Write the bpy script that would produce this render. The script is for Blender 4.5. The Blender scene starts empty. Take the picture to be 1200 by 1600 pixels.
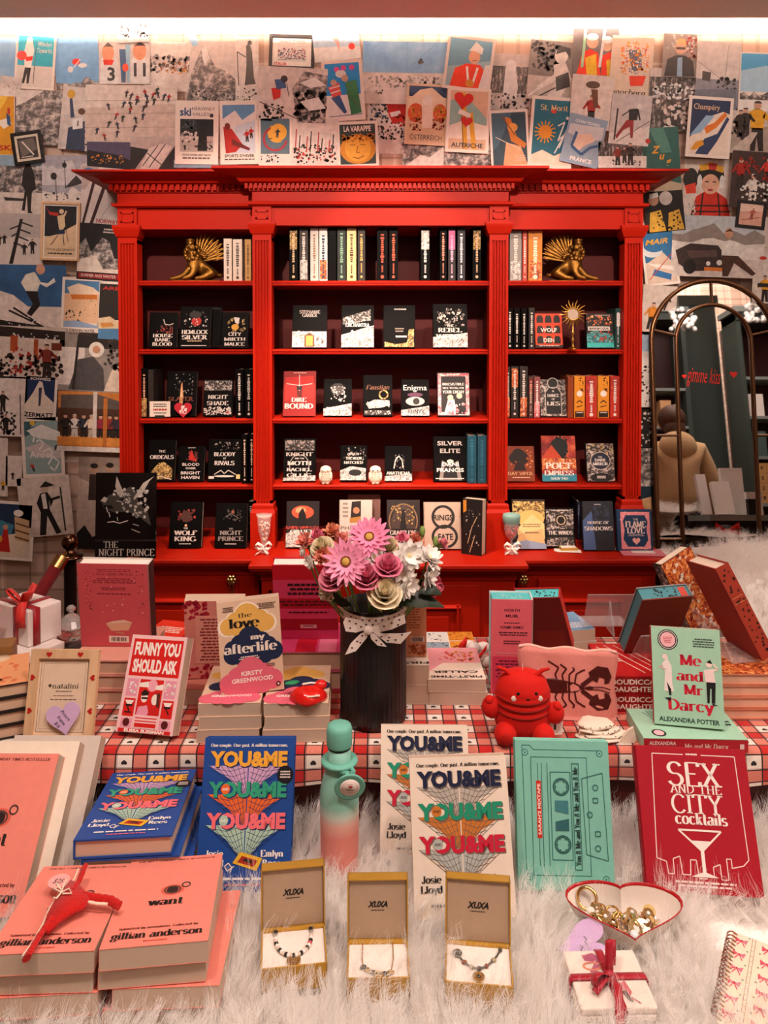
import bpy, math, random
from mathutils import Vector, Matrix
PI=math.pi
def rad(d): return d*PI/180
# ------------------------------------------------------------------ camera, world, lights, exposure
SC=bpy.context.scene
COL=SC.collection
F=1200.0; HOR=525.0; PITCH=rad(1.5); CZ=1.6
PY=HOR+F*math.tan(PITCH)
cam=bpy.data.objects.new('camera',bpy.data.cameras.new('camera')); COL.objects.link(cam)
cam.location=(0,0,CZ); cam.rotation_euler=(PI/2-PITCH,0,0)
cam.data.sensor_width=36; cam.data.lens=36*F/1600; cam.data.shift_y=-(800-PY)/1600
cam.data.clip_start=.05
SC.camera=cam
def ray(px,py):
    c,s=math.cos(PITCH),math.sin(PITCH); a=(px-600)/F; b=(PY-py)/F
    return Vector((a, c+b*s, -s+b*c))
def at(px,py,Y):
    r=ray(px,py); return Vector((0,0,CZ))+r*(Y/r.y)
def atz(px,py,Z):
    r=ray(px,py); return Vector((0,0,CZ))+r*((Z-CZ)/r.z)
w=bpy.data.worlds.new('world'); SC.world=w; w.use_nodes=True
w.node_tree.nodes['Background'].inputs[0].default_value=(1,.83,.74,1)
w.node_tree.nodes['Background'].inputs[1].default_value=.06
def area(name,loc,target,size,power,col=(1,.80,.66),sy=None,spread=PI):
    l=bpy.data.lights.new(name,'AREA'); l.energy=power; l.color=col; l.size=size; l.spread=spread
    if sy: l.shape='RECTANGLE'; l.size_y=sy
    o=bpy.data.objects.new(name,l); COL.objects.link(o); o.location=loc
    o.rotation_euler=(Vector(target)-Vector(loc)).to_track_quat('-Z','Y').to_euler(); return o
def spot(name,loc,target,power,ang,col=(1,.80,.66),r=.05,blend=.6):
    l=bpy.data.lights.new(name,'SPOT'); l.energy=power; l.color=col; l.spot_size=rad(ang); l.spot_blend=blend; l.shadow_soft_size=r
    o=bpy.data.objects.new(name,l); COL.objects.link(o); o.location=loc
    o.rotation_euler=(Vector(target)-Vector(loc)).to_track_quat('-Z','Y').to_euler(); return o
WARM=(1,.77,.62)
spot('bookcase_spotlight',(-.45,.45,2.93),(-.45,3.1,1.74),310,35,WARM,.04,.35)
spot('bookcase_spotlight',(.50,.45,2.93),(.50,3.1,1.74),310,35,WARM,.04,.35)
spot('bookcase_spotlight',(.95,2.25,2.93),(-.15,3.05,1.4),50,66,WARM,.03,.5)
spot('sideboard_spotlight',(-.2,2.35,2.93),(-.1,3.0,.74),230,46,WARM,.04)
spot('display_spotlight',(-.55,.45,2.93),(-.35,1.30,.7),64,64,(1,.80,.69),.06)
spot('display_spotlight',(.55,.45,2.93),(.35,1.30,.7),64,64,(1,.80,.69),.06)
area('ceiling_panel_light',(0,.7,2.96),(0,1.1,0),1.4,26,(1,.82,.72),.8)
area('shop_light',(2.6,.8,2.94),(2.7,.2,0),1.2,60,(1,.86,.78),1.2)
area('wall_wash_light',(-1.5,2.3,2.95),(-1.5,3.5,1.5),.5,15,(1,.80,.68),.3)
area('wall_wash_light',(1.5,2.3,2.95),(1.6,3.5,1.5),.5,12,(1,.80,.68),.3)
area('shop_light',(2.9,-.7,3.9),(3.0,-2,2.6),.8,130,(1,.86,.78),.5)
area('added_ceiling_fill',(.4,.3,2.35),(.4,.9,3.0),1.6,9,(1,.86,.80),.6)  # unseen fill added to brighten the ceiling softly; no such fitting in the shop
SC.view_settings.view_transform='Standard'; SC.view_settings.look='None'
SC.view_settings.gamma=1; SC.view_settings.use_curve_mapping=False
SC.view_settings.exposure=0
try:
    SC.cycles.use_denoising=True; SC.cycles.max_bounces=8; SC.cycles.glossy_bounces=4; SC.cycles.transmission_bounces=6
    SC.cycles.caustics_reflective=False; SC.cycles.caustics_refractive=False; SC.cycles.sample_clamp_indirect=6
except Exception: pass

# ------------------------------------------------------------------ materials
def lin(h):
    h=h.lstrip('#')
    if len(h)==3: h=''.join(c*2 for c in h)
    o=[]
    for i in (0,2,4):
        v=int(h[i:i+2],16)/255; o.append(v/12.92 if v<=.04045 else ((v+.055)/1.055)**2.4)
    return tuple(o)+(1,)
MATS={}
def newmat(key):
    m=bpy.data.materials.new(key); m.use_nodes=True; nt=m.node_tree
    return m,nt,nt.nodes['Principled BSDF']
def mat(hexc,rough=.55,metal=0,var=.08,scale=60,bump=0,spec=None,trans=0,ior=None,coat=0,sheen=0,emit=0,alpha=None):
    k=(hexc,rough,metal,var,scale,bump,spec,trans,coat,sheen,emit,alpha)
    if k in MATS: return MATS[k]
    m,nt,b=newmat('paint_'+hexc.lstrip('#')); c=lin(hexc)
    tc=nt.nodes.new('ShaderNodeTexCoord'); nz=nt.nodes.new('ShaderNodeTexNoise')
    nz.inputs['Scale'].default_value=scale; nz.inputs['Detail'].default_value=3
    nt.links.new(tc.outputs['Object'],nz.inputs['Vector'])
    mx=nt.nodes.new('ShaderNodeMix'); mx.data_type='RGBA'
    mx.inputs['A'].default_value=tuple(x*(1-var) for x in c[:3])+(1,); mx.inputs['B'].default_value=tuple(min(1,x*(1+var)) for x in c[:3])+(1,)
    nt.links.new(nz.outputs['Fac'],mx.inputs['Factor']); nt.links.new(mx.outputs['Result'],b.inputs['Base Color'])
    b.inputs['Roughness'].default_value=rough; b.inputs['Metallic'].default_value=metal
    b.inputs['Specular IOR Level'].default_value=.3
    if spec is not None: b.inputs['Specular IOR Level'].default_value=spec
    if trans: b.inputs['Transmission Weight'].default_value=trans; b.inputs['IOR'].default_value=ior or 1.45
    if coat: b.inputs['Coat Weight'].default_value=coat; b.inputs['Coat Roughness'].default_value=.12
    if sheen: b.inputs['Sheen Weight'].default_value=sheen*.25
    if alpha is not None: b.inputs['Alpha'].default_value=alpha
    if emit: b.inputs['Emission Color'].default_value=c; b.inputs['Emission Strength'].default_value=emit
    if bump:
        bp=nt.nodes.new('ShaderNodeBump'); bp.inputs['Strength'].default_value=bump; bp.inputs['Distance'].default_value=.002
        nt.links.new(nz.outputs['Fac'],bp.inputs['Height']); nt.links.new(bp.outputs['Normal'],b.inputs['Normal'])
    MATS[k]=m; return m
class X:  # tiny expression layer over math nodes
    nt=None
    def __init__(s,v): s.v=v
    @staticmethod
    def op(o,*a):
        n=X.nt.nodes.new('ShaderNodeMath'); n.operation=o
        for i,x in enumerate(a):
            if isinstance(x,X): X.nt.links.new(x.v,n.inputs[i])
            else: n.inputs[i].default_value=x
        return X(n.outputs[0])
    def __add__(s,o): return X.op('ADD',s,o)
    def __sub__(s,o): return X.op('SUBTRACT',s,o)
    def __mul__(s,o): return X.op('MULTIPLY',s,o)
    def fr(s): return X.op('FRACT',s)
    def lt(s,o): return X.op('LESS_THAN',s,o)
    def gt(s,o): return X.op('GREATER_THAN',s,o)
    def ab(s): return X.op('ABSOLUTE',s)
def mixc(fac,a,b):
    n=X.nt.nodes.new('ShaderNodeMix'); n.data_type='RGBA'
    X.nt.links.new(fac.v,n.inputs['Factor'])
    for k,x in (('A',a),('B',b)):
        if isinstance(x,tuple): n.inputs[k].default_value=x
        else: X.nt.links.new(x,n.inputs[k])
    return n.outputs['Result']
def ramp_mat(name,tex,scale,stops,interp='LINEAR',rough=.6,detail=6,rough_n=.6,stretch=(1,1,1),distort=0):
    """photo-print patterns: noise or cells through a colour ramp"""
    m,nt,b=newmat(name)
    tc=nt.nodes.new('ShaderNodeTexCoord'); mp=nt.nodes.new('ShaderNodeMapping'); mp.inputs['Scale'].default_value=stretch
    nt.links.new(tc.outputs['Object'],mp.inputs['Vector'])
    if tex=='noise':
        t=nt.nodes.new('ShaderNodeTexNoise'); t.inputs['Detail'].default_value=detail; t.inputs['Roughness'].default_value=rough_n
        t.inputs['Distortion'].default_value=distort; out=t.outputs['Fac']
    elif tex=='wave':
        t=nt.nodes.new('ShaderNodeTexWave'); t.inputs['Distortion'].default_value=distort; t.inputs['Detail'].default_value=detail; out=t.outputs['Fac']
    else:
        t=nt.nodes.new('ShaderNodeTexVoronoi'); out=t.outputs['Color']
        s=nt.nodes.new('ShaderNodeSeparateColor'); nt.links.new(out,s.inputs[0]); out=s.outputs[0]
    t.inputs['Scale'].default_value=scale; nt.links.new(mp.outputs['Vector'],t.inputs['Vector'])
    r=nt.nodes.new('ShaderNodeValToRGB'); r.color_ramp.interpolation=interp; el=r.color_ramp.elements
    while len(el)<len(stops): el.new(.5)
    for e,(p,c) in zip(el,stops): e.position=p; e.color=lin(c)
    nt.links.new(out,r.inputs[0]); nt.links.new(r.outputs[0],b.inputs['Base Color']); b.inputs['Roughness'].default_value=rough
    MATS['@'+name]=m; return m
ramp_mat('rock','noise',26,[(.36,'1d1a1a'),(.47,'5a5352'),(.56,'b5a9a4'),(.66,'e6dcd6')],detail=8,rough_n=.72,stretch=(1,1,1.3))
ramp_mat('snow','noise',9,[(.3,'a69a96'),(.5,'d2c7c1'),(.7,'eee5df')],detail=5)
ramp_mat('greysky','noise',5,[(.3,'9c9190'),(.7,'cfc4bf')],detail=2)
ramp_mat('sky','noise',6,[(.3,'4f7fae'),(.55,'7fa9cc'),(.8,'bcd0dd')],detail=4)
ramp_mat('deepsky','noise',6,[(.3,'1d426e'),(.6,'2f6294'),(.8,'6b93b5')],detail=4)
ramp_mat('crowd','cell',70,[(0,'17120f'),(.3,'4a3c38'),(.5,'a8988f'),(.65,'2a211f'),(.8,'d8cbc3')],'CONSTANT')
ramp_mat('colcrowd','cell',60,[(0,'1a1412'),(.25,'8e1f18'),(.45,'d9cbc2'),(.6,'27324e'),(.75,'c7952f'),(.9,'efe5de')],'CONSTANT')
ramp_mat('forest','noise',40,[(.35,'14110f'),(.5,'3c3431'),(.62,'b7aaa3'),(.75,'e2d8d2')],detail=7,rough_n=.75,stretch=(1.6,1,.6))
ramp_mat('amber','noise',14,[(.3,'7a3a10'),(.5,'c9771c'),(.7,'eeb64a')],detail=5)
ramp_mat('marblered','noise',18,[(.35,'3a0c0a'),(.5,'a8231a'),(.65,'e06a3a')],detail=6)
ramp_mat('ornate','noise',55,[(.42,'120e0e'),(.5,'4d403c'),(.56,'c9bbb2')],detail=6,rough_n=.7,distort=1.5)
ramp_mat('silverart','noise',60,[(.38,'4a4746'),(.5,'b9b1ac'),(.6,'efe8e2')],detail=6,rough_n=.7,distort=2)
ramp_mat('goldart','noise',50,[(.4,'1a1210'),(.48,'8a6424'),(.58,'e8c67a')],detail=6,rough_n=.7,distort=2)
ramp_mat('redart','noise',45,[(.42,'1a0a0a'),(.5,'7c1614'),(.6,'d4472f')],detail=6,rough_n=.7,distort=2)
ramp_mat('orangeart','noise',45,[(.38,'3a100a'),(.48,'c2481d'),(.58,'f2a24f'),(.66,'f3dcc4')],detail=6,rough_n=.7,distort=2)
ramp_mat('pinkart','noise',55,[(.4,'c9444f'),(.5,'e98f96'),(.6,'f3d3cb')],detail=5,distort=1)
ramp_mat('tealart','noise',40,[(.4,'123c40'),(.52,'2d8a8c'),(.62,'7fd0cc')],detail=6,distort=2)
ramp_mat('pages','wave',260,[(.2,'c4ac97'),(.6,'dfcbb7'),(.9,'ebdac8')],detail=1,rough=.8,distort=.6,stretch=(0,1,0))
ramp_mat('wood','noise',30,[(.3,'c99f77'),(.6,'dfb98f'),(.8,'e9caa5')],detail=4,stretch=(1,1,.15))
def M(k):
    if not isinstance(k,str): return k
    if k.startswith('@'): return MATS[k]
    return mat(k)

# ------------------------------------------------------------------ mesh builder
class MB:
    def __init__(s): s.v=[];s.f=[];s.mi=[];s.sm=[];s.ml=[]
    def m(s,k):
        k=M(k)
        if k not in s.ml: s.ml.append(k)
        return s.ml.index(k)
    def add(s,vs,fs,k,smooth=False,mx=None):
        n=len(s.v); i=s.m(k)
        for p in vs:
            p=Vector(p); s.v.append(mx@p if mx else p)
        for f in fs: s.f.append([n+j for j in f]); s.mi.append(i); s.sm.append(smooth)
        return s
    def poly(s,pts,k,mx=None): return s.add(pts,[list(range(len(pts)))],k,False,mx)
    def box(s,x0,x1,y0,y1,z0,z1,k,mx=None):
        v=[(x0,y0,z0),(x1,y0,z0),(x1,y1,z0),(x0,y1,z0),(x0,y0,z1),(x1,y0,z1),(x1,y1,z1),(x0,y1,z1)]
        return s.add(v,[(0,3,2,1),(4,5,6,7),(0,1,5,4),(1,2,6,5),(2,3,7,6),(3,0,4,7)],k,False,mx)
    def prism(s,pts,d0,d1,k,axis='y',mx=None,smooth=False):
        """2D outline (a,b) extruded from d0 to d1 along axis"""
        def q(a,b,d): return (a,d,b) if axis=='y' else (d,a,b) if axis=='x' else (a,b,d)
        n=len(pts)
        v=[q(a,b,d0) for a,b in pts]+[q(a,b,d1) for a,b in pts]
        s.add(v,[list(range(n)),list(range(2*n-1,n-1,-1))],k,False,mx)
        return s.add(v,[(i,(i+1)%n,n+(i+1)%n,n+i) for i in range(n)],k,smooth,mx)
    def cyl(s,p0,p1,r0,k,r1=None,n=16,smooth=True,caps=True):
        p0=Vector(p0);p1=Vector(p1);r1=r0 if r1 is None else r1
        q=(p1-p0).to_track_quat('Z','Y').to_matrix(); v=[]
        for p,r in ((p0,r0),(p1,r1)):
            for i in range(n):
                a=2*PI*i/n; v.append(p+q@Vector((r*math.cos(a),r*math.sin(a),0)))
        s.add(v,[(i,(i+1)%n,n+(i+1)%n,n+i) for i in range(n)],k,smooth)
        if caps: s.add(v,[list(range(n-1,-1,-1)),list(range(n,2*n))],k)
        return s
    def lathe(s,prof,k,c=(0,0,0),n=24,smooth=True,mx=None,sx=1,sy=1):
        v=[];N=len(prof)
        for r,z in prof:
            for i in range(n):
                a=2*PI*i/n; v.append((c[0]+r*math.cos(a)*sx,c[1]+r*math.sin(a)*sy,c[2]+z))
        return s.add(v,[(j*n+i,j*n+(i+1)%n,(j+1)*n+(i+1)%n,(j+1)*n+i) for j in range(N-1) for i in range(n)],k,smooth,mx)
    def tube(s,path,r,k,n=8,closed=False,smooth=True,flat=None,mx=None):
        P=[Vector(p) for p in path];L=len(P);v=[];prev=None
        for j,p in enumerate(P):
            a=P[(j-1)%L] if (closed or j>0) else p; b=P[(j+1)%L] if (closed or j<L-1) else p
            t=(b-a).normalized()
            if prev is None: u=t.orthogonal().normalized()
            else:
                u=prev-t*prev.dot(t); u=u.normalized() if u.length>1e-6 else t.orthogonal().normalized()
            prev=u; w_=t.cross(u); rr=r[j] if isinstance(r,(list,tuple)) else r
            for i in range(n):
                g=2*PI*i/n; v.append(p+u*(rr*math.cos(g))+w_*((flat or 1)*rr*math.sin(g)))
        J=L if closed else L-1
        s.add(v,[(j*n+i,j*n+(i+1)%n,((j+1)%L)*n+(i+1)%n,((j+1)%L)*n+i) for j in range(J) for i in range(n)],k,smooth,mx)
        if not closed: s.add(v,[list(range(n-1,-1,-1)),list(range((L-1)*n,L*n))],k,False,mx)
        return s
    def ball(s,c,rx,k,ry=None,rz=None,n=16,mx=None,smooth=True):
        ry=rx if ry is None else ry; rz=rx if rz is None else rz; m_=max(6,n//2); v=[]
        for j in range(m_+1):
            t=PI*j/m_
            for i in range(n):
                a=2*PI*i/n; v.append((c[0]+rx*math.sin(t)*math.cos(a),c[1]+ry*math.sin(t)*math.sin(a),c[2]-rz*math.cos(t)))
        return s.add(v,[(j*n+i,j*n+(i+1)%n,(j+1)*n+(i+1)%n,(j+1)*n+i) for j in range(m_) for i in range(n)],k,smooth,mx)
    def ribbon(s,path,width,k,up=(0,0,1),t=.0008):
        """flat band along a path; up = the direction of its width"""
        P=[Vector(p) for p in path]; v=[];L=len(P); up=Vector(up).normalized()
        for j,p in enumerate(P):
            d=(P[min(L-1,j+1)]-P[max(0,j-1)]).normalized(); nn=d.cross(up)
            nn=nn.normalized()*t/2 if nn.length>1e-6 else Vector((0,t/2,0))
            wv=up*((width[j] if isinstance(width,list) else width)/2)
            v+= [p-wv-nn,p+wv-nn,p+wv+nn,p-wv+nn]
        f=[]
        for j in range(L-1):
            a=j*4;b=a+4
            for i in range(4): f.append((a+i,a+(i+1)%4,b+(i+1)%4,b+i))
        f+=[(3,2,1,0),((L-1)*4,(L-1)*4+1,(L-1)*4+2,(L-1)*4+3)]
        return s.add(v,f,k,True)
    def build(s,name,parent=None,loc=None,bevel=0,mx=None,subsurf=0,autosmooth=False):
        me=bpy.data.meshes.new(name); me.from_pydata([tuple(p) for p in s.v],[],s.f)
        for m_ in s.ml: me.materials.append(m_)
        me.polygons.foreach_set('material_index',s.mi); me.polygons.foreach_set('use_smooth',s.sm); me.update()
        o=bpy.data.objects.new(name,me); COL.objects.link(o)
        if parent is not None: o.parent=parent
        if loc is not None: o.location=loc
        if mx is not None: o.matrix_local=mx
        if bevel:
            b=o.modifiers.new('bevel','BEVEL'); b.width=bevel; b.segments=2; b.limit_method='ANGLE'; b.angle_limit=rad(40)
        if subsurf:
            b=o.modifiers.new('subsurf','SUBSURF'); b.levels=subsurf; b.render_levels=subsurf
        return o
def tag(o,label,cat,group=None,kind=None):
    if label: o['label']=label
    if cat: o['category']=cat
    if group: o['group']=group
    if kind: o['kind']=kind
    return o
def pose(loc,yaw=0,lean=0,roll=0):
    """lean>0 tips the top away from the viewer"""
    return Matrix.Translation(Vector(loc))@Matrix.Rotation(rad(yaw),4,'Z')@Matrix.Rotation(-rad(lean),4,'X')@Matrix.Rotation(rad(roll),4,'Y')
def thing(name,label,cat,mx=None,group=None):
    o=bpy.data.objects.new(name,None); COL.objects.link(o); o.empty_display_size=.03
    if mx is not None: o.matrix_world=mx if isinstance(mx,Matrix) else Matrix.Translation(Vector(mx))
    return tag(o,label,cat,group)
def struct(o): o['kind']='structure'; return o

# ------------------------------------------------------------------ lettering
SERIF={
'a':(55,"A 22 18 18 18 0 360;L 44 0 44 48;A 26 48 18 20 0 150;S 47 0"),'b':(58,"L 12 0 12 100;A 32 34 22 34 0 360;S 8 98"),
'c':(55,"A 30 34 24 34 45 315"),'d':(60,"L 48 0 48 100;A 27 34 22 34 0 360;S 44 98;S 52 0"),'e':(58,"A 29 34 24 34 0 315;L 6 36 53 36"),
'f':(36,"L 16 0 16 80;A 30 80 14 20 60 180;L 2 66 32 66;S 16 0"),'g':(54,"A 26 44 19 24 0 360;A 26 -12 22 16 0 360;L 38 64 52 68"),
'h':(64,"L 12 0 12 100;A 31 44 19 24 0 180;L 50 0 50 44;S 12 0;S 50 0;S 8 98"),'i':(28,"L 14 0 14 66;D 14 88 9;S 14 0;S 10 66"),
'k':(58,"L 12 0 12 100;L 12 30 44 66;L 24 42 48 0;S 12 0;S 48 0;S 44 66;S 8 98"),'l':(28,"L 14 0 14 100;S 14 0;S 10 98"),
'm':(90,"L 12 0 12 66;A 28 46 16 22 0 180;L 44 0 44 46;A 60 46 16 22 0 180;L 76 0 76 46;S 12 0;S 44 0;S 76 0;S 8 66"),
'n':(64,"L 12 0 12 66;A 31 46 19 22 0 180;L 50 0 50 46;S 12 0;S 50 0;S 8 66"),'o':(60,"A 30 34 24 34 0 360"),
'p':(60,"L 12 -30 12 66;A 32 34 22 34 0 360;S 12 -30"),'r':(46,"L 12 0 12 66;A 30 48 18 18 40 180;S 12 0;S 8 66"),
's':(48,"A 24 50 17 17 30 270;A 24 17 18 17 -150 90"),'t':(38,"L 16 12 16 90;A 28 12 12 12 180 310;L 2 66 34 66"),
'u':(62,"L 12 22 12 66;A 30 22 18 22 180 360;L 48 0 48 66;S 8 66;S 44 66;S 52 0"),'v':(52,"L 4 66 26 0;L 26 0 48 66;S 4 66;S 48 66"),
'w':(80,"L 4 66 22 0;L 22 0 40 66;L 40 66 58 0;L 58 0 76 66;S 4 66;S 76 66"),'y':(54,"L 4 66 27 0;L 50 66 20 -30;S 4 66;S 50 66"),
'A':(72,"L 4 0 36 100;L 36 100 68 0;L 16 34 56 34;S 4 0;S 68 0"),'B':(64,"L 12 0 12 100;A 18 75 32 25 -90 90;A 18 25 38 25 -90 90;L 8 0 20 0;L 8 100 20 100"),
'C':(76,"A 42 50 36 50 40 320"),'D':(78,"L 12 0 12 100;A 20 50 50 50 -90 90;L 8 0 22 0;L 8 100 22 100"),
'E':(66,"L 12 0 12 100;L 8 100 58 100;L 8 0 60 0;L 12 52 46 52;L 58 100 58 84;L 60 0 60 18"),'F':(62,"L 12 0 12 100;L 8 100 56 100;L 12 52 44 52;L 56 100 56 84;S 12 0"),
'G':(80,"A 42 50 36 50 40 320;L 70 8 70 42;S 70 42"),'H':(80,"L 14 0 14 100;L 66 0 66 100;L 14 50 66 50;S 14 0;S 66 0;S 14 100;S 66 100"),
'I':(28,"L 14 0 14 100;S 14 0;S 14 100"),'J':(44,"L 30 20 30 100;A 15 20 15 20 180 360;S 30 100"),
'K':(72,"L 12 0 12 100;L 12 40 60 100;L 28 56 64 0;S 12 0;S 12 100;S 62 0;S 58 100"),'L':(62,"L 12 0 12 100;L 8 0 58 0;L 58 0 58 20;S 12 100"),
'M':(94,"L 12 0 12 100;L 12 100 46 6;L 46 6 80 100;L 80 100 80 0;S 12 0;S 80 0;S 10 100;S 82 100"),'N':(80,"L 12 0 12 100;L 12 100 66 0;L 66 0 66 100;S 12 0;S 66 100;S 10 100"),
'O':(84,"A 42 50 36 50 0 360"),'P':(62,"L 12 0 12 100;A 18 74 36 26 -90 90;L 8 100 20 100;L 12 48 20 48;S 12 0"),
'R':(70,"L 12 0 12 100;A 18 75 34 25 -90 90;L 8 100 20 100;L 12 50 20 50;L 34 50 62 0;S 12 0;S 64 0"),'S':(66,"A 34 75 25 25 20 270;A 34 26 27 26 -160 90"),
'T':(76,"L 38 0 38 100;L 4 100 72 100;L 4 100 4 84;L 72 100 72 84;S 38 0"),'U':(76,"L 14 30 14 100;A 38 30 24 30 180 360;L 62 30 62 100;S 14 100;S 62 100"),
'V':(72,"L 4 100 36 0;L 36 0 68 100;S 4 100;S 68 100"),'W':(104,"L 4 100 26 0;L 26 0 50 100;L 50 100 76 0;L 76 0 98 100;S 4 100;S 98 100;S 50 100"),
'X':(70,"L 6 0 62 100;L 6 100 62 0;S 6 0;S 62 0;S 6 100;S 62 100"),'Y':(72,"L 36 0 36 50;L 36 50 6 100;L 36 50 66 100;S 36 0;S 6 100;S 66 100"),
"'":(20,"L 10 100 10 78"),'.':(24,"D 12 7 8"),'1':(40,"L 22 0 22 100;L 8 84 22 100;S 22 0"),'&':(80,"A 36 76 18 22 0 360;A 34 26 26 26 0 360"),' ':(34,""),
}
TXT={}
def stroke(pts,tw,thin,thick):
    V=[];Fc=[]
    for (x0,y0),(x1,y1) in zip(pts,pts[1:]):
        dx,dy=x1-x0,y1-y0; L=math.hypot(dx,dy)
        if L<1e-6: continue
        t=(thin+(thick-thin)*abs(dy/L)**1.4)/2; nx,ny=-dy/L*t,dx/L*t; n=len(V)
        V+=[(x0+nx,y0+ny),(x0-nx,y0-ny),(x1-nx,y1-ny),(x1+nx,y1+ny)]; Fc.append((n,n+1,n+2,n+3))
    return V,Fc
def text_geo(s,st):
    """outline of a line of lettering, cap height 1, starting at x=0"""
    if (s,st) in TXT: return TXT[(s,st)]
    V=[];Fc=[];W=0
    if 's' in st:
        thick=.24 if 'b' in st else .15; thin=.055; x=0
        for ch in s:
            wd,g=SERIF.get(ch,SERIF[' ']); 
            if ch not in SERIF and ch.upper() in SERIF: wd,g=SERIF[ch.upper()]
            for op in g.split(';'):
                a=op.split()
                if not a: continue
                n_=[float(q)/100 for q in a[1:]]
                if a[0]=='L': v,f=stroke([(n_[0],n_[1]),(n_[2],n_[3])],0,thin,thick)
                elif a[0]=='A':
                    a0,a1=n_[4]*100,n_[5]*100; k=max(6,int(abs(a1-a0)/22)); pt=[(n_[0]+n_[2]*math.cos(rad(a0+(a1-a0)*i/k)),n_[1]+n_[3]*math.sin(rad(a0+(a1-a0)*i/k))) for i in range(k+1)]
                    v=[];f=[]
                    for i in range(k+1):
                        an=rad(a0+(a1-a0)*i/k); tx,ty=-n_[2]*math.sin(an),n_[3]*math.cos(an); l=math.hypot(tx,ty) or 1
                        t=(thin+(thick-thin)*abs(ty/l)**1.4)/2
                        v+=[(pt[i][0]+ty/l*t,pt[i][1]-tx/l*t),(pt[i][0]-ty/l*t,pt[i][1]+tx/l*t)]
                        if i: f.append((2*i-2,2*i-1,2*i+1,2*i))
                elif a[0]=='S':
                    y=n_[1]; y=y-thin/2 if y>.3 else y+thin/2; v=[(n_[0]-.15,y-thin/2),(n_[0]+.15,y-thin/2),(n_[0]+.15,y+thin/2),(n_[0]-.15,y+thin/2)]; f=[(0,1,2,3)]
                else:
                    v=[(n_[0]+n_[2]*math.cos(2*PI*i/10),n_[1]+n_[2]*math.sin(2*PI*i/10)) for i in range(10)]; f=[tuple(range(10))]
                n=len(V); V+=[(p[0]+x,p[1]) for p in v]; Fc+=[tuple(n+i for i in q) for q in f]
            x+=wd/100+.06
        W=x
        if 'i' in st: V=[(a+b*.22,b) for a,b in V]
    else:
        c=bpy.data.curves.new('lettering','FONT'); c.body=s; c.size=1; c.resolution_u=2; c.fill_mode='FRONT'
        if 'b' in st: c.offset=.028
        if 'B' in st: c.offset=.05
        if 'i' in st: c.shear=.3
        o=bpy.data.objects.new('lettering',c); me=bpy.data.meshes.new_from_object(o)
        V=[(v.co.x/.73,v.co.y/.73) for v in me.vertices]; Fc=[tuple(p.vertices) for p in me.polygons]
        bpy.data.objects.remove(o); bpy.data.meshes.remove(me); bpy.data.curves.remove(c)
        W=max([a for a,b in V] or [.3])
    if V:
        x0=min(a for a,b in V); V=[(a-x0,b) for a,b in V]; W=max(a for a,b in V)
    TXT[(s,st)]=(V,Fc,W); return TXT[(s,st)]
def heart(n=26):
    P=[]
    for i in range(n):
        t=2*PI*i/n; P.append((16*math.sin(t)**3/16,(13*math.cos(t)-5*math.cos(2*t)-2*math.cos(3*t)-math.cos(4*t))/16))
    return P
HEART=heart()

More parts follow.
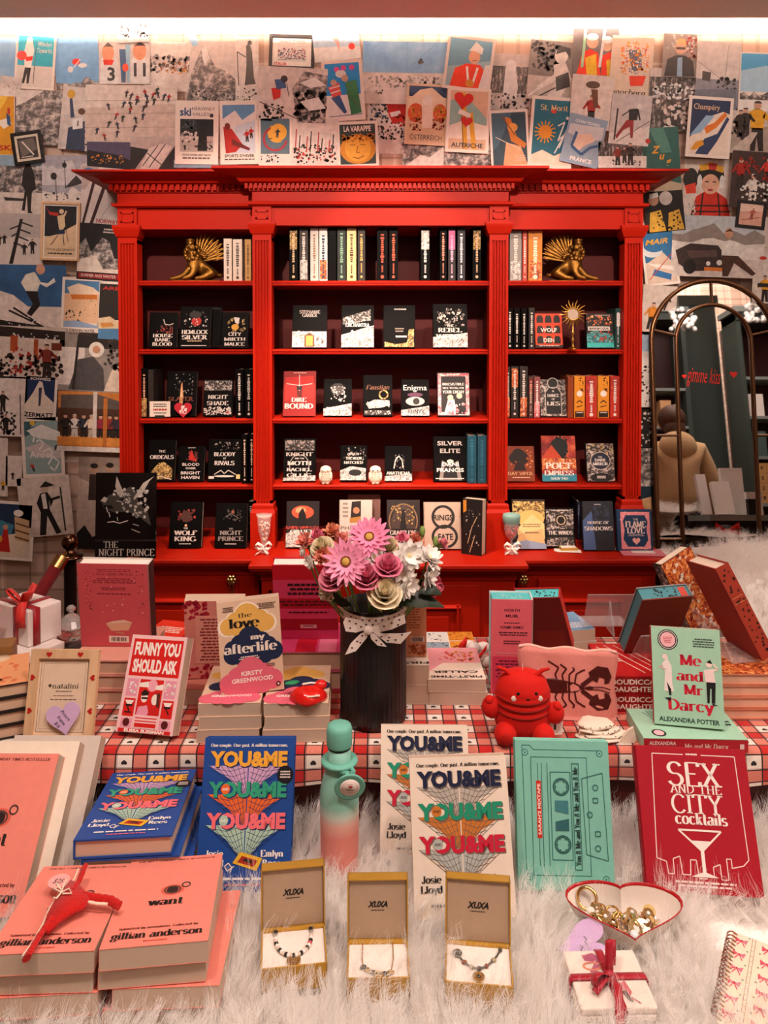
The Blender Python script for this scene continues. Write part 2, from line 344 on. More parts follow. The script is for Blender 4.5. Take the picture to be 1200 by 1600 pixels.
# ------------------------------------------------------------------ flat artwork: a little drawing language, one mesh of layered shapes
def art(name,parent,W,H,code,y=0.0,step=.00015,z0=0,side=-1,mb=None,split=False,tex=0):
    """drawn on the local XZ rectangle W x H; x,y in percent from the top left; radii, widths and text heights in percent of W"""
    A=mb or MB(); T=MB() if split else A; k=0; step=min(step,.0011/(1+code.count(';;')+code.count('\n')))
    def q(x,yy,d): return ((x/100-.5)*W*(-side),y+side*d,z0+(1-yy/100)*H)
    u=W/100
    for line in code.strip().split('\n'):
      for it in line.split(';;'):
        it=it.strip()
        if not it: continue
        txt=None
        if '|' in it: it,txt=it.split('|',1)
        a=it.split(); op=a[0]; col=a[1]
        if tex and op!='t' and not col.startswith('@'): col=mat(col,.6,var=tex,scale=38)
        d=step*(k+1); k+=1
        n=[float(t) for t in a[2:] if t.replace('.','',1).replace('-','',1).isdigit()]
        def P(pts,c=col): A.poly([q(x,yy,d) for x,yy in pts],c)
        vs=100*W/H  # percent of H per W-percent
        vs/=100; vs=W/H
        if op=='r': P([(n[0],n[1]),(n[0],n[3]),(n[2],n[3]),(n[2],n[1])])
        elif op=='p': P(list(zip(n[::2],n[1::2])))
        elif op=='c':
            rx=n[2]; ry=n[3] if len(n)>3 else rx; P([(n[0]+rx*math.cos(2*PI*i/20),n[1]+ry*vs*math.sin(2*PI*i/20)) for i in range(20)])
        elif op=='o':
            wd,cx,cy,rx=n[:4]; ry=n[4] if len(n)>4 else rx
            for i in range(24):
                a0,a1=2*PI*i/24,2*PI*(i+1)/24
                P([(cx+(rx+e)*math.cos(g),cy+(ry+e)*vs*math.sin(g)) for g,e in ((a0,-wd/2),(a1,-wd/2),(a1,wd/2),(a0,wd/2))])
        elif op=='l':
            wd=n[0]; pts=list(zip(n[1::2],n[2::2]))
            for (x0,y0),(x1,y1) in zip(pts,pts[1:]):
                dx,dy=x1-x0,(y1-y0)/vs; L=math.hypot(dx,dy) or 1; nx,ny=-dy/L*wd/2,dx/L*wd/2
                P([(x0+nx,y0+ny*vs),(x0-nx,y0-ny*vs),(x1-nx,y1-ny*vs),(x1+nx,y1+ny*vs)])
        elif op=='h':
            r=n[2]; an=rad(n[3]) if len(n)>3 else 0
            P([(n[0]+r*(x*math.cos(an)-z*math.sin(an)),n[1]-r*vs*(x*math.sin(an)+z*math.cos(an))) for x,z in HEART])
        elif op=='m':
            rnd=random.Random(int(n[0])); y0,y1,amp=n[1],n[2],n[3]; N=int(n[4]) if len(n)>4 else 9
            P([(100*i/N,y0+rnd.uniform(-amp,amp)) for i in range(N+1)]+[(100,y1),(0,y1)])
        elif op=='z':
            rnd=random.Random(int(n[0])); 
            for i in range(int(n[1]*3)):
                cx,cy=rnd.uniform(n[2],n[4]),rnd.uniform(n[3],n[5]); s=n[6]*rnd.uniform(.25,.6); g=rnd.uniform(0,PI)
                P([(cx+s*math.cos(g+j*PI/3)*rnd.uniform(.6,1.2),cy+s*vs*math.sin(g+j*PI/3)*rnd.uniform(.6,1.2)) for j in range(6)])
        elif op=='d':
            rnd=random.Random(int(n[0]*7+n[1]*13)); x0,y0,x1,y1,N=n[:5]; hh=(y1-y0)/N
            for i in range(int(N)):
                x=x0+rnd.uniform(0,(x1-x0)*.12); xe=x1-(x-x0); yy=y0+hh*i
                while x<xe-1:
                    wl=rnd.uniform(.06,.16)*(x1-x0); x2=min(x+wl,xe); P([(x,yy),(x,yy+hh*.5),(x2,yy+hh*.5),(x2,yy)]); x=x2+(x1-x0)*.022
        elif op=='k':   # skier / standing figure: x y height lean ; col = clothes, second colour after it
            x,yy,hh=n[0],n[1],n[2]; le=n[3] if len(n)>3 else 0; c2=a[2] if not a[2].replace('.','',1).replace('-','',1).isdigit() else '2a2220'
            def f(px,pz): return (x+(px+pz*le)*hh,yy-pz*hh*vs)
            A.poly([q(*f(*p),d) for p in ((-.12,.02),(-.02,.02),(0,.3),(.05,.02),(.15,.02),(.12,.48),(-.1,.48))],c2)
            P([f(*p) for p in ((-.12,.45),(.13,.45),(.16,.8),(.05,.86),(-.05,.86),(-.16,.8))])
            P([f(*p) for p in ((-.16,.8),(-.3,.55),(-.25,.52),(-.1,.7))]); P([f(*p) for p in ((.16,.8),(.32,.62),(.28,.57),(.1,.7))])
            A.poly([q(*f(.075*math.cos(g*PI/5),.93+.085*math.sin(g*PI/5)),d) for g in range(10)],'c79a84')
            A.poly([q(*f(.08*math.cos(g*PI/5),.97+.05*math.sin(g*PI/5)),d*1.3) for g in range(0,6)],c2)
        elif op=='t':
            st=a[-1] if a[-1].isalpha() else ''; cx,cy,h=n[0],n[1],n[2]; wm=n[3] if len(n)>3 else 0; an=n[4] if len(n)>4 else 0
            st2=''.join(c for c in st if c in 'bBis'); V,Fc,tw=text_geo(txt,st2)
            if tw<=0: continue
            sx=h if not wm else wm/tw
            if 'f' in st and wm: sx=min(h,wm/tw)
            ca,sa=math.cos(rad(an)),math.sin(rad(an))
            def tq(p):
                X_=(p[0]-tw/2)*sx; Y_=(p[1]-.5)*h; return q(cx+X_*ca-Y_*sa, cy-(X_*sa+Y_*ca)*vs, d)
            T.add([tq(p) for p in V],Fc,col)
    if mb: return None
    o=A.build(name,parent) if A.f else None
    if split and T.f: return o,T.build('lettering',parent)
    return (o,None) if split else o
# ------------------------------------------------------------------ the room
WALLY=3.5
def plaid():
    m,nt,b=newmat('plaid_wallpaper'); X.nt=nt
    tc=nt.nodes.new('ShaderNodeTexCoord'); sp=nt.nodes.new('ShaderNodeSeparateXYZ'); nt.links.new(tc.outputs['Object'],sp.inputs[0])
    x=X(sp.outputs[0])+X(sp.outputs[1]); z=X(sp.outputs[2])
    col=lin('c9ad9b')
    def band(c,p,a,w_,colr,f):
        s=(c*(1/p)+a).fr().lt(w_)*f
        return s
    cur=None
    for c in (x,z):
        for p,a,w_,colr,f in ((.36,.1,.30,'a08673',.42),(.36,.62,.05,'6b4f42',.45),(.36,.80,.02,'5a3d34',.6),(.36,.16,.03,'e6d3c4',.6),(.36,.33,.03,'7a5f50',.5)):
            cur=mixc(band(c,p,a,w_,colr,f),cur if cur is not None else col,lin(colr))
    nt.links.new(cur,b.inputs['Base Color']); b.inputs['Roughness'].default_value=.8
    MATS['@plaid']=m
plaid()
struct(MB().box(-3.2,4.6,WALLY,WALLY+.1,0,3.4,'@plaid').build('wall_back'))
struct(MB().box(-3.3,-3.2,-2,WALLY+.1,0,4.3,'@plaid').build('wall_left'))
struct(MB().box(4.6,4.7,-2,WALLY+.1,0,4.3,'@plaid').build('wall_right'))
struct(MB().box(-3.3,4.7,-2.1,-2,0,4.3,'@plaid').build('wall_front'))
struct(MB().box(-3.3,4.7,-2.1,WALLY+.1,-.1,0,mat('3b2a22',.4,scale=8,var=.2)).build('floor'))
CE=3.36
struct(MB().box(-3.3,4.7,-2.1,.1,4.2,4.3,mat('c9b3a6',.8)).box(-3.3,4.7,.1,.2,3.05,4.3,mat('c9b3a6',.8)).build('ceiling_high'))
struct(MB().box(-3.3,4.7,.1,CE,at(600,28,CE).z,3.05,mat('ead9cf',.85)).build('ceiling'))
struct(MB().box(-3.3,4.7,CE-.3,WALLY+.1,3.3,3.4,mat('efe4da',.8)).build('ceiling_cove'))
led=MB().box(-3.2,4.6,CE-.05,CE-.02,3.055,3.07,mat('ffe6d6',emit=420,var=.01)).build('led_strip')
tag(led,'glowing white strip light along the top of the collage wall','strip light')

# ------------------------------------------------------------------ red bookcase
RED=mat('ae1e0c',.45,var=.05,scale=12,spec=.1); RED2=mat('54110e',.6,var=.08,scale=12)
CY,WY=3.12,3.20                       # pilaster fronts: centre bay, wings
def xz(px,py,Y): p=at(px,py,Y); return p.x,p.z
X0,X1=at(185,500,WY).x,at(1003.5,500,WY).x         # outer edges
C0,C1=at(395,500,CY).x,at(794,500,CY).x             # centre bay outer edges
CT=at(600,883,2.9).z                                # sideboard top
bc=thing('bookcase','red open bookcase with fluted pilasters and stepped cornice against the collage wall','bookcase',(0,WY,CT))
BP=Matrix.Translation((0,-WY,-CT))
def bpart(mb,name,**k):
    for i,p in enumerate(mb.v): mb.v[i]=BP@p
    return mb.build(name,bc,**k)
def mitre(mb,x0,x1,yb,yf,prof,k):
    n=len(prof);v=[]
    for o,z in prof: v+=[(x0-o,yb,z),(x0-o,yf-o,z),(x1+o,yf-o,z),(x1+o,yb,z)]
    f=[(j*4+i,j*4+i+1,(j+1)*4+i+1,(j+1)*4+i) for j in range(n-1) for i in range(3)]
    f+=[((n-1)*4,(n-1)*4+1,(n-1)*4+2,(n-1)*4+3),(3,2,1,0)]
    mb.add(v,f,k)
def cornice(x0,x1,yf,ptop,pden,pden2,pbot,nd,yv):
    zt=at(600,ptop,yf-.13).z; zd=at(600,pden,yf-.03).z; zd2=at(600,pden2,yf-.03).z; zb=at(600,pbot,yf-.02).z
    mb=MB(); h=zt-zd
    pr=[(.03,zd)]+[(.045,zd+h*.08),(.05,zd+h*.22)]+[(.05+.07*(1-math.cos(t*PI/2/4)),zd+h*(.22+.5*math.sin(t*PI/2/4))) for t in range(1,5)]+[(.125,zd+h*.78),(.135,zd+h*.8),(.135,zt)]
    mitre(mb,x0,x1,WALLY-.01,yf,pr,RED); bpart(mb,'cornice')
    mb=MB(); mitre(mb,x0,x1,WALLY-.01,yf,[(.012,zd2-.006),(.012,zd+.002)],RED)
    wd=(x1-x0+.05)/nd
    for i in range(nd):
        xa=x0-.025+i*wd; mb.box(xa,xa+wd*.62,yf-.03,yf-.01,zd2,zd+.001,RED)
    bpart(mb,'dentil_moulding')
    mb=MB(); mitre(mb,x0,x1,WALLY-.01,yf,[(0,zb),(0,zd2)],RED)
    mitre(mb,x0,x1,WALLY-.01,yf,[(.004,zb),(.018,zb+.006),(.02,zb+.016),(.004,zb+.02)],RED); bpart(mb,'frieze')
    return zb
zbC=cornice(C0,C1,CY,259,286,294,321,58,0)
zbL=cornice(X0,C0+.03,WY,265,288,297,324,26,0); cornice(C1-.03,X1,WY,264,288,297,324,26,0)
zO,zOw=at(600,352,CY).z,at(600,358,WY).z
# lintels with recessed panel face
bpart(MB().box(C0,C1,CY+.012,WALLY-.02,zO,zbC,RED).box(C0+.09,C1-.09,CY+.004,CY+.013,zO,zbC-.012,RED),'lintel')
for a,b in ((X0,C0+.02),(C1-.02,X1)):
    bpart(MB().box(a,b,WY+.012,WALLY-.02,zOw,zbL,RED).box(a+(.09 if a==X0 else 0),b-(.09 if b==X1 else 0),WY+.004,WY+.013,zOw,zbL-.012,RED),'lintel')
def pilaster(xa,xb,yf,ztop,zcap,kind):
    mb=MB(); wd=xb-xa; zp=CT+.20; nf=5; fl=wd*.76/nf
    pts=[(xa,yf+.07),(xa,yf)]
    x=xa+wd*.12
    for i in range(nf):
        pts+= [(x+fl*.12,yf)]+[(x+fl*(.5-.38*math.cos(t*PI/5)),yf+.009*math.sin(t*PI/5)) for t in range(1,5)]+[(x+fl*.88,yf)]
        x+=fl
    pts+=[(xb,yf),(xb,yf+.07)]
    mb.prism(pts,zp-.02,zcap-.02,RED,'z')
    mb.box(xa,xb,yf-.0005,yf+.07,zcap-.035,zcap,RED)
    mitre(mb,xa,xb,yf+.07,yf,[(0,zcap-.012),(.006,zcap-.008),(.016,zcap+.02),(.018,zcap+.03),(.018,zcap+.038),(0,zcap+.038)],RED)   # capital
    mitre(mb,xa,xb,yf+.07,yf,[(.012,CT),(.012,zp-.05),(.006,zp-.035),(.006,zp-.02),(0,zp-.012),(0,zp)],RED)  # plinth
    zc=zcap+.038
    mb.box(xa,xb,yf,yf+.07,zc,ztop,RED)
    e=.013
    for a,b,c,d in ((xa+e,xb-e,zc+e,zc+e+.006),(xa+e,xb-e,ztop-e-.01,ztop-e-.004),(xa+e,xa+e+.006,zc+e,ztop-e),(xb-e-.006,xb-e,zc+e,ztop-e)):
        mb.box(a,b,yf-.005,yf,c,d,RED)
    return bpart(mb,'pilaster')
cL=at(424.5,500,CY).x; cR=at(764.5,500,CY).x; wL=at(215,500,WY).x; wR=at(975,500,WY).x
zcC=at(600,362,CY).z; zcW=at(600,367,WY).z
pilaster(X0,wL,WY,zbL,zcW,0); pilaster(C0,cL,CY,zbC,zcC,1); pilaster(cR,C1,CY,zbC,zcC,1); pilaster(wR,X1,WY,zbL,zcW,0)
# carcass
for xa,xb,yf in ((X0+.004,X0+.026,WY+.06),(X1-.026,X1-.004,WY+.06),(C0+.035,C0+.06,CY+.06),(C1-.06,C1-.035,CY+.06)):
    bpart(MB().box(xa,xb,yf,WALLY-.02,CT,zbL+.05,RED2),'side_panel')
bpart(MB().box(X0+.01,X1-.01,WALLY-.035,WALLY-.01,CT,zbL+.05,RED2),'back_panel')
bays={'L':(X0+.026,C0+.04,WY+.012),'C':(C0+.06,C1-.06,CY+.02),'R':(C1-.04,X1-.026,WY+.012)}
SH={}
for b,(xa,xb,yf) in bays.items():
    for r,py in enumerate((438.5,546,654.5,758)):
        z=at(600,py,yf).z; SH[b,r]=z; th=.021
        mb=MB().box(xa,xb,yf+.012,WALLY-.035,z-th+.002,z,RED)
        mb.prism([(yf+.012,z),(yf+.004,z),(yf,z-.004),(yf,z-.008),(yf+.004,z-.011),(yf+.004,z-.017),(yf+.009,z-th),(yf+.012,z-th)],xa,xb,RED,'x')
        bpart(mb,'shelf')
    SH[b,4]=CT
# ------------------------------------------------------------------ sideboard below: worktop and three cabinets
D0=at(140,875,2.97).x; D1=at(1049,875,2.97).x; E0=at(388,883,2.9).x; E1=at(826,883,2.9).x
mb=MB(); prof=[(-.03,CT-.045),(-.026,CT-.035),(-.008,CT-.028),(-.004,CT-.02),(0,CT-.014),(0,CT-.004),(-.004,CT)]
def top_outline(o):
    return [(D0-o,WALLY-.01),(D0-o,2.97-o),(E0-o,2.97-o),(E0-o,2.90-o),(E1+o,2.90-o),(E1+o,2.97-o),(D1+o,2.97-o),(D1+o,WALLY-.01)]
n=8; v=[]
for o,z in prof: v+=[(a,b,z) for a,b in top_outline(o)]
f=[(j*n+i,j*n+i+1,(j+1)*n+i+1,(j+1)*n+i) for j in range(len(prof)-1) for i in range(n-1)]+[tuple(range((len(prof)-1)*n,len(prof)*n)),tuple(range(n-1,-1,-1))]
mb.add(v,f,RED); tp=mb.build('sideboard_top'); tag(tp,'orange-red lit sideboard worktop stepping forward in the middle, under the bookcase','worktop')
KN=mat('c9a46a',.25,1); 
def door(parent,xa,xb,z0,z1,yf,flip):
    mb=MB().box(xa,xb,yf-.02,yf,z0,z1,RED); mb2=None
    e=.075 if xb-xa>.3 else .04
    # stepped frame moulding round a raised panel
    for (a,b,c,d) in ((xa+e,xb-e,z1-e-.02,z1-e),(xa+e,xb-e,z0+e,z0+e+.02)):
        mb.prism([(yf-.02,c),(yf-.035,c+.006),(yf-.035,d-.008),(yf-.02,d)],a,b,RED,'x')
    for (a,b) in ((xa+e,xa+e+.02),(xb-e-.02,xb-e)):
        mb.prism([(a,yf-.02),(a+.006,yf-.035),(b-.008,yf-.035),(b,yf-.02)],z0+e,z1-e,RED,'z')
    mb.box(xa+e+.045,xb-e-.045,yf-.028,yf-.02,z0+e+.045,z1-e-.045,RED)
    mb.v=[p-parent.location for p in mb.v]
    return mb.build('door',parent,bevel=.002)
zc1=CT-.045
def cabinet(label,xa,xb,yf,doors,lab_extra=None):
    c=thing('base_cabinet',label,'cabinet',((xa+xb)/2,yf,0),'cabinets under the sideboard top')
    mb=MB().box(xa,xb,yf,WALLY-.02,.0,zc1,RED); mb.box(xa-.004,xb+.004,yf-.008,yf,zc1-.03,zc1,RED).box(xa-.004,xb+.004,yf-.012,yf,0,.1,RED)
    mb.v=[p-c.location for p in mb.v]; mb.build('body',c,bevel=.002)
    for a,b,fl in doors: door(c,a,b,.12,zc1-.045,yf,fl)
    return c
cl=cabinet('red panelled base cabinet under the left wing of the bookcase',D0+.04,E0+.02,3.03,[(D0+.10,E0-.06,0)])
cc=cabinet('red panelled base cabinet projecting under the middle of the bookcase',E0+.04,E1-.04,2.96,[(E0+.18,0-.005,0),(.005,E1-.18,0)])
cr=cabinet('red panelled base cabinet under the right wing of the bookcase',E1-.02,D1-.04,3.03,[(E1+.06,D1-.10,0)])
for s,xa,xb in ((0,E0+.05,E0+.16),(1,E1-.16,E1-.05)):     # narrow panelled stiles beside the middle doors
    mb=MB(); z0,z1=.14,zc1-.05
    for a,b,c,d in ((xa+.02,xb-.02,z1-.03,z1-.02),(xa+.02,xb-.02,z0+.02,z0+.03),(xa+.02,xa+.03,z0+.02,z1-.02),(xb-.03,xb-.02,z0+.02,z1-.02)): mb.box(a,b,2.952,2.96,c,d,RED)
    mb.v=[p-cc.location for p in mb.v]; mb.build('stile_panel',cc)
for px,c in ((362,cl),(818,cr)):
    p=at(px,906,2.99)-c.location; mb=MB()
    for i in range(6):
        a=i*PI/3; mb.ball((p.x+.012*math.cos(a),p.y,p.z+.012*math.sin(a)),.010,KN,n=10)
    mb.ball((p.x,p.y-.006,p.z),.010,KN,n=10); mb.cyl((p.x,p.y,p.z),(p.x,p.y+.03,p.z),.006,KN)
    k=mb.build('knob',c); MB().tube([(p.x-.004,p.y-.008,p.z-.012),(p.x-.006,p.y-.01,p.z-.05),(p.x+.002,p.y-.01,p.z-.068),(p.x+.009,p.y-.008,p.z-.05),(p.x+.006,p.y-.008,p.z-.012)],.0022,KN).build('key_tassel',k)
# ------------------------------------------------------------------ pictures pinned over the back wall
# kind, x0,y0,x1,y1 (photo frame), clockwise turn, border colour, artwork, label
W_='e9ddd3'
PIX=[
('photo_print',-8,60,24,152,3,0,'r @sky 0 0 100 100;;m @rock 3 78 100 6;;p e6dcd6 0 88 60 80 100 100 0 100','blue sky photo cut by the left picture edge at the top corner'),
('photo_print',86,58,155,138,-4,0,'r 6f9fcb 0 0 100 100;;m @rock 5 84 100 7;;c d8352c 48 48 9 7;;c efe6e2 62 56 10 5;;c efe6e2 34 62 6 7;;l e8e0da 2 40 60 58 44','blue photo of a red skier in mid jump, right of the winter sports poster'),
('poster',24,54,86,139,4,W_,'r 2b93a8 3 2 97 60;;r d9cdc6 3 58 97 98;;p efe8e2 26 8 40 8 46 30 40 62 22 62 20 30;;c efe6de 33 10 8;;c d8453f 14 40 13 13;;p d8352c 24 42 44 40 42 48 26 50;;p 231d1c 24 62 40 62 36 92 30 92 30 72 24 92 18 92;;l 4c4643 2 50 20 48 92;;t f4ece4 74 16 12 40 s|Winter;;t f4ece4 74 28 12 40 s|Sports','teal poster of a white-clad skier with winter sports lettering'),
('photo_print',0,120,32,150,8,0,'r @snow 0 0 100 100;;z 3a3331 2 9 10 20 90 80 5','small pale snow photo under the blue sky photo at the left edge'),
('photo_print',226,66,300,142,2,0,'r @snow 0 0 100 100;;r e0d6d0 0 0 100 30;;z @rock 4 26 4 30 96 62 9;;z b06a4a 8 14 30 40 90 58 4;;z c9862f 9 6 46 56 90 64 5;;z 6b625e 6 18 8 66 90 92 1.6','grey photo of a snowy village in front of peaks, above the racing crowd'),
('photo_print',295,64,372,165,5,0,'r cfc6c1 0 0 100 100;;p @rock 6 52 22 16 30 10 52 40 78 46 100 60 100 100 0 100;;p e8dfd9 22 16 30 10 40 26 32 40 26 30;;z 1b1817 7 16 6 76 100 92 5;;p 8db3cf -8 -4 8 -8 16 10 4 12','grey photo of a sharp mountain peak with a crowd at its foot'),
('photo_print',368,58,404,165,0,0,'r ddd3cd 0 0 100 100;;p 3b3533 46 14 60 8 72 22 80 60 88 68 40 70 48 40;;c 2c2726 62 9 9;;l 2c2726 4 8 22 14 70;;l 2c2726 4 8 22 46 30;;z 2c2726 5 10 10 74 90 96 9;;l 3a3331 3 62 88 90 80','black and white cutout of a woman in a long dark skirt with ski poles'),
('photo_print',155,64,234,131,0,0,'r d5cac4 0 0 100 100;;p f0e7e1 4 42 36 40 40 98 2 98;;p f0e7e1 64 40 98 40 98 96 62 96;;c c98a6c 18 28 12 17;;c c98a6c 80 24 13 18;;p 2b2221 6 20 18 4 30 16 24 14 12 14;;p 2b2221 68 16 80 2 94 14 88 12 74 12;;p c8342a 8 44 30 44 26 56 10 56;;p 27415f 40 20 54 20 52 96 44 96;;p 8fb4c9 52 10 62 10 60 96 55 96;;c e2553b 52 62 6 8;;t 1d1918 24 76 26 0 b|3;;t 1d1918 80 66 26 0 b|11','photo of two smiling ski racers in white bibs 3 and 11'),
('photo_print',183,36,232,66,-2,0,'r efe6e0 0 0 100 100;;z 3a3533 3 5 6 10 40 70 9;;z 3a3533 5 5 66 10 96 70 10','pale print of goggles above the two numbered racers'),
('photo_print',25,142,97,226,2,0,'r @rock 0 0 100 100;;p d9cec8 0 0 60 0 20 22 0 30','black and white photo of bare rocky slopes above the small framed stamp'),
('photo_print',95,137,146,234,6,0,'r c6bdba 0 0 100 100;;p d2c8c2 0 0 100 0 100 45 0 45;;z 39322f 9 18 50 60 98 98 8;;p 28364f 26 66 74 52 82 100 24 100;;p e9e0da 36 52 66 46 70 64 40 68;;c 5b3a2c 62 38 11 10;;p 2b3a55 30 50 42 48 30 18 22 20;;c c49a36 26 12 12 13;;t 262020 54 57 16 0 b|1','photo of a racer with number 1 bib lifting a golden trophy'),
('poster',-10,150,23,242,1,W_,'r d9992a 0 0 100 100;;p efc24c 0 0 70 0 20 30 0 34;;p f1e6da 10 44 60 38 90 46 50 56;;p 2d4d7c 60 28 80 34 84 52 66 48;;p b8382a 66 20 80 20 80 30 66 32;;t b3271d 60 88 26 70 b|SKI','yellow poster with red ski lettering at the left picture edge'),
('photo_print',134,134,276,224,1,0,'r cbbab0 0 0 100 100;;p ddd0c7 0 0 100 0 100 30 0 40;;l b3a196 1 0 50 100 46;;l b3a196 1 0 74 100 70;;l b3a196 1 0 28 100 24;;'+';;'.join('k %s 2a2220 %d %d 9 %s'%(('22304a','a52a22','1f2a22','3a2a3a')[i%4],x,y,(.2,-.2,.4)[i%3]) for i,(x,y) in enumerate([(12,86),(22,96),(24,74),(34,90),(36,76),(32,60),(40,64),(26,44),(40,40),(48,50),(50,40),(48,26),(55,34),(58,30),(62,46),(66,38),(68,28),(72,24),(74,34),(80,22),(84,26),(90,28),(56,66),(52,80),(62,60),(66,20),(76,16),(44,22)])),'beige photo of dozens of small racers skating uphill across snow'),
('photo_print',136,222,206,264,1,0,'r 4b4560 0 0 100 100;;p 17131a 0 30 70 48 100 70 100 100 0 100;;z d98f3a 4 12 10 50 80 80 4','dusk photo of a lit mountain lodge just above the bookcase corner'),
('photo_print',204,214,276,264,0,0,'r b5aba6 0 0 100 100;;p 1d1a1a 0 30 40 40 10 100 0 100;;p 211d1c 100 20 60 100 100 100;;p d8cec8 20 100 40 36 74 20 90 30 60 100;;l 3a3432 2 26 90 60 26;;l 3a3432 2 40 95 76 22;;l 3a3432 2 36 50 70 90','black and white photo of a lattice steel structure above the bookcase'),
('photo_print',272,250,342,262,0,0,'r 7c95a8 0 0 100 100','thin strip of blue photo showing under the white ski lettering poster'),
('poster',274,158,341,256,1,W_,'r 17171a 9 28 91 82;;r b9aea7 9 56 91 82;;p 0f0f12 58 28 74 28 76 80 52 80;;z 3d4c4a 3 9 12 30 50 44 8;;z e9e1da 4 9 14 50 50 64 7;;z 26201f 8 10 14 60 90 78 6;;t 23527c 22 16 20 28 b|ski;;t 26221f 66 11 8 56 |HEAVENLY;;t 26221f 60 20 8 42 |VALLEY;;c 26221f 86 22 5;;t 5a4a44 50 87 5 70 b|SOUTH SHORE LAKE TAHOE;;d 6b5a54 14 91 86 96 1','white poster with a dark ski photo and blue ski lettering'),
('poster',344,158,403,256,-1,W_,'r 5d8cb6 5 5 95 40;;p e3dcd9 5 28 40 14 60 30 95 16 95 84 5 84;;p c7d0dc 40 40 95 30 95 84 30 84;;k b3261f 2a2220 72 66 34 0;;k b3261f 2a2220 84 60 30 0;;p b3261f 6 40 30 44 60 70 40 82 12 84;;c 7a2a20 18 40 8 10;;p 6b1b17 30 60 80 76 78 80 30 70;;t 1d1b1b 50 88 8 84 b|SPORTS D\'HIVER;;d 5a4a44 8 93 92 97 1','poster of red figures skiing with sports d\'hiver lettering'),
('framed_stamp',421,55,491,108,2,'frame','r e9e2dc 0 0 100 100;;t b0524a 50 14 8 66 |UNIVERSITY OF WINTER;;r d3cfcc 12 26 88 84;;z 7a3b2c 4 30 16 38 84 74 4;;z 2d3a58 5 20 16 40 84 76 4;;l 2a2523 1.5 16 78 84 70;;t b03a30 22 92 8 0 b|ITALIA','black framed postage stamp of racing skiers on white'),
('photo_print',490,48,562,94,-6,0,'r a9c3d8 0 0 100 100;;p e9e3e0 0 50 100 60 100 100 0 100;;p efe7e2 44 74 84 46 92 54 60 90;;c c8342a 82 58 7;;p e0a6a0 36 12 56 10 56 70 48 40','pale blue photo of a crouching skier beside the framed white stamp'),
('photo_print',402,106,510,190,3,0,'r d6cbc5 0 0 100 100;;p @rock 50 40 66 6 100 12 100 100 60 100;;p efe6e0 60 28 82 16 98 30 76 36;;z 171414 6 16 56 40 98 96 9;;p efe6e0 62 62 88 52 100 72 76 78;;z 1b1817 3 10 2 70 40 98 6;;p c32d25 20 40 34 38 34 56 24 62;;p 35507a 24 24 38 22 42 38 28 42;;c 2a2220 38 22 5;;l 2a2220 1 42 30 46 54;;l 6b625c 1.5 4 66 60 94','photo of a skier in red trousers above snow-covered chalets'),
('photo_print',574,154,640,240,1,0,'r ddd2cb 0 0 100 100;;z 3a3230 2 22 6 10 96 60 8;;p b8261e 44 6 94 8 96 40 60 46 50 30;;p f1e8e2 52 26 76 22 80 30 56 34;;z c0342a 4 9 70 30 98 50 8;;z 2c4a70 5 5 10 8 40 34 7;;p d3c8c1 40 56 60 56 66 100 30 100;;z 1d1a19 7 20 6 56 98 74 6','crowded snow photo with a red and white flag behind the austrian poster'),
('photo_print',567,66,704,162,1,0,'r @sky 0 0 100 56;;r @snow 0 50 100 100;;m d8cfcb 11 54 80 6 12;;z 8b8480 3 26 8 56 90 74 4;;l 5f86ad .7 50 44 82 4;;r 5f86ad 49.8 0 50.2 50;;z 3a3331 2 3 62 28 68 34 3;;z 3a3331 5 3 16 78 24 84 2.5','wide photo of blue sky over pale snowfields with a cable car'),
('photo_print',628,222,700,262,-1,0,'r @rock 0 0 100 100;;p e2d8d2 0 100 40 50 60 60 90 20 100 100','black and white photo of ridges under the austrian poster'),
('photo_print',694,226,772,262,2,0,'r @rock 0 0 100 100;;r cfc5bf 0 0 100 24','black and white photo of a car in snow under the heart skis poster'),
('photo_print',762,85,830,172,3,0,'r c1b7b2 0 0 100 100;;r @forest 0 22 100 70;;p e9e0da 40 20 62 18 70 60 66 80 36 80 38 44;;c efe7e1 52 20 12 12;;z 1d1a19 5 12 10 70 96 96 8','black and white photo of a child in pale snow clothes'),
('poster',505,94,568,188,-4,W_,'r 1f7fc0 5 4 95 60;;r e3dcd8 5 58 95 97;;c d04a8a 36 14 7;;c d04a8a 54 12 7;;c d04a8a 76 12 7;;c e6dcd6 46 22 14 10;;p d8534b 10 44 40 36 44 58 22 64;;l efe6e0 3 14 46 42 42;;l efe6e0 3 16 54 42 50;;p 2c4d7c 16 62 40 58 56 88 48 90;;p 2f6a3f 56 36 86 34 94 90 66 92;;c c79a84 56 30 9;;c c79a84 26 36 8;;l 6b4a3a 1.5 52 52 92 80;;l 5b6b80 2 10 94 96 92','bright blue poster of a dancing couple on skis under pink flowers'),
('poster',404,182,456,258,0,W_,'r 55707f 4 3 96 78;;m e3dad4 4 82 97 6;;z 2a2523 5 10 6 80 60 95 6;;c e3a93c 56 34 30;;k 2a2220 2a2220 52 46 32 .1;;l 2a2220 2.5 30 46 76 42;;o a5303a 7 50 46 36;;r 55707f 62 8 96 50;;r 55707f 40 4 96 22;;c e3a93c 60 32 27;;k 2a2220 2a2220 56 44 30 .1','grey poster with a yellow disc, a skier silhouette and a red arc'),
('photo_print',456,186,528,260,1,0,'r d8cdc6 0 0 100 100;;'+';;'.join('l %s 2.4 %d %d %d 70'%(('b3322a','2a2523','c9bdb5')[i%3],10+i*8,22+(i*37)%24,8+i*8) for i in range(11))+';;z 2a2220 4 24 6 56 94 94 6;;z b3322a 6 12 10 60 90 88 5','snow photo of many skis stuck upright with people in red'),
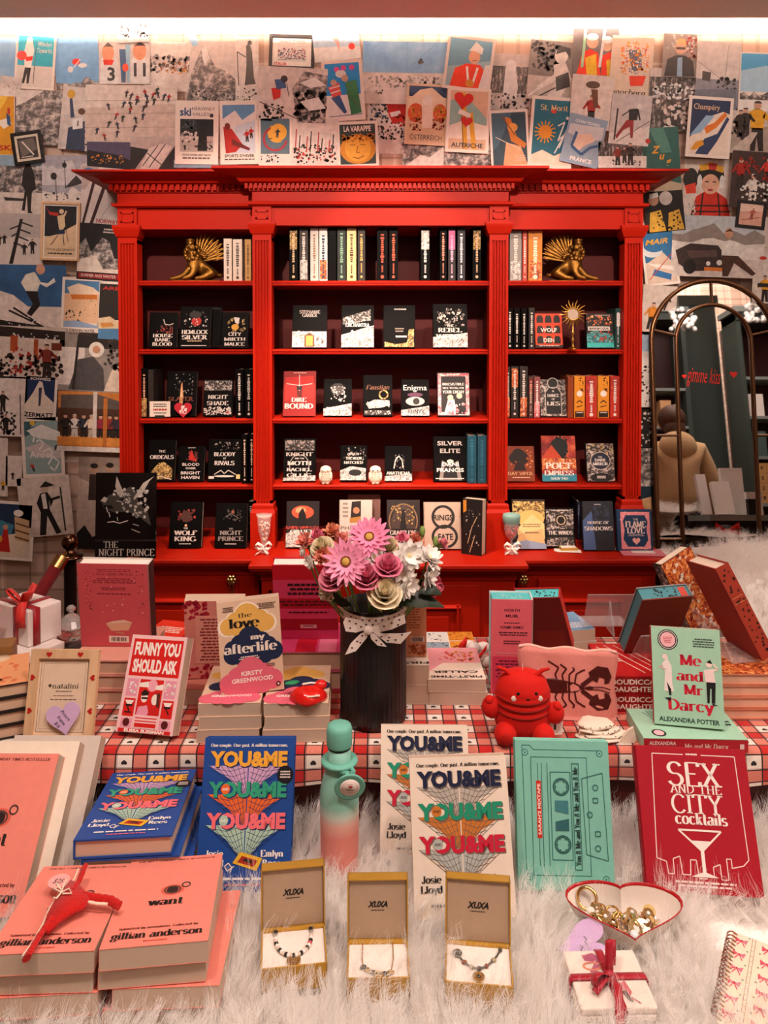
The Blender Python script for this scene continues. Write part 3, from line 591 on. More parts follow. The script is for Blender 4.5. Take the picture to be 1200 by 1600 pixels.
('poster',527,190,591,260,-2,W_,'r 2f3a3a 4 4 96 97;;c c98a25 50 62 46 38;;c e0a63a 50 60 34 34;;z c07c1e 6 16 8 28 92 44 9;;l 8a5a14 2 30 52 44 52;;l 8a5a14 2 56 52 70 52;;l 8a5a14 2 50 54 46 70 54 70;;l 8a5a14 2.5 36 80 50 84 66 78;;t f0e4d4 50 14 14 70 b|LA VARAPPE','dark poster with a large smiling golden sun face'),
('poster',634,132,700,226,3,'d9bfa2','r 23324f 3 2 97 20;;p e7d2b8 3 26 30 8 60 4 97 24 97 60 3 60;;r d3b493 3 50 97 97;;c c9502c 22 48 20 24;;c c9502c 82 46 17 22;;z c98a2f 3 12 6 38 36 60 6;;z d0a23a 4 12 70 36 96 60 6;;p e6d6c6 36 34 62 32 66 72 40 74;;c f0e4d8 50 26 13;;z 8b2a22 5 10 10 56 36 78 6;;z 8b2a22 6 10 66 56 94 76 6;;t 33363f 50 89 13 80 |ÖSTERREICH','sandy poster of costumed figures with österreich lettering'),
('poster',696,58,770,141,7,W_,'r 5b8296 3 3 97 97;;p 8fa8b2 3 60 97 40 97 97 3 97;;p d93f24 12 97 20 62 44 50 74 50 92 66 97 97;;c d4a083 60 36 13 15;;p f1ebe6 46 26 60 6 78 18 76 30 58 24;;l f1ebe6 5 46 56 54 92 62 92 70 56;;c c9862f 56 88 9;;l 5a4a44 1.5 56 44 66 42;;p e2dcd8 86 50 97 48 97 97 76 97','portrait poster of a laughing man in red sweater and white cap with medals'),
('poster',698,138,765,238,3,W_,'r d3b196 4 3 96 97;;p 8fb3ad 4 20 40 10 96 46 96 56 4 66;;p e9dccf 4 60 40 50 96 58 96 80 4 80;;p d8a02f 28 6 40 6 52 96 40 96;;p d8a02f 50 40 60 36 74 96 62 96;;l 2a2220 1.5 28 8 42 96;;h c8251f 36 18 24 -6;;h c8251f 46 52 15 -6;;p efe6de 28 32 56 40 54 46 24 40;;t 3a3a40 50 90 11 78 b|AUTRICHE','poster of a big red heart on crossed yellow skis'),
('poster',766,172,826,262,-3,W_,'r 2c4352 3 3 97 97;;p 3f5f70 3 3 60 3 20 60 3 70;;p c9772c 40 10 56 14 70 46 96 60 90 68 54 54;;c d99a4c 60 30 14 12;;p d0a27a 40 56 80 64 97 97 30 97;;l d8c6b0 2 12 46 80 70;;l 7a4a20 3 30 8 66 44;;d c9b39a 60 80 94 92 3','dark teal poster of an orange figure with skis above the right cornice'),
('photo_print',826,65,900,156,5,0,'r 6f6764 0 0 100 100;;z 1c1918 3 20 4 4 60 50 10;;r bdb2ac 0 60 100 100;;p ddd2cb 52 40 76 34 92 62 70 96 44 96 60 66 24 84 20 78 54 56;;c e2d7d0 66 24 14 16;;p 1a1716 54 22 60 6 84 10 86 28 74 16;;p 23201f 58 60 84 50 90 74 62 84;;l e9e0da 4 4 96 40 70;;l 2a2523 3 20 98 60 78','black and white photo of a dark-haired woman reaching across a bench'),
('poster',828,152,896,262,4,W_,'r 1f6579 4 3 96 97;;p e6d3bf 4 84 30 76 60 84 96 72 96 97 4 97;;t efc98a 52 14 13 66 s|St. Moritz;;p c8452f 44 18 56 16 58 22 46 22;;c d98f2a 34 50 16;;'+';;'.join('l d98f2a 3 %.1f %.1f %.1f %.1f'%(34+15*math.cos(i*.39),50+9.6*math.sin(i*.39),34+26*math.cos(i*.39),50+16.5*math.sin(i*.39)) for i in range(16))+';;l efe8e0 3 64 40 80 34 66 62 84 50;;l efe8e0 2.5 60 80 94 34;;l efe8e0 2.5 70 72 97 30;;c efe8e0 86 28 4','teal poster of an orange sun and a white line skier'),
('photo_print',896,45,967,120,0,0,'r 4a4442 0 0 100 100;;c caa78e 42 28 13 14;;c caa78e 74 34 12 14;;p d8371f 8 90 20 50 36 42 54 50 60 98 6 98;;p e0b02f 26 60 50 52 52 98 30 98;;p d8371f 60 96 64 56 80 48 94 58 97 98;;p e0b02f 72 66 92 60 90 98 74 98;;c efe7e0 42 18 13 8;;c efe7e0 74 24 12 8;;p 9fc7a5 24 2 30 2 22 80 16 80;;p efe8e2 66 2 72 2 60 80 54 80','photo of two skiers in red and yellow suits holding skis'),
('poster',954,58,1019,156,4,0,'r d9c4b1 0 0 100 100;;p 4a4a52 40 22 68 20 76 50 52 56;;z d8861f 4 26 24 10 88 60 6;;z efe8e0 5 16 26 12 86 58 4.5;;z c8342a 6 14 24 14 88 60 4;;z 2b4a7a 7 8 24 14 88 60 4;;p d8402a 46 62 86 60 80 76 50 78;;t 3a3230 46 88 16 84 si|Zugerberg','cream poster of a red sled bursting with toys, zugerberg script below'),
('photo_print',1014,108,1090,204,2,0,'r @forest 0 0 100 100;;r c9beb8 0 0 100 14;;z efe6e0 4 18 10 26 96 56 9;;r @crowd 26 50 80 98','black and white aerial photo of a snow-covered town'),
('photo_print',1036,53,1088,120,2,0,'r 8b7f79 0 0 100 100;;z d9cec8 3 10 4 4 96 40 10;;z 7a241e 4 8 70 10 98 60 9;;p 2a2523 6 98 14 60 38 50 66 50 90 62 97 98;;p 8fa8c0 44 56 58 54 60 98 44 98;;c d0a58c 52 34 17 17;;p d8b074 36 28 44 12 62 12 70 28 52 20;;l 2a2220 7 38 34 66 34','photo of a fair-haired man in sunglasses and dark jacket'),
('photo_print',892,118,957,202,4,0,'r ddd0c7 0 0 100 100;;k 9f2a22 2a2220 50 92 70 0;;c 5b4636 50 18 17 9;;p 6b3f2a 46 26 62 26 66 60 56 60','photo of a woman in fur hat and red jacket on pale ground'),
('poster',882,182,942,258,13,'8ba4bd','r 8ea5b8 3 3 97 97;;p c9cdd0 3 20 97 14 97 40 60 48 3 40;;p e0c6b2 30 40 66 32 80 46 56 60 40 74 24 66;;l 3f628f 8 26 34 20 66 52 80 70 62 92 54;;t dfe6ea 50 11 8 70 b|CHAMONIX;;t efe8df 54 91 11 60 b|FRANCE','tilted blue poster of a winding valley reading france'),
('photo_print',954,148,1016,226,5,0,'r c5bdbb 0 0 100 100;;p ddd4cf 0 80 100 60 100 100 0 100;;l 2a2220 4 16 30 14 92;;l 2a2220 1.5 20 96 98 50;;p 8b2a2a 40 52 58 48 60 86 54 86 50 64 34 72 20 90 16 84;;p 2a2523 44 30 70 26 66 50 46 52;;c e2d8d2 70 24 7;;l 2a2220 4 66 28 74 50;;l 3a3331 3 46 32 28 44','photo of a ski jumper in dark red trousers on a slope'),
('photo_print',1088,66,1156,166,3,0,'r d2c8c3 0 0 100 60;;r 8a8a94 0 58 100 100;;l 5a5450 1 4 32 70 64;;l 5a5450 1 70 6 66 66;;p 4a4442 14 46 34 48 32 62 14 60;;z 3a3432 4 10 50 56 90 78 8','grey photo of chairlift seats over a lake'),
('photo_print',1086,140,1150,190,0,0,'r 6b6d78 0 0 100 100','dark slate strip behind the champéry poster'),
('poster',1155,83,1225,176,2,W_,'r 4f9ac6 0 0 100 60;;p a9cbe0 0 30 60 20 100 40 100 66 0 66;;m @rock 7 72 100 8;;r e6e0dc 0 80 100 100','blue sky poster cut by the right picture edge'),
('photo_print',1138,174,1230,240,2,0,'r a3948a 0 0 100 100;;r c9bcb4 0 0 100 36;;k d9a02f 2a2220 48 96 84 0;;k 2a2523 2a2220 28 70 54 0;;k 2a2523 2a2220 20 64 46 0;;z 3a302c 3 10 4 20 30 60 8;;p bfb0a6 0 100 40 50 50 50 30 100','street photo with a figure in yellow jacket, under the blue poster at the right edge'),
('photo_print',935,222,1010,262,0,0,'r @forest 0 0 100 60;;r e3dad4 0 55 100 100;;k 8b3a2a 2a2220 40 92 40 0;;k 2a2220 2a2220 66 92 46 0;;k 4a3a34 2a2220 54 84 34 0;;z 2a2523 3 8 4 70 96 90 4','snow photo of skiers before a dark forest, above the cornice'),
('poster',1074,152,1143,246,4,W_,'r 22304f 4 3 96 97;;p e6d6c6 4 70 40 34 80 22 96 26 96 97 4 97;;p 2a3a5f 20 97 40 70 70 60 90 30 96 34 70 74 50 97;;p d9772a 36 50 60 42 84 22 90 28 66 50 44 62;;p d9932a 8 90 20 76 36 72 40 80 20 90;;p 8fb0cc 4 66 40 30 60 30 30 60;;t efc79a 40 15 14 62 si 0|Champéry','dark blue poster of an orange racing skier on curving snow'),
('poster',1005,200,1062,298,-4,0,'r 2f5f59 0 0 100 100;;p 4f857a 20 0 60 0 80 40 50 40;;p b9a890 0 88 40 80 100 90 100 100 0 100;;c b8342a 16 20 7;;t e0a030 36 34 20 0 bi|Z;;t e0a030 52 44 20 0 bi|u;;t e0a030 68 53 20 0 bi|g;;t e0a030 62 68 18 0 bi|s;;t e0a030 76 76 16 0 bi|p','green poster with tumbling yellow letters beside the right cornice'),
('photo_print',1068,250,1145,340,2,0,'r ddcdc3 0 0 100 100;;c 2a2523 14 34 15 22;;p d8432a 2 46 24 40 26 58 6 60;;p c8301f 16 98 26 64 44 54 66 54 88 66 97 98;;l 1d1a19 3 20 80 94 78;;l 1d1a19 3 18 90 96 88;;l 1d1a19 3 40 58 36 98;;l 1d1a19 3 70 58 76 98;;z e9dccf 3 10 6 72 26 98 5;;c 1f1c1c 54 26 27 24;;p d9a02f 30 10 54 4 80 12 78 22 54 16 32 20;;p b8342a 48 6 66 6 64 18 50 17;;c d9a78c 54 42 18 20;;l 2a2220 2.5 43 38 50 38;;l 2a2220 2.5 58 38 65 38;;l a5303a 4 49 52 59 52;;c e6dcd6 32 38 5 14;;c e6dcd6 77 38 5 14','photo of a woman in ski helmet, orange goggles and red plaid shawl'),
('photo_print',1142,238,1230,326,4,0,'r 3f2f2c 0 0 100 100;;k a3271f 2a2220 16 66 52 0;;k c8342a 2a2220 64 56 46 0;;k d8cdc4 d8cdc4 40 96 56 0;;z 8b2a22 3 12 6 10 96 50 8;;z e3dad2 4 12 20 56 96 96 7;;z 2a2523 5 10 10 40 96 90 7','dark photo of people in red around a figure in white sweater'),
('framed_stamp',1150,314,1196,357,6,'frame','r d6a28e 0 0 100 100;;p e6c4b2 0 0 100 0 100 30 0 40;;k b0614a 8a4a3a 50 74 50 .2;;l 8a4a3a 3 14 78 88 60','small black framed stamp of an orange skier'),
('photo_print',1008,290,1068,362,-6,0,'r 1f1a19 0 0 100 100;;c b98f74 24 30 13 14;;c c8bfba 56 28 17 18;;p efe6de 14 16 36 14 38 24 14 26;;p d8a83a 6 98 12 56 40 52 50 98;;p d8a83a 54 98 60 60 88 54 97 98;;z 1f1a19 3 10 10 56 90 96 7','dark photo of two goggled people in yellow jackets'),
('photo_print',1050,338,1194,433,2,0,'r b9bfc4 0 0 100 40;;m 8f857f 6 24 60 12;;r d0c3bb 0 46 100 100;;m e0d5ce 12 42 70 6;;p 3a2c2a 4 58 20 46 50 48 56 60 56 88 20 92 8 80;;p 5a4542 16 58 48 56 50 66 20 70;;c 1d1716 20 84 7 8;;r d9772a 36 84 62 90;;c efe6de 52 76 3;;c efe6de 40 78 2.4;;p e6dcd4 54 44 62 38 72 44 72 66 54 66;;c c49478 61 28 4.5 6;;p 3a2a22 56 26 62 20 66 26 62 24;;p 4a3024 54 64 72 64 92 92 88 96 68 76 62 98 56 98','photo of a man in pale jacket leaning on a dark car in the snow'),
('poster',1004,354,1058,446,-7,W_,'r 2f6f9f 4 3 96 60;;p d9c3b0 4 62 60 44 96 70 96 97 4 97;;c d8dde0 30 40 30 20;;c 2f6f9f 40 30 36 22;;t e0a83a 44 24 16 70 bi|MAIR;;p efe6de 10 60 84 70 90 78 30 68;;p 2f6fa8 30 72 80 84 76 94 20 82;;l b8382a 2.5 10 90 86 48','tilted blue poster of an aeroplane beside the right pilaster'),
('photo_print',1003,446,1056,524,4,0,'r cbbcb2 0 0 100 100;;k d9862a 2a2220 26 90 80 .1;;k 2a2523 2a2220 60 50 44 .4;;p e6dcd6 50 60 100 40 100 100 60 100','photo of two tumbling skiers in orange left of the mirror arch'),
('photo_print',1002,518,1030,600,0,0,'r 8fa3b8 0 0 100 40;;r @snow 0 38 100 100','blue and white snow photo between the pilaster and the mirror'),
('photo_print',1001,556,1030,640,0,0,'r @snow 0 0 100 100;;z 1d1a19 4 16 4 20 96 90 14','black and white crowd photo beside the mirror leg'),
('photo_print',1000,636,1030,730,0,0,'r 1f1b1a 0 0 100 100;;z d8cdc6 4 14 4 10 96 96 16','dark figures photo beside the mirror leg'),
('photo_print',1000,700,1030,800,0,0,'r @rock 0 0 100 60;;r 22333f 0 60 100 100;;p d8a878 10 80 60 76 70 100 10 100','rock and shadow photo low beside the mirror leg'),
('photo_print',1176,396,1225,474,2,0,'r d8cdc4 0 0 100 100;;k d9992a 2a2220 40 98 84 0;;r 2a2523 16 60 60 68;;c b8342a 30 10 12 6','photo of a yellow ski suit at the right edge above the mirror'),
('photo_print',1192,340,1230,400,0,0,'r c9bcb4 0 0 100 100;;z 4a3f3b 3 10 4 20 96 90 9','pale photo at the right edge beside the small orange stamp'),
('photo_print',-10,243,69,336,1,0,'r 8fa7bc 0 0 100 22;;r @rock 0 18 100 66;;r cfc3bc 0 62 100 100;;p 26201f 58 26 64 14 72 14 80 30 84 56 76 60 74 92 78 96 68 96 66 66 62 92 56 92 62 58 56 50;;p 3a3230 20 70 60 72 60 76 24 76','photo of a dark-coated man standing on a snowy terrace'),
('photo_print',66,243,136,320,0,0,'r a3a1ab 0 0 100 100;;m c5bfc2 3 24 60 14;;m d8cfca 5 70 100 8;;l 2a2523 1.5 30 40 32 92;;l 2a2523 1.5 50 10 52 66;;c 2a2523 26 42 7 8;;c 2a2523 50 20 5 6;;p 3a3432 50 66 76 40 92 56 70 62;;z 2a2523 4 8 6 76 96 90 5','bluish photo of chairlifts in front of a misty mountain'),
('poster',126,262,190,354,5,0,'r d5c9c6 0 0 100 100;;p b8a6a3 0 0 40 0 10 40 0 40;;c 2f7fb5 16 8 13 8;;p 3a1f1e 30 10 38 10 14 96 8 96;;p 3a1f1e 56 20 64 22 34 98 26 98;;l b3a9a6 2 98 30 50 90;;t 9f2f2a 70 90 11 54 b|NORWAY','white poster of crossed dark skis reading norway'),
('poster',-10,334,68,414,2,0,'r b3aaa6 0 0 100 50;;r cdc3bd 0 46 100 100;;p 1f1b1a 52 10 58 10 40 98 32 98;;'+';;'.join('l 2a2624 3 %d %d %d %d'%(52-i,16+i*7,30+i*2 if i%2 else 78-i*2,24+i*7) for i in range(8))+';;k 2a2523 2a2220 78 78 30 0;;k 2a2523 2a2220 12 62 20 0;;k 2a2523 2a2220 22 60 20 0;;k 2a2523 2a2220 62 80 24 0','photo of a bare leaning tree with distant walkers'),
('photo_print',122,350,190,438,4,0,'r 1f1d1f 0 0 100 100;;p @rock 0 40 16 26 30 50 54 24 70 30 84 60 100 60 100 86 0 86;;p d9cbc0 0 66 40 56 60 80 100 78 100 86 0 86;;d d8cdc6 54 8 94 18 2;;r 8b1f1f 4 88 96 97;;t e0d6ce 50 92 7 80 f|SUMMER AND WINTER','dark postcard of mountains with a red bottom band'),
('framed_poster',64,316,125,407,2,'wood','r 26262a 4 3 96 60;;p ddc09c 4 62 40 56 96 36 96 78 4 78;;r d9bd9b 4 78 96 98;;c ddc2a4 52 13 7;;p d8c19a 40 22 60 18 64 40 54 50 46 46;;p b8342a 6 4 16 14 44 16 44 22 18 20;;p 22304f 42 48 62 46 64 54 44 56;;l ddc2a4 5 60 22 66 12;;l 26262a 2 44 56 30 70 22 76;;l 26262a 2 58 54 62 76;;l 26262a 1.5 66 46 74 70;;t 3f3730 50 84 7 84 |TOUS LES SPORTS;;d 3f3730 14 90 86 95 1','cream framed poster of a slender skier with red scarf on black'),
('photo_print',-14,414,103,522,1,0,'r @deepsky 0 0 100 60;;p d8c9c2 -0 34 30 44 66 74 100 58 100 100 0 100;;p 1f1817 0 78 100 92 100 100 0 100;;p e6d8cc 46 14 58 10 66 24 62 38 48 40 40 26;;c c9967c 66 6 6 7;;p e6d8cc 60 24 76 26 84 18 86 24 74 32;;p 221d1d 46 38 62 38 66 58 54 74 48 70 56 56;;l 1d1716 2.5 24 66 84 96;;l 1d1716 2.5 30 62 60 82;;z e6dcd4 4 14 20 74 80 98 2','photo of a ski jumper in white sweater against deep blue sky'),
('poster',96,434,158,528,3,W_,'r 4f7ca6 4 3 96 30;;p e6cdb4 10 16 40 8 80 14 96 22 96 30 20 28;;r ddb592 4 26 96 76;;p c8722f 20 28 90 26 92 34 24 36;;z 2a2523 4 7 10 56 50 76 6;;z 8b6a52 5 9 10 34 90 60 3;;p 8fa3c0 4 74 40 72 96 80 96 84 4 84;;t 5a4232 50 89 8 80 b|SUDBAHN HOTEL;;t 5a4232 50 95 5 60 |SEMMERING','cream and orange poster of a hotel above snow'),
('poster',152,440,192,534,3,W_,'r 2a2623 4 3 96 64;;p d8bf9c 4 62 50 58 96 70 96 82 4 84;;p 4f7fa8 4 80 96 78 96 97 4 97;;p c98a4a 10 70 60 68 70 74 20 78;;t b8342a 50 10 14 70 b|ARE','dark poster with red letters half hidden by the left pilaster'),
('photo_print',-14,510,101,592,2,0,'r cdbdb3 0 0 100 100;;p 2a1e1b 0 0 100 8 100 24 0 20;;z efe6e0 3 10 4 14 96 30 3;;r a34a24 26 18 36 48;;r a34a24 58 24 64 60;;r 6b2a1a 82 30 96 44;;z 2a1f1d 4 26 6 56 96 96 7;;z 9f2a22 5 10 8 40 80 90 6;;k 7a2f24 2a2220 76 98 46 0','photo of a sunlit chalet front with people in red and black'),
('photo_print',92,520,192,612,3,0,'r 8f857f 0 0 100 100;;r 2a2422 30 0 100 26;;r d5cac3 0 26 40 90;;p 4a4648 16 98 30 46 54 40 70 60 74 98;;c b98466 58 30 9 11;;o dcd2ca 6 58 28 9;;l 2a2523 4 30 4 24 98;;p d8c4b4 72 98 84 60 100 50 100 98;;z 3f3632 3 10 70 10 98 60 8','photo of a woman in white headscarf and dark coat carrying skis'),
('photo_print',-12,588,42,682,2,0,'r d6cac3 0 0 100 100;;k 2a2523 2a2220 30 60 60 0;;k 1f1b1a 2a2220 40 98 60 0;;l 2a2523 3 80 30 84 96;;z 2a2523 3 10 10 60 70 96 12','black and white photo of skiers at the left edge by the zermatt poster'),
('photo_print',90,612,192,706,2,0,'r c47a3c 0 0 100 100;;p 5a4f4a 4 6 60 4 100 16 100 40 4 30;;r 4a2f22 0 28 100 74;;'+';;'.join('k %s %s %d 82 40 0'%(a,b,x) for a,b,x in (('d8cdc4','c9beb5',26),('2a2f3a','2a2220',40),('d8c4b0','b9a696',52),('8b2a3a','2a2220',66),('2a2220','2a2220',12),('8b2a22','2a2220',80),('3a2f3a','2a2220',90)))+';;r d3883f 0 76 100 90;;r cfc2ba 54 0 60 76;;r b56a30 70 10 76 96;;r d8cdc6 0 92 100 100','photo of a row of people sitting on an orange wooden veranda'),
('poster',35,584,89,656,4,W_,'r 22335a 5 4 95 70;;p e0d2c4 5 70 30 40 46 14 56 16 66 44 95 62 95 84 5 84;;p 3a3a4f 46 30 56 28 54 70 48 72;;t e6dcd4 50 9 8 64 b|SCHWEIZ;;t 1d1d22 50 91 14 90 b|ZERMATT','dark blue poster of a snowy peak reading zermatt'),
('poster',34,652,100,746,-2,W_,'r 8fa9ab 5 4 95 96;;p 3a5f66 5 4 40 4 20 14 60 12 30 24 5 30;;p dfe0dd 10 20 50 10 95 24 95 40 40 34;;p c9c0c0 5 50 50 40 95 60 95 70 30 66;;c d8b03a 26 7 6;;l e9e9e6 4 20 24 30 30 26 40;;l e9e9e6 4 34 40 44 36 52 44 40 54;;l e9e9e6 4 50 58 66 52 76 60 60 68;;l e9e9e6 4 62 80 74 66 90 76 78 92 66 84;;k b8342a 2a2220 26 92 22 -.3;;k 2a2523 2a2220 80 56 16 .4;;t f2efe9 46 62 18 0 si 0|Arosa','pale green poster of winding ski trails under a small moon'),
('photo_print',-12,684,12,776,1,0,'r cfc3bb 0 0 100 100;;k d9a02f 2a2220 70 90 70 0','sliver of a photo with a yellow figure at the left edge'),
('photo_print',8,712,34,760,2,W_,'r d2c6be 0 0 100 100;;k 2a2523 2a2220 46 80 54 0','small pale sketch of a lone figure at the left'),
('photo_print',30,744,112,838,-5,0,'r dacdc3 0 0 100 100;;r cbbcb1 0 84 100 100;;p 1f1b1b 34 44 42 28 56 26 66 42 60 52 58 40 58 56 76 96 66 98 52 66 46 98 34 98 40 60;;p e6dcd4 44 30 52 28 54 54 46 54;;c c8b09c 52 20 7 8;;p 2a2523 42 18 54 8 72 16 58 18;;l 2a2523 3 82 20 84 94;;l 1f1b1b 5 60 40 80 36','black and white photo of a woman in dark jacket with ski poles'),
('poster',-10,783,53,876,4,W_,'r 22344f 4 3 96 97;;p 3f7f9a 4 30 50 40 40 64 4 60;;p d9c8b4 4 62 60 54 96 60 96 97 4 97;;p c9a882 50 24 90 30 92 70 56 66;;l 6b4632 4 54 36 92 42;;l 6b4632 4 54 48 92 54;;l 6b4632 4 54 60 92 66;;c efe6de 60 18 13 9;;p b8251f 10 88 24 48 34 48 44 88;;c c9967c 28 44 7;;c d9a02f 8 66 13 11','dark blue poster of a red-coated figure by a log hut'),
('photo_print',122,711,190,800,2,0,'r a08c80 0 0 100 100;;p c9b5a7 0 40 30 50 60 86 100 90 100 100 0 100;;p 3a2a26 26 34 46 34 50 80 24 80;;p 5a453c 60 32 84 32 92 84 56 84;;c b08a74 36 26 9 9;;c b08a74 72 24 9 9;;c 2a2220 36 19 9 6;;c 2a2220 72 17 9 6;;r d8ccc2 68 34 76 52','sepia photo of two people in caps above the wolf sign'),
('photo_print',120,795,160,858,0,0,'r cdb8aa 0 0 100 100;;p 1f1b1a 0 60 30 40 60 70 100 60 100 100 0 100','sepia photo of dark firs beside the wolf sign'),
('framed_stamp',20,206,67,256,-8,'frame','r d8c9b4 0 0 100 100;;r 3a3532 10 10 90 90;;p 6b625c 16 20 80 14 88 60 20 84;;l d8cdc4 6 30 24 72 80;;d d8cdc4 16 82 70 90 1','small dark framed stamp of crossed skis at the left'),
]
BLK=mat('1c1817',.4)
placed=[]
for kind,x0,y0,x1,y1,rot,bord,code,label in PIX:
    lay=0
    for b in placed:
        if x0-4<b[2] and x1+4>b[0] and y0-4<b[3] and y1+4>b[1]: lay=max(lay,b[4]+1)
    lay=min(lay,9); placed.append((x0,y0,x1,y1,lay))
    Y=WALLY-.0035-.0055*lay; c=at((x0+x1)/2,(y0+y1)/2,Y); s=Y/F
    Wp,Hp=(x1-x0)*s,(y1-y0)*s
    mx=Matrix.Translation(c)@Matrix.Rotation(rad(rot),4,'Y')
    t=thing(kind,label,'framed picture' if kind.startswith('framed') else 'poster' if kind=='poster' else 'photo',mx,'ski pictures covering the back wall')
    if kind.startswith('framed'):
        e=.014 if bord=='frame' else .011; fm=BLK if bord=='frame' else '@wood'
        mb=MB().box(-Wp/2,Wp/2,-.006,.003,Hp/2-e,Hp/2,fm).box(-Wp/2,Wp/2,-.006,.003,-Hp/2,-Hp/2+e,fm).box(-Wp/2,-Wp/2+e,-.006,.003,-Hp/2+e,Hp/2-e,fm).box(Wp/2-e,Wp/2,-.006,.003,-Hp/2+e,Hp/2-e,fm)
        mb.build('frame',t,bevel=.001)
        mb=MB().box(-Wp/2+e,Wp/2-e,-.001,.002,-Hp/2+e,Hp/2-e,'e9e0d6'); art('print',t,Wp-2*e,Hp-2*e,code,y=-.001,step=.00022,z0=-Hp/2+e,mb=mb,tex=.2); mb.build('print',t)
    else:
        mb=MB().box(-Wp/2,Wp/2,-.0005,.0015,-Hp/2,Hp/2,bord or 'd3c6bd')
        e=.03 if bord else 0
        art('print',t,Wp*(1-2*e),Hp-2*e*Wp,code,y=-.0005,step=.00009,z0=-Hp/2+e*Wp,mb=mb,tex=.42 if kind=='photo_print' else .2); mb.build('print',t)
# ------------------------------------------------------------------ books
def book(label,mx,w,h,t,cover='201b1b',code='',group=None,spine='l',hard=True,pages='@pages',board=None,spcode='',back='',step=.00018,cat='book',art_h=None,name='book',topcode=''):
    """front cover on local y=0 facing -y, standing on z=0; spine on the left or right"""
    B=thing(name,label,cat,mx,group)
    e=.0028 if hard else .0006; i=.003 if hard else .0004
    xs=-w/2 if spine=='l' else w/2; s=1 if spine=='l' else -1
    mb=MB()
    mb.box(-w/2,w/2,0,e,0,h,cover); mb.box(-w/2,w/2,t-e,t,0,h,board or cover)
    mb.box(min(xs,xs+s*e),max(xs,xs+s*e),0,t,0,h,board or cover)
    mb.build('cover',B)
    pb=MB().box(min(xs+s*e,-s*(w/2-0)*-1 if 0 else xs+s*(w-i)),max(xs+s*e,xs+s*(w-i)),e,t-e,i,h-i,pages)
    pb.build('page_block',B)
    if code: 
        o,l=art('cover_art',B,w,h,code,y=0,step=step,split=True)
    if spcode:      # lettering on the spine
        a=MB(); art('x',None,t,h,spcode,y=0,step=step,mb=a)
        R=Matrix.Translation((xs,t/2,0))@Matrix.Rotation(-s*PI/2,4,'Z'); a.v=[R@p for p in a.v]; a.build('spine_lettering',B)
    if back: art('back_cover_art',B,w,h,back,y=t,side=1,step=step)
    if topcode:
        a=MB(); art('x',None,w-.004,t-2*e,topcode,y=0,step=.0002,mb=a)
        R=Matrix.Translation((0,e,h-i))@Matrix.Rotation(-PI/2,4,'X'); a.v=[R@p for p in a.v]; a.build('edge_print',B)
    return B
def shelf_pose(bay,row,x0,x1,yt,yb=None,lean=12,yaw=0,t=.028,dy=.05):
    z=SH[bay,row]; yf=bays[bay][2]
    Y=yf+dy if yb is None else atz((x0+x1)/2,yb,z+t*math.sin(rad(lean))).y
    z0=z+t*math.sin(rad(lean))+.0008; a=at(x0,500,Y).x; b=at(x1,500,Y).x; h=.2
    for _ in range(6): h=(at(600,yt,Y+h*math.sin(rad(lean))).z-z0)/math.cos(rad(lean))
    return pose(((a+b)/2,Y,z0),yaw,lean,0),(b-a)/math.cos(rad(yaw)),h
def tt(*L,c='d9cec6',st='sb',cx=50):
    """stacked title lines: (text, y, height, width)"""
    return ''.join(';;t %s %s %s %s %s %s|%s'%(c if len(q)<5 else q[4],cx,q[1],q[2]*.86,q[3],st,q[0]) for q in L)
K=mat('0a0808',.5,spec=.05)
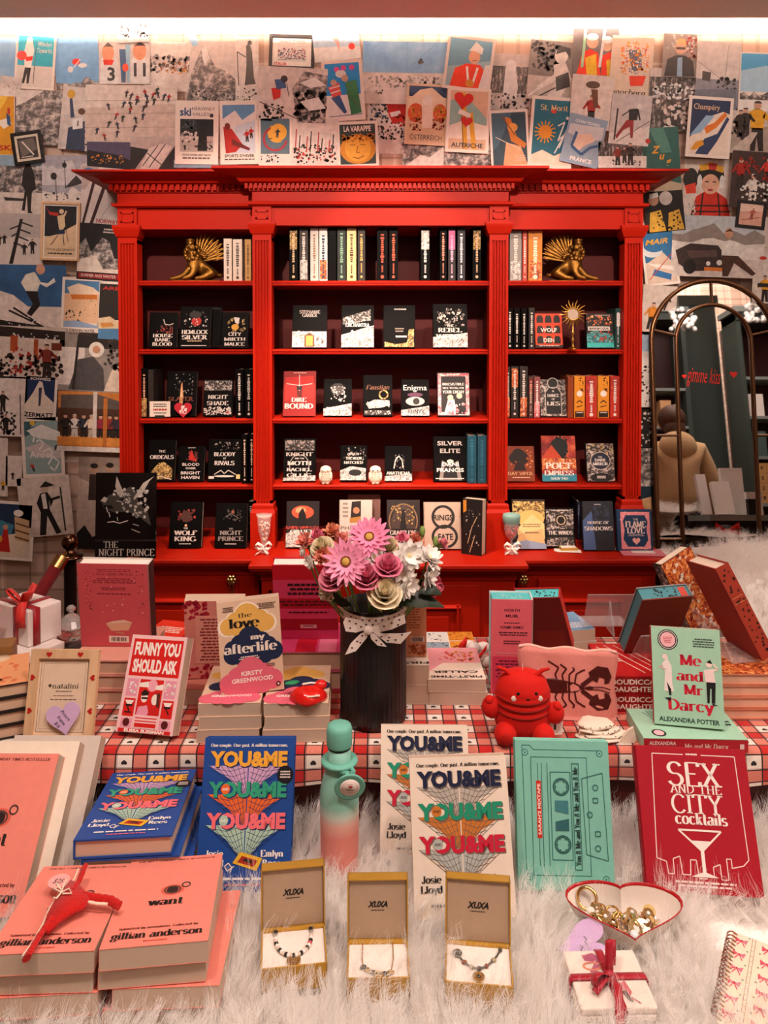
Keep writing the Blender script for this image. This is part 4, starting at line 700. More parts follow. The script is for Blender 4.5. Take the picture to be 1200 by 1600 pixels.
FACE=[ # bay,row,x0,x1,ytop,ybot,cover,art,label
('L',1,231,275,488,None,K,'z @redart 3 9 30 40 92 60 10;;l d9cec6 4 52 22 58 32 74 36 88 34;;t c9bdb4 50 6 5 70|x'[:0]+'z @redart 3 9 24 38 90 58 8;;l c9bdb4 3 50 20 56 34 72 36 86 32'+tt(('HOUSE',66,14,70),('BANE',78,13,54),('BLOOD',90,14,70)),'black hardback titled house bane blood, leftmost on the second shelf of the left wing'),
('L',1,345,387,488,None,K,'z @goldart 4 10 24 20 84 56 10;;c d79a33 50 42 14 12;;p d9cec6 44 14 66 16 62 34 50 30'+tt(('CITY',62,14,50),('MIRTH',76,14,80),('MALICE',90,14,76)),'black book titled city mirth malice beside the centre-left pilaster'),
('C',1,456,510,477,None,K,'r b9b1c0 0 62 100 99;;z @silverart 3 22 4 64 96 96 12;;p 6b4420 36 98 36 72 50 64 64 72 64 98;;r c99a4a 40 72 60 96;;t cfc4bb 50 16 9 60 s|STEPHANIE;;t cfc4bb 50 24 9 44 s|GARBER','black hardback with a silver archway round a gold door'),
('C',1,533,584,477,None,K,'p @ornate 4 30 90 10 90 36 4 46;;p @silverart 0 70 30 64 60 56 100 48 100 99 0 99;;z @silverart 3 10 10 60 90 96 10'+tt(('ENCHANTRA',47,13,74)),'black hardback titled enchantra with silver lace art'),
('C',1,599,649,477,None,K,'p @goldart 80 58 96 56 96 98 4 98 4 86 40 92 74 88;;d d9cec6 34 8 72 14 1;;d 8b7a6c 36 54 66 66 2;;d d9cec6 36 72 76 80 1','black hardback with a gold scroll at its lower corner'),
('C',1,677,731,475,None,K,'z @ornate 5 18 14 10 90 50 9;;p @silverart 0 76 100 66 100 99 0 99;;z cfc4bb 6 8 20 18 84 36 6'+tt(('THE',50,9,22),('REBEL',60,15,70),('WITCH',75,16,84)),'black hardback titled the rebel witch, rightmost on the second middle shelf'),
('R',1,837,880,490,None,'d2401c',''.join(';;p 1c1312 %d %d %d %d %d %d %d %d %d %d %d %d'%(x,y+22,x,y+8,x+5,y,x+19,y,x+24,y+8,x+24,y+22) for y in (5,36,66) for x in (7,38,69))[2:]+';;t efe4da 50 48 15 72 bf|WOLF;;t efe4da 50 78 15 66 bf|DEN;;r 1c1312 0 92 100 100;;d e9d8ca 6 93 96 98 1','orange-red hardback titled wolf den with black arches'),
('R',1,918,961,490,None,'1d1918','z @orangeart 4 12 4 8 90 34 9;;p @tealart 0 60 30 50 100 64 100 100 0 100;;r 38b3ae 0 86 100 99;;z a23a24 5 7 30 50 90 80 9;;r d8cdc6 6 38 86 50;;t 2a2220 46 44 8 70 b|BARBOZA;;d d9cec6 30 4 90 8 1','black and turquoise hardback leaning right of the sunburst stand'),
('L',2,257,304,580,None,K,'z @ornate 3 8 4 6 96 50 7;;p c98a5a 44 78 48 30 52 24 58 60 54 84;;p e8c9a0 48 60 50 34 54 60;;t 8a4a34 50 62 13 84 s|SLAYER','dark hardback titled slayer with a candle flame behind the price card'),
('L',2,316,361,593,None,K,'r @ornate 2 3 98 30;;z d9cec6 4 40 4 76 96 97 6;;c c23a4a 86 90 4'+tt(('NIGHT',48,16,70),('SHADE',65,16,76)),'black and white book titled night shade on the third shelf of the left wing'),
('C',2,441,492,580,None,'8f1512','p c41f1a 6 14 94 10 94 60 6 66;;p 5a0d0b 40 30 60 30 58 60 44 60;;l c9bdb4 2 10 28 50 32 90 28;;l c9bdb4 2.5 50 8 50 44;;c 2a1414 50 38 9 6;;d d9b9ae 30 3 72 6 1'+tt(('DIRE',64,15,46),('BOUND',78,18,88)),'crimson hardback titled dire bound with a dagger'),
('C',2,505,549,592,None,K,'c 4a4442 50 30 24 18;;z @silverart 3 12 22 20 80 60 8;;p 2a2523 26 20 74 20 60 12 40 12;;p @silverart 0 80 100 66 100 99 0 99'+tt(('NAVESSA',80,12,80),c='efe6de'),'black hardback with a masked face on a slanted silver base'),
('C',2,567,613,586,None,K,'p @silverart 10 70 40 60 90 62 92 74 60 80 20 82;;o @goldart 5 70 48 14;;l cfc4bb 3 14 66 40 74 70 66 90 78;;r 3a3331 4 86 96 97;;z cfc4bb 4 10 8 88 92 96 5;;t 8a5a44 50 30 15 80 si|Faustian','black hardback with a coiled pale serpent, middle of the third shelf'),
('C',2,627,671,593,None,K,'c 5a2f4a 50 42 28 8;;c b9b1ac 50 60 34 16;;c 2a2523 54 60 12 12;;p @silverart 0 84 100 72 100 99 0 99;;t e3d9d0 50 22 20 84|Enigma;;t 1d1a19 54 88 14 60 s|RUNYX','black hardback titled enigma with an eye'),
('C',2,684,735,582,None,'2a2022','r @pinkart 2 2 98 98;;r 1f1a1c 12 9 88 91;;d e3d5cc 30 4 70 8 1;;p d9d0cc 20 96 34 60 52 62 60 96;;p 1a1718 56 96 60 58 76 58 84 96;;c d9b39a 40 58 9;;c d9b39a 68 54 9;;z @pinkart 5 10 6 70 94 97 9'+tt(('IRRESISTIBLE',27,9,68),('URGE TO FALL FOR',36,6,66),('YOUR ENEMY',45,10,68)),'black book with pink floral border about an irresistible enemy'),
('R',2,846,887,593,None,'2b2726','r @ornate 0 0 100 100;;p 171415 20 94 20 36 34 22 66 22 80 36 80 94;;c 171415 50 10 18;;o b9aea6 3 50 10 20;;l b9aea6 2.5 20 94 20 36 34 22 66 22 80 36 80 94'+tt(('A',32,8,10),('DANCE',44,13,44),('OF',54,8,14),('LIES',66,16,50)),'grey ornate book titled a dance of lies'),
('L',3,228,270,687,None,K,'p @goldart 14 76 40 56 60 54 92 70 92 94 20 96;;l d9cec6 3 10 94 50 88 90 96'+tt(('THE',28,10,26),('ORDEALS',42,16,90)),'black hardback titled the ordeals, above the wolf sign'),
('L',3,275,316,697,None,K,'z @redart 3 10 30 16 74 42 10;;p c21f1a 40 40 50 10 66 40;;d cfc4bb 36 4 66 8 1'+tt(('BLOOD',52,12,66),('OVER',63,9,40),('BRIGHT',76,13,74),('HAVEN',89,13,70),st='b'),'black paperback titled blood over bright haven'),
('L',3,322,375,686,None,K,'z @ornate 4 10 20 8 90 26 6;;l cfc4bb 2.5 20 84 40 74 50 82 62 74 84 84;;c d9cec6 50 88 30 3;;r d9cec6 4 88 20 94;;r d9b87a 86 84 97 94'+tt(('BLOODY',36,13,64),('OF',46,6,10),('RIVALS',57,14,60)),'black hardback titled bloody of rivals beside the centre-left pilaster'),
('C',3,441,492,685,None,K,'r @ornate 4 4 96 28;;p @silverart 0 92 100 86 100 99 0 99;;o b9aea6 2 50 64 30 34'+tt(('KNIGHT',37,13,84),('AND THE',47,5,30),('MOTH',58,14,74),('RACHEL',73,11,78),('GILLIG',86,11,78)),'black hardback titled knight and the moth'),
('C',3,531,573,696,None,K,'z @ornate 3 10 6 6 96 40 9;;p @silverart 0 70 40 58 96 64 96 97 0 97;;c 171415 56 76 24 12;;d e3d9d0 40 86 90 94 2'+tt(('WHEN',24,10,40),('THE MOON',36,11,60),('HATCHED',48,11,72)),'black paperback titled when the moon hatched between the two owls'),
('C',3,601,644,697,None,K,'l cfc4bb 4 34 64 40 40 52 28 64 40 68 62;;z 8b817c 3 8 26 24 76 66 5;;p @silverart 0 86 100 78 100 99 0 99'+tt(('ANATHEMA',77,12,88)),'small black paperback titled anathema right of the owls'),
('C',3,678,731,682,None,K,'p 8b817c 26 54 50 64 74 54 84 98 16 98;;p 1b1717 34 60 50 70 66 60 72 96 28 96;;c cfc4bb 50 56 10 6;;r cfc4bb 6 93 90 95'+tt(('SILVER',15,15,76),('ELITE',32,15,60),('DANI',62,12,50,'efe6de'),('FRANCIS',75,13,80,'efe6de'),st='b'),'black hardback titled silver elite in large capitals'),
('R',3,793,837,697,None,'8a3a1e','c 2a1612 46 34 36 26;;z @orangeart 3 10 10 10 96 60 10;;c 1f1412 44 26 24;;p 2a1814 24 70 40 40 64 44 70 70;;t e9b98a 50 78 10 88 s|DAY VIPER;;d e9c9a8 16 88 90 93 1','rust-coloured paperback of a dark-haired woman on the fourth shelf of the right wing'),
('R',3,849,903,681,None,'a3231a','r @marblered 0 0 100 60;;c 1c2022 52 24 26;;z 1c2022 3 10 34 2 76 50 12;;p c9482a 4 46 30 20 60 50 40 60;;r @orangeart 0 50 100 76;;r 2f8aa0 0 84 100 100'+tt(('POET',66,20,78),('EMPRESS',82,15,86),('SHEN TAO',94,7,50),c='f3e9e0'),'red and orange hardback titled poet empress'),
('R',3,920,963,693,None,'2a2324','r @ornate 0 0 100 100;;z @goldart 4 10 6 4 96 30 8;;c 1f2638 50 46 34 30;;o b9a898 3 50 46 36 32;;c 1b1717 50 90 40 16;;d e3d9d0 32 86 70 94 2'+tt(('THE',36,6,16),('DARK',44,12,40),('MIRROR',54,12,56)),'dark ornate paperback titled the dark mirror'),
('L',4,261,312,784,856,K,'z @redart 6 9 24 16 78 44 8;;p 4a2a22 30 36 40 20 60 20 70 36 50 46;;c d9a878 50 52 4'+tt(('THE',58,6,14),('WOLF',68,15,72),('KING',81,16,68)) +';;d e3d9d0 26 91 74 94 1','black hardback titled the wolf king with a red wolf face'),
('L',4,333,383,786,856,K,'z 4a4442 3 10 20 14 84 40 6;;c 8a4a34 54 20 5;;l 6b625e 2 30 32 50 24 72 34'+tt(('THE',58,6,14),('NIGHT',67,15,70),('PRINCE',80,15,80),c='8b817c') +';;d d9cec6 30 91 70 94 1','black hardback titled the night prince beside the centre-left plinth'),
('C',4,445,497,783,856,'201718','c e0563a 50 24 34 20;;c f0a070 44 20 16 10;;p 171213 34 60 38 26 50 14 60 30 66 60;;r @redart 0 54 100 60;;p @silverart 0 70 30 62 60 70 100 66 100 99 0 99'+tt(('CRUEL',66,14,76),('DAWN',82,15,76)),'dark hardback showing a black figure against a red glow on the worktop'),
('C',4,604,657,781,857,'2a2120','o 8a6a4a 4 50 44 42 50;;p 4a3a34 14 96 14 40 34 12 66 12 86 40 86 96;;z @goldart 3 14 16 10 84 50 8;;p 1f1918 40 60 46 20 54 20 60 60;;r 241c1b 10 60 90 96'+tt(('GRACELESS',68,14,80),('HEART',83,15,60)),'dark book with a gold arch titled graceless heart'),
('C',4,663,722,784.5,858,'c4ab98','o 2a2523 7 52 32 28;;o 2a2523 7 56 74 32 28;;r @snow 0 0 0 0;;t 2a2320 52 33 15 52 b|RINGS;;t 2a2320 36 52 5 10|OF;;t 2a2320 58 74 16 40 b|FATE','pale stone-coloured hardback titled rings of fate with two dark rings'),
('R',4,803,856,780,858,'1f1a1a','r @goldart 2 4 98 40;;c e3b56a 56 40 40 26;;p e8c88a 14 60 60 30 96 50 96 80 20 84;;p d9b078 20 70 90 60 96 90 10 90;;p 8fa0b8 0 88 40 82 100 90 100 100 0 100;;d 8b6a4a 30 50 86 58 2;;d 8b6a4a 34 66 84 72 1','black hardback of golden dunes behind the wrapped goblet'),
('R',4,855,902,793,856,K,'r @ornate 4 4 96 96;;c 1d1817 54 32 20;;o d9c09a 3 54 32 14;;d cfc4bb 20 6 86 11 1;;p 1b1717 4 56 96 52 96 74 4 76'+tt(('THE WINDS',63,14,84)),'black ornate hardback titled the winds behind the open gold gift box'),
('R',4,915,964,783,860,'23242c','p 4a5f8a 0 40 30 20 40 99 0 99;;z 33384a 3 8 20 10 90 46 14;;d b9b1ac 36 6 64 9 1'+tt(('HOUSE OF',44,10,70),('SHADOWS',56,14,92)),'dark blue hardback titled house of shadows'),
]
for bay,row,x0,x1,yt,yb,cov,code,label in FACE:
    mx,w_,h_=shelf_pose(bay,row,x0,x1,yt,yb)
    book(label,mx,w_,h_,.028,cov,code,'books facing out on the bookcase',hard=True,step=.0003)
mx,w_,h_=shelf_pose('L',1,279,327,479,None); HC='z 3f3a38 5 10 20 10 84 50 7;;c b31f1a 54 36 16;;c 2a2220 50 20 20 12;;z d9cec6 4 8 14 30 92 50 5'+tt(('HEMLOCK',62,15,86),('SILVER',75,16,84))+';;d d9b98a 20 83 80 87 1;;r cfc4bb 8 94 90 96'
book('black hardback titled hemlock silver with a red apple',mx,w_,h_,.028,K,HC,'books facing out on the bookcase',step=.0003)
mx,w_,h_=shelf_pose('L',1,292,343,479,None,dy=.105); book('plain black hardback leaning just behind the hemlock silver book',mx,w_,h_,.03,K,'r 2a2523 4 4 96 6','books facing out on the bookcase',step=.0003)
mx,w_,h_=shelf_pose('C',4,541,594,779,857,dy=.1); mx=Matrix.Translation((0,.08,0))@mx; book('brown-pink hardback mostly hidden behind the pale grey one',mx,w_,h_,.03,'8a5f55','','books facing out on the bookcase',step=.0003)
mx,w_,h_=shelf_pose('C',4,529,581,781,857); book('pale grey hardback with a dark portrait panel behind the flowers',mx,w_,h_,.028,'cdbdb2','p 2a1d1a 38 4 66 2 66 40 34 42;;c b8805f 52 22 10;;p b07a3a 32 38 66 34 66 46 32 48;;d 8b7a70 10 6 28 40 4;;t 6b5f5a 50 58 12 90|PHILIPPA;;t 6b5f5a 50 70 12 90|GREGORY','books facing out on the bookcase',step=.0003)
# a thick hardback turned three quarters at the right of the worktop
z=CT; p=atz(744,866,z); book('thick dark hardback turned to show cream page edges beside the centre-right plinth',pose((p.x-.02,p.y-.01,z),-28,2),.085,.222,.05,'1d1716','p c9832f 4 4 20 2 22 22 6 26;;l d9b98a 3 30 80 50 50 76 30;;l d9b98a 3 40 96 66 64;;z @ornate 4 8 20 20 90 90 10','books facing out on the bookcase',step=.0003)
mx,w_,h_=shelf_pose('R',4,968,1024,796,861,lean=10,t=.022)
book('navy hardback titled flame of love with pink floral corners, outermost on the worktop',mx,w_,h_,.022,'1d3a5c','r e98f96 12 6 94 96;;z f3b3ac 3 26 12 6 94 96 6;;p 1d3a5c 26 14 80 14 88 30 84 50 88 74 76 90 30 90 18 72 22 50 18 28;;t f0d9d0 54 36 16 58 sb|FLAME;;t f0d9d0 48 43 6 12 s|OF;;t f0d9d0 54 51 16 50 sb|LOVE;;d c9b9c0 30 60 78 66 2;;h f0b0a6 54 76 11;;t f0d9d0 54 24 7 14|THE','books facing out on the bookcase',step=.0003)
# ------------------------------------------------------------------ books shelved spine out
def spine_code(col,seed,acc=None):
    r=random.Random(seed); a='';y=8+r.uniform(0,6)
    a+='l %s 34 50 %.0f 50 %.0f'%(col,y,y+3); y+=6
    while y<62: l=r.uniform(2.2,4.5); a+=';;l %s %d 50 %.1f 50 %.1f'%(col,r.choice((30,38,24)),y,y+l); y+=l+1.1
    y+=4
    while y<84: l=r.uniform(1.4,3); a+=';;l %s 18 50 %.1f 50 %.1f'%(col,y,y+l); y+=l+1
    a+=';;c %s 50 92 18'%col
    if acc: a=('r %s 6 4 94 40;;'%acc if seed%2 else 'r %s 6 60 94 97;;'%acc)+a
    return a
SPN=[ # bay,row,x0,x1,ytop,cover,lettering,accent,label
('L',0,350,363,373,'d8c7b8','4a3f3a',None,'white paperback spine next to the left winged lion, the nearer of two'),
('L',0,364.5,379,374,'d8c7b8','4a3f3a',None,'white paperback spine beside the tan one on the top left shelf'),
('L',0,383,393,374,'b98a4f','5a3a20',None,'tan paperback spine against the centre-left pilaster on the top shelf'),
('C',0,452,466,353,K,'d9b98a','@goldart','black spine with gold flecks, first on the top middle shelf'),
('C',0,468,482,353,'332b28','d9cec6','@silverart','dark spine with a silver top, second on the top middle shelf'),
('C',0,485,498,354,'cbbfb8','8a6a4a',None,'pale grey spine left of the white and orange one on the top middle shelf'),
('C',0,499,512,354,'d3d0cf','1f2f4a','@orangeart','white spine with blue lettering and orange splashes on the top middle shelf'),
('C',0,513,526,356,K,'2f2826',None,'plain black spine left of the green-lettered one on the top middle shelf'),
('C',0,527,541,354,'1d2420','7fa58c',None,'black spine with green lettering on the top middle shelf'),
('C',0,542,557,353,'d9bf8a','5a3a1a',None,'cream-gold spine, brightest on the top middle shelf'),
('C',0,559,571,354,'2a2220','d9a85a',None,'dark spine with gold frame right of the cream-gold one'),
('C',0,589,606,353,K,'b84a34',None,'black spine with red lettering, left of the close pair on the top middle shelf'),
('C',0,608,622,353,K,'cf5a3e',None,'black spine with red lettering, right of the close pair on the top middle shelf'),
('C',0,657,672,353,K,'d9cec6','@silverart','black spine with silver scenery standing alone right of centre on the top shelf'),
('C',0,687,698,353,K,'d98a72',None,'black spine with pale orange lettering left of the pink one on the top shelf'),
('C',0,700,712,353,'1d1618','e3a0b8','c05a8a','black spine with a pink lower half on the top middle shelf'),
('C',0,714.5,727,353,'1f1c26','d9d4d8',None,'black spine with white emblems right of the pink one on the top shelf'),
('C',0,738,752,353,K,'d9b08a','@goldart','black spine with gold figures nearest the centre-right pilaster on the top shelf'),
('R',0,796,815,361,'8b8480','d9cec6','@silverart','grey silver-patterned spine, first on the top right shelf'),
('R',0,816,823.5,361,'b8483a','efe0d4',None,'thin red spine between the grey and the orange ones'),
('R',0,825,847,361,'c77a2c','efe0c8','@orangeart','thick orange spine beside the right winged lion'),
('R',1,792,802,482,K,'d9cec6',None,'black spine with white lettering, first of four on the second right shelf'),
('R',1,803,813,482,K,'d9cec6',None,'black spine with white lettering, second of four on the second right shelf'),
('R',1,814.5,824,482,K,'d9cec6',None,'black spine with white lettering, third of four on the second right shelf'),
('R',1,826,836,481,'221d1c','d9cec6',None,'black spine with white lettering touching the wolf den book'),
('R',1,962,970,482,'16403c','d9d4d0',None,'dark teal spine with a white barcode at the end of the second right shelf'),
('L',2,219.5,229.5,576,K,'d9a88a','@goldart','black spine with a bronze figure, first on the third left shelf'),
('L',2,230.5,239,578,'2a2220','4a403c',None,'plain dark spine beside the bronze-figured one'),
('L',2,367,380,577,K,'cfc4bb',None,'black spine with slanting white lettering right of night shade, the left one'),
('L',2,382,394.5,577,K,'cfc4bb',None,'black spine with slanting white lettering against the pilaster, third left shelf'),
('R',2,791,798,574,'2a2422','d9cec6','@orangeart','thin dark patterned spine at the far left of the third right shelf'),
('R',2,799,811,573,'2a2422','d9cec6','@orangeart','tall dark spine with orange art, left of two alike on the third right shelf'),
('R',2,812.5,825.5,573,'2a2422','d9cec6','@orangeart','tall dark spine with orange art, right of two alike on the third right shelf'),
('R',2,826.5,834,589,'4a302c','d9b8a8','@redart','short thin red-brown spine on the third right shelf'),
('R',2,835,845,589,'8a4a4a','efe0da','@pinkart','short pink-patterned spine left of the dance of lies book'),
('R',2,888,897,589,'8a3a14','3a1a0c',None,'plain rust spine right of the dance of lies book'),
('R',2,898,915,588,'d98a24','5a2a10',None,'orange spine with a white seal, left one of two on the third right shelf'),
('R',2,916,934,588,'b83020','e3d9d4','@marblered','red and black spine, left one of two on the third right shelf'),
('R',2,935,953,588,'d98a24','5a2a10',None,'orange spine with a white seal, right one of two on the third right shelf'),
('R',2,954.5,969.5,588,'b83020','e3d9d4','@marblered','red and black spine, right one of two on the third right shelf'),
('L',3,376.5,386,679,K,'d9b8a0',None,'black spine with copper lettering right of the bloody rivals book'),
('L',3,388,396.5,679,K,'d9b8a0',None,'black spine with copper lettering half behind the pilaster, fourth left shelf'),
('L',4,386,395,784,K,'b9aea6',None,'black spine on the worktop right of the night prince book'),
('C',3,731,745.5,681,'1d4a5c','2d6a80',None,'dark blue spine beside silver elite, the left one'),
('C',3,747,761,681,'1d4a5c','2d6a80',None,'dark blue spine against the centre-right pilaster on the fourth shelf'),
('R',4,904,909,784,'1d2030','8a90b0',None,'thin navy spine left of the house of shadows book'),
('R',4,909.5,914.5,788,'2a2220','d9cec6',None,'thin dark spine touching the house of shadows book'),
]
for i,(bay,row,x0,x1,yt,cov,lc,acc,label) in enumerate(SPN):
    Y=bays[bay][2]+.03 if row<4 else 3.26; z=SH[bay,row]; a=at(x0,500,Y).x; b=at(x1,500,Y).x; h=at(600,yt,Y).z-z
    if (bay,row)==('C',0): h=min(h,zO-z-.006)
    if b-a>.004: b-=.0008
    B=thing('book',label,'book',((a+b)/2,Y,z+.0008),'books shelved spine out'); w_=b-a; dp=.14
    mb=MB().box(-w_/2,w_/2,0,.003,0,h,cov).box(-w_/2,-w_/2+w_*.12,.003,dp,0,h,cov).box(w_/2-w_*.12,w_/2,.003,dp,0,h,cov); mb.build('cover',B,bevel=min(.0015,w_*.1))
    MB().box(-w_*.38,w_*.38,.003,dp-.003,.002,h-.003,'@pages').build('page_block',B)
    code=spine_code(lc,i,acc)
    if 'seal' in label: code='z 3a1a14 3 5 40 4 90 36 18;;c e9ddd4 50 42 30;;l 3a1a14 10 20 64 50 58 80 64;;l 3a1a14 8 20 74 80 70;;r 2a1a18 6 84 94 98;;d d9c8bc 14 86 90 90 1'
    if 'barcode' in label: code='r e3dcd8 20 12 90 44;;'+';;'.join('l 2a2523 4 26 %d 84 %d'%(y,y) for y in range(16,42,4))+';;'+code
    if 'plain' in label: code='r %s 40 10 60 11'%lc
    art('spine_lettering',B,w_*.92,h,code,y=0,step=.0003)
# ------------------------------------------------------------------ display tables, tablecloth, fur
ZG=.82; ZF=.668; GF=1.427
t=thing('display_table','dark red display table under the gingham tablecloth','table',(0,1.8,0))
dk=mat('4a1310',.5,var=.1)
def rel(mb,o):
    iv=o.matrix_world.inverted(); mb.v=[iv@p for p in mb.v]; return mb
rel(MB().box(-1.05,1.0,GF+.010,1.97,ZG-.03,ZG-.0025,dk),t).build('tabletop',t)
rel(MB().box(-1.02,.97,GF+.02,GF+.045,.10,ZG-.03,dk),t).build('front_panel',t)
for x in (-1.0,.93):
    for y in (GF+.05,1.90): rel(MB().box(x,x+.05,y,y+.05,0,ZG-.03,dk),t).build('leg',t)
def gingham():
    m,nt,b=newmat('gingham_cotton'); X.nt=nt
    uv=nt.nodes.new('ShaderNodeUVMap'); sp=nt.nodes.new('ShaderNodeSeparateXYZ'); nt.links.new(uv.outputs[0],sp.inputs[0])
    u=X(sp.outputs[0])*(1/.0592); v=X(sp.outputs[1])*(1/.047); fu=u.fr(); fv=v.fr()
    su=fu.lt(.5); sv=fv.lt(.5); both=su*sv; one=(su+sv).gt(.5)
    nz=nt.nodes.new('ShaderNodeTexNoise'); nz.inputs['Scale'].default_value=420; nt.links.new(uv.outputs[0],nz.inputs['Vector'])
    weave=nt.nodes.new('ShaderNodeMix'); weave.data_type='RGBA'; weave.inputs['A'].default_value=lin('c8553f'); weave.inputs['B'].default_value=lin('ea9d8a'); nt.links.new(nz.outputs['Fac'],weave.inputs['Factor'])
    c=mixc(one,lin('efe2d6'),weave.outputs['Result']); c=mixc(both,c,lin('c4160f'))
    def thin(f,a,w_): return (f-a).ab().lt(w_)
    ln=None
    for f,wd in ((fu,.022),(fv,.022)):
        for a in (.03,.47): 
            q=thin(f,a,wd); ln=q if ln is None else X.op('MAXIMUM',ln,q)
        q=thin(f,.52,.012); ln=X.op('MAXIMUM',ln,q*.6)
    c=mixc(ln,c,lin('1c1013'))
    hx=(fu-.75)*12.; hy=(fv-.74)*-12.
    r2=hx*hx+hy*hy-1.0; h=(r2*r2*r2-hx*hx*hy*hy*hy).lt(0.)
    c=mixc(h,c,lin('1c1415'))
    nt.links.new(c,b.inputs['Base Color']); b.inputs['Roughness'].default_value=.85; b.inputs['Sheen Weight'].default_value=.2
    return m
GM=gingham()
path=[(1.985,ZG-.06),(1.981,ZG-.02),(1.97,ZG)]+[(1.94-i*.04,ZG) for i in range(13)]+[(GF+.012,ZG),(GF+.004,ZG-.002),(GF,ZG-.008),(GF-.002,ZG-.02),(GF-.003,ZG-.035),(GF-.004,ZG-.05),(GF-.003,ZG-.062)]
nx=140; V=[];UV=[];s=0
for j,(y,z) in enumerate(path):
    if j: s+=math.hypot(y-path[j-1][0],z-path[j-1][1])
    for i in range(nx+1):
        x=-1.06+2.07*i/nx; dr=max(0,(ZG-z)/.062) if y<2 else 0
        V.append((x,y-.006*dr*math.sin(x*23)-.004*dr*math.sin(x*9+1),z+(.004*math.sin(x*7)+.003*math.sin(x*15+2))*dr+.0)); UV.append((x,-s))
Fc=[(j*(nx+1)+i,j*(nx+1)+i+1,(j+1)*(nx+1)+i+1,(j+1)*(nx+1)+i) for j in range(len(path)-1) for i in range(nx)]
mb=MB(); mb.add(V,Fc,GM,True); gc=mb.build('tablecloth'); ul=gc.data.uv_layers.new(name='UVMap')
for l in gc.data.loops: ul.data[l.index].uv=UV[l.vertex_index]
tag(gc,'red and white gingham tablecloth with tiny black hearts','tablecloth')
# low table with the shaggy throw
t=thing('low_display_table','low table in front hidden beneath the white fur throw','table',(0,1.1,0))
rel(MB().box(-1.0,.98,.80,GF-.012,ZF-.075,ZF-.035,dk),t).build('tabletop',t)
for x in (-.98,.91):
    for y in (.82,GF-.08): rel(MB().box(x,x+.05,y,y+.05,0,ZF-.075,dk),t).build('leg',t)
WF=mat('fbf5ef',.75,var=.05,sheen=.3)
nx,ny=150,64; V=[]
rn=random.Random(4)
FOOT=[(-.127,1.09,.052,.05,7),(-.008,1.08,.05,.045,0),(.130,1.07,.052,.05,-8),(.362,1.19,.082,.06,0),(.313,1.045,.05,.048,1),(.54,1.08,.075,.11,-18),(-.39,1.09,.15,.10,4),(-.077,1.305,.03,.03,0),(-.234,1.27,.075,.05,0),(.129,1.23,.078,.06,0),(.302,1.28,.078,.05,0),(.523,1.28,.09,.06,-8),(-.65,1.25,.09,.10,0)]
WG=[]
for j in range(ny+1):
    for i in range(nx+1):
        x=-.99+1.96*i/nx; y=.82+(GF-.02-.82)*j/ny
        V.append((x,y,ZF-.004+.002*math.sin(x*13+y*7)+rn.uniform(-.001,.001)))
        g=1
        for fx_,fy_,hx_,hy_,an in FOOT:
            ca,sa=math.cos(rad(an)),math.sin(rad(an)); dx,dy=(x-fx_)*ca+(y-fy_)*sa,-(x-fx_)*sa+(y-fy_)*ca
            if abs(dx)<hx_ and -hy_-(.012 if hx_<.06 else 0)<dy<hy_: g=0
        WG.append(g)
mb=MB(); mb.add(V,[(j*(nx+1)+i,j*(nx+1)+i+1,(j+1)*(nx+1)+i+1,(j+1)*(nx+1)+i) for j in range(ny) for i in range(nx)],WF,True)
fur=mb.build('fur_throw'); tag(fur,'shaggy white fur throw covering the whole front table','fur throw')
vg=fur.vertex_groups.new(name='fur_density'); vg.add([i for i,g in enumerate(WG) if g],1,'REPLACE')
def hairmat():
    m,nt,b=newmat('fur_strands'); b.inputs['Base Color'].default_value=lin('fffaf5'); b.inputs['Roughness'].default_value=.6; b.inputs['Sheen Weight'].default_value=.3
    hi=nt.nodes.new('ShaderNodeHairInfo'); mx=nt.nodes.new('ShaderNodeMix'); mx.data_type='RGBA'
    mx.inputs['A'].default_value=lin('fbf3ec'); mx.inputs['B'].default_value=lin('ffffff'); nt.links.new(hi.outputs['Random'],mx.inputs['Factor']); nt.links.new(mx.outputs['Result'],b.inputs['Base Color'])
    tr=nt.nodes.new('ShaderNodeBsdfTranslucent'); tr.inputs[0].default_value=lin('fffaf4'); ms=nt.nodes.new('ShaderNodeMixShader'); ms.inputs[0].default_value=.33
    nt.links.new(b.outputs[0],ms.inputs[1]); nt.links.new(tr.outputs[0],ms.inputs[2]); nt.links.new(ms.outputs[0],nt.nodes['Material Output'].inputs[0])
    return m
HM=hairmat()
def furry(o,count,length,child=12,seed=1,grav=.0,rough=.02):
    o.data.materials.append(HM)
    md=o.modifiers.new('fur','PARTICLE_SYSTEM'); ps=md.particle_system; st=ps.settings; ps.seed=seed
    st.type='HAIR'; st.count=count; st.hair_step=4; st.display_step=3; st.render_step=3
    st.use_advanced_hair=True; st.hair_length=length
    k=length/.04
    st.normal_factor=.0075*k; st.factor_random=.016*k; st.tangent_factor=.004*k; st.object_align_factor=(.005*k,.009*k,0)
    st.length_random=.45
    st.child_type='INTERPOLATED'; st.rendered_child_count=child; st.child_percent=child; st.child_length=1
    st.clump_factor=.55; st.clump_shape=.1; st.roughness_1=rough; st.roughness_1_size=.12; st.roughness_2=.006; st.roughness_2_size=.2; st.roughness_endpoint=.004
    st.kink='WAVE'; st.kink_amplitude=.0025; st.kink_frequency=1.1
    st.root_radius=1; st.tip_radius=.15; st.radius_scale=.0006; st.material=len(o.data.materials)
    return ps
ps=furry(fur,13000,.040,17); ps.vertex_group_density='fur_density'

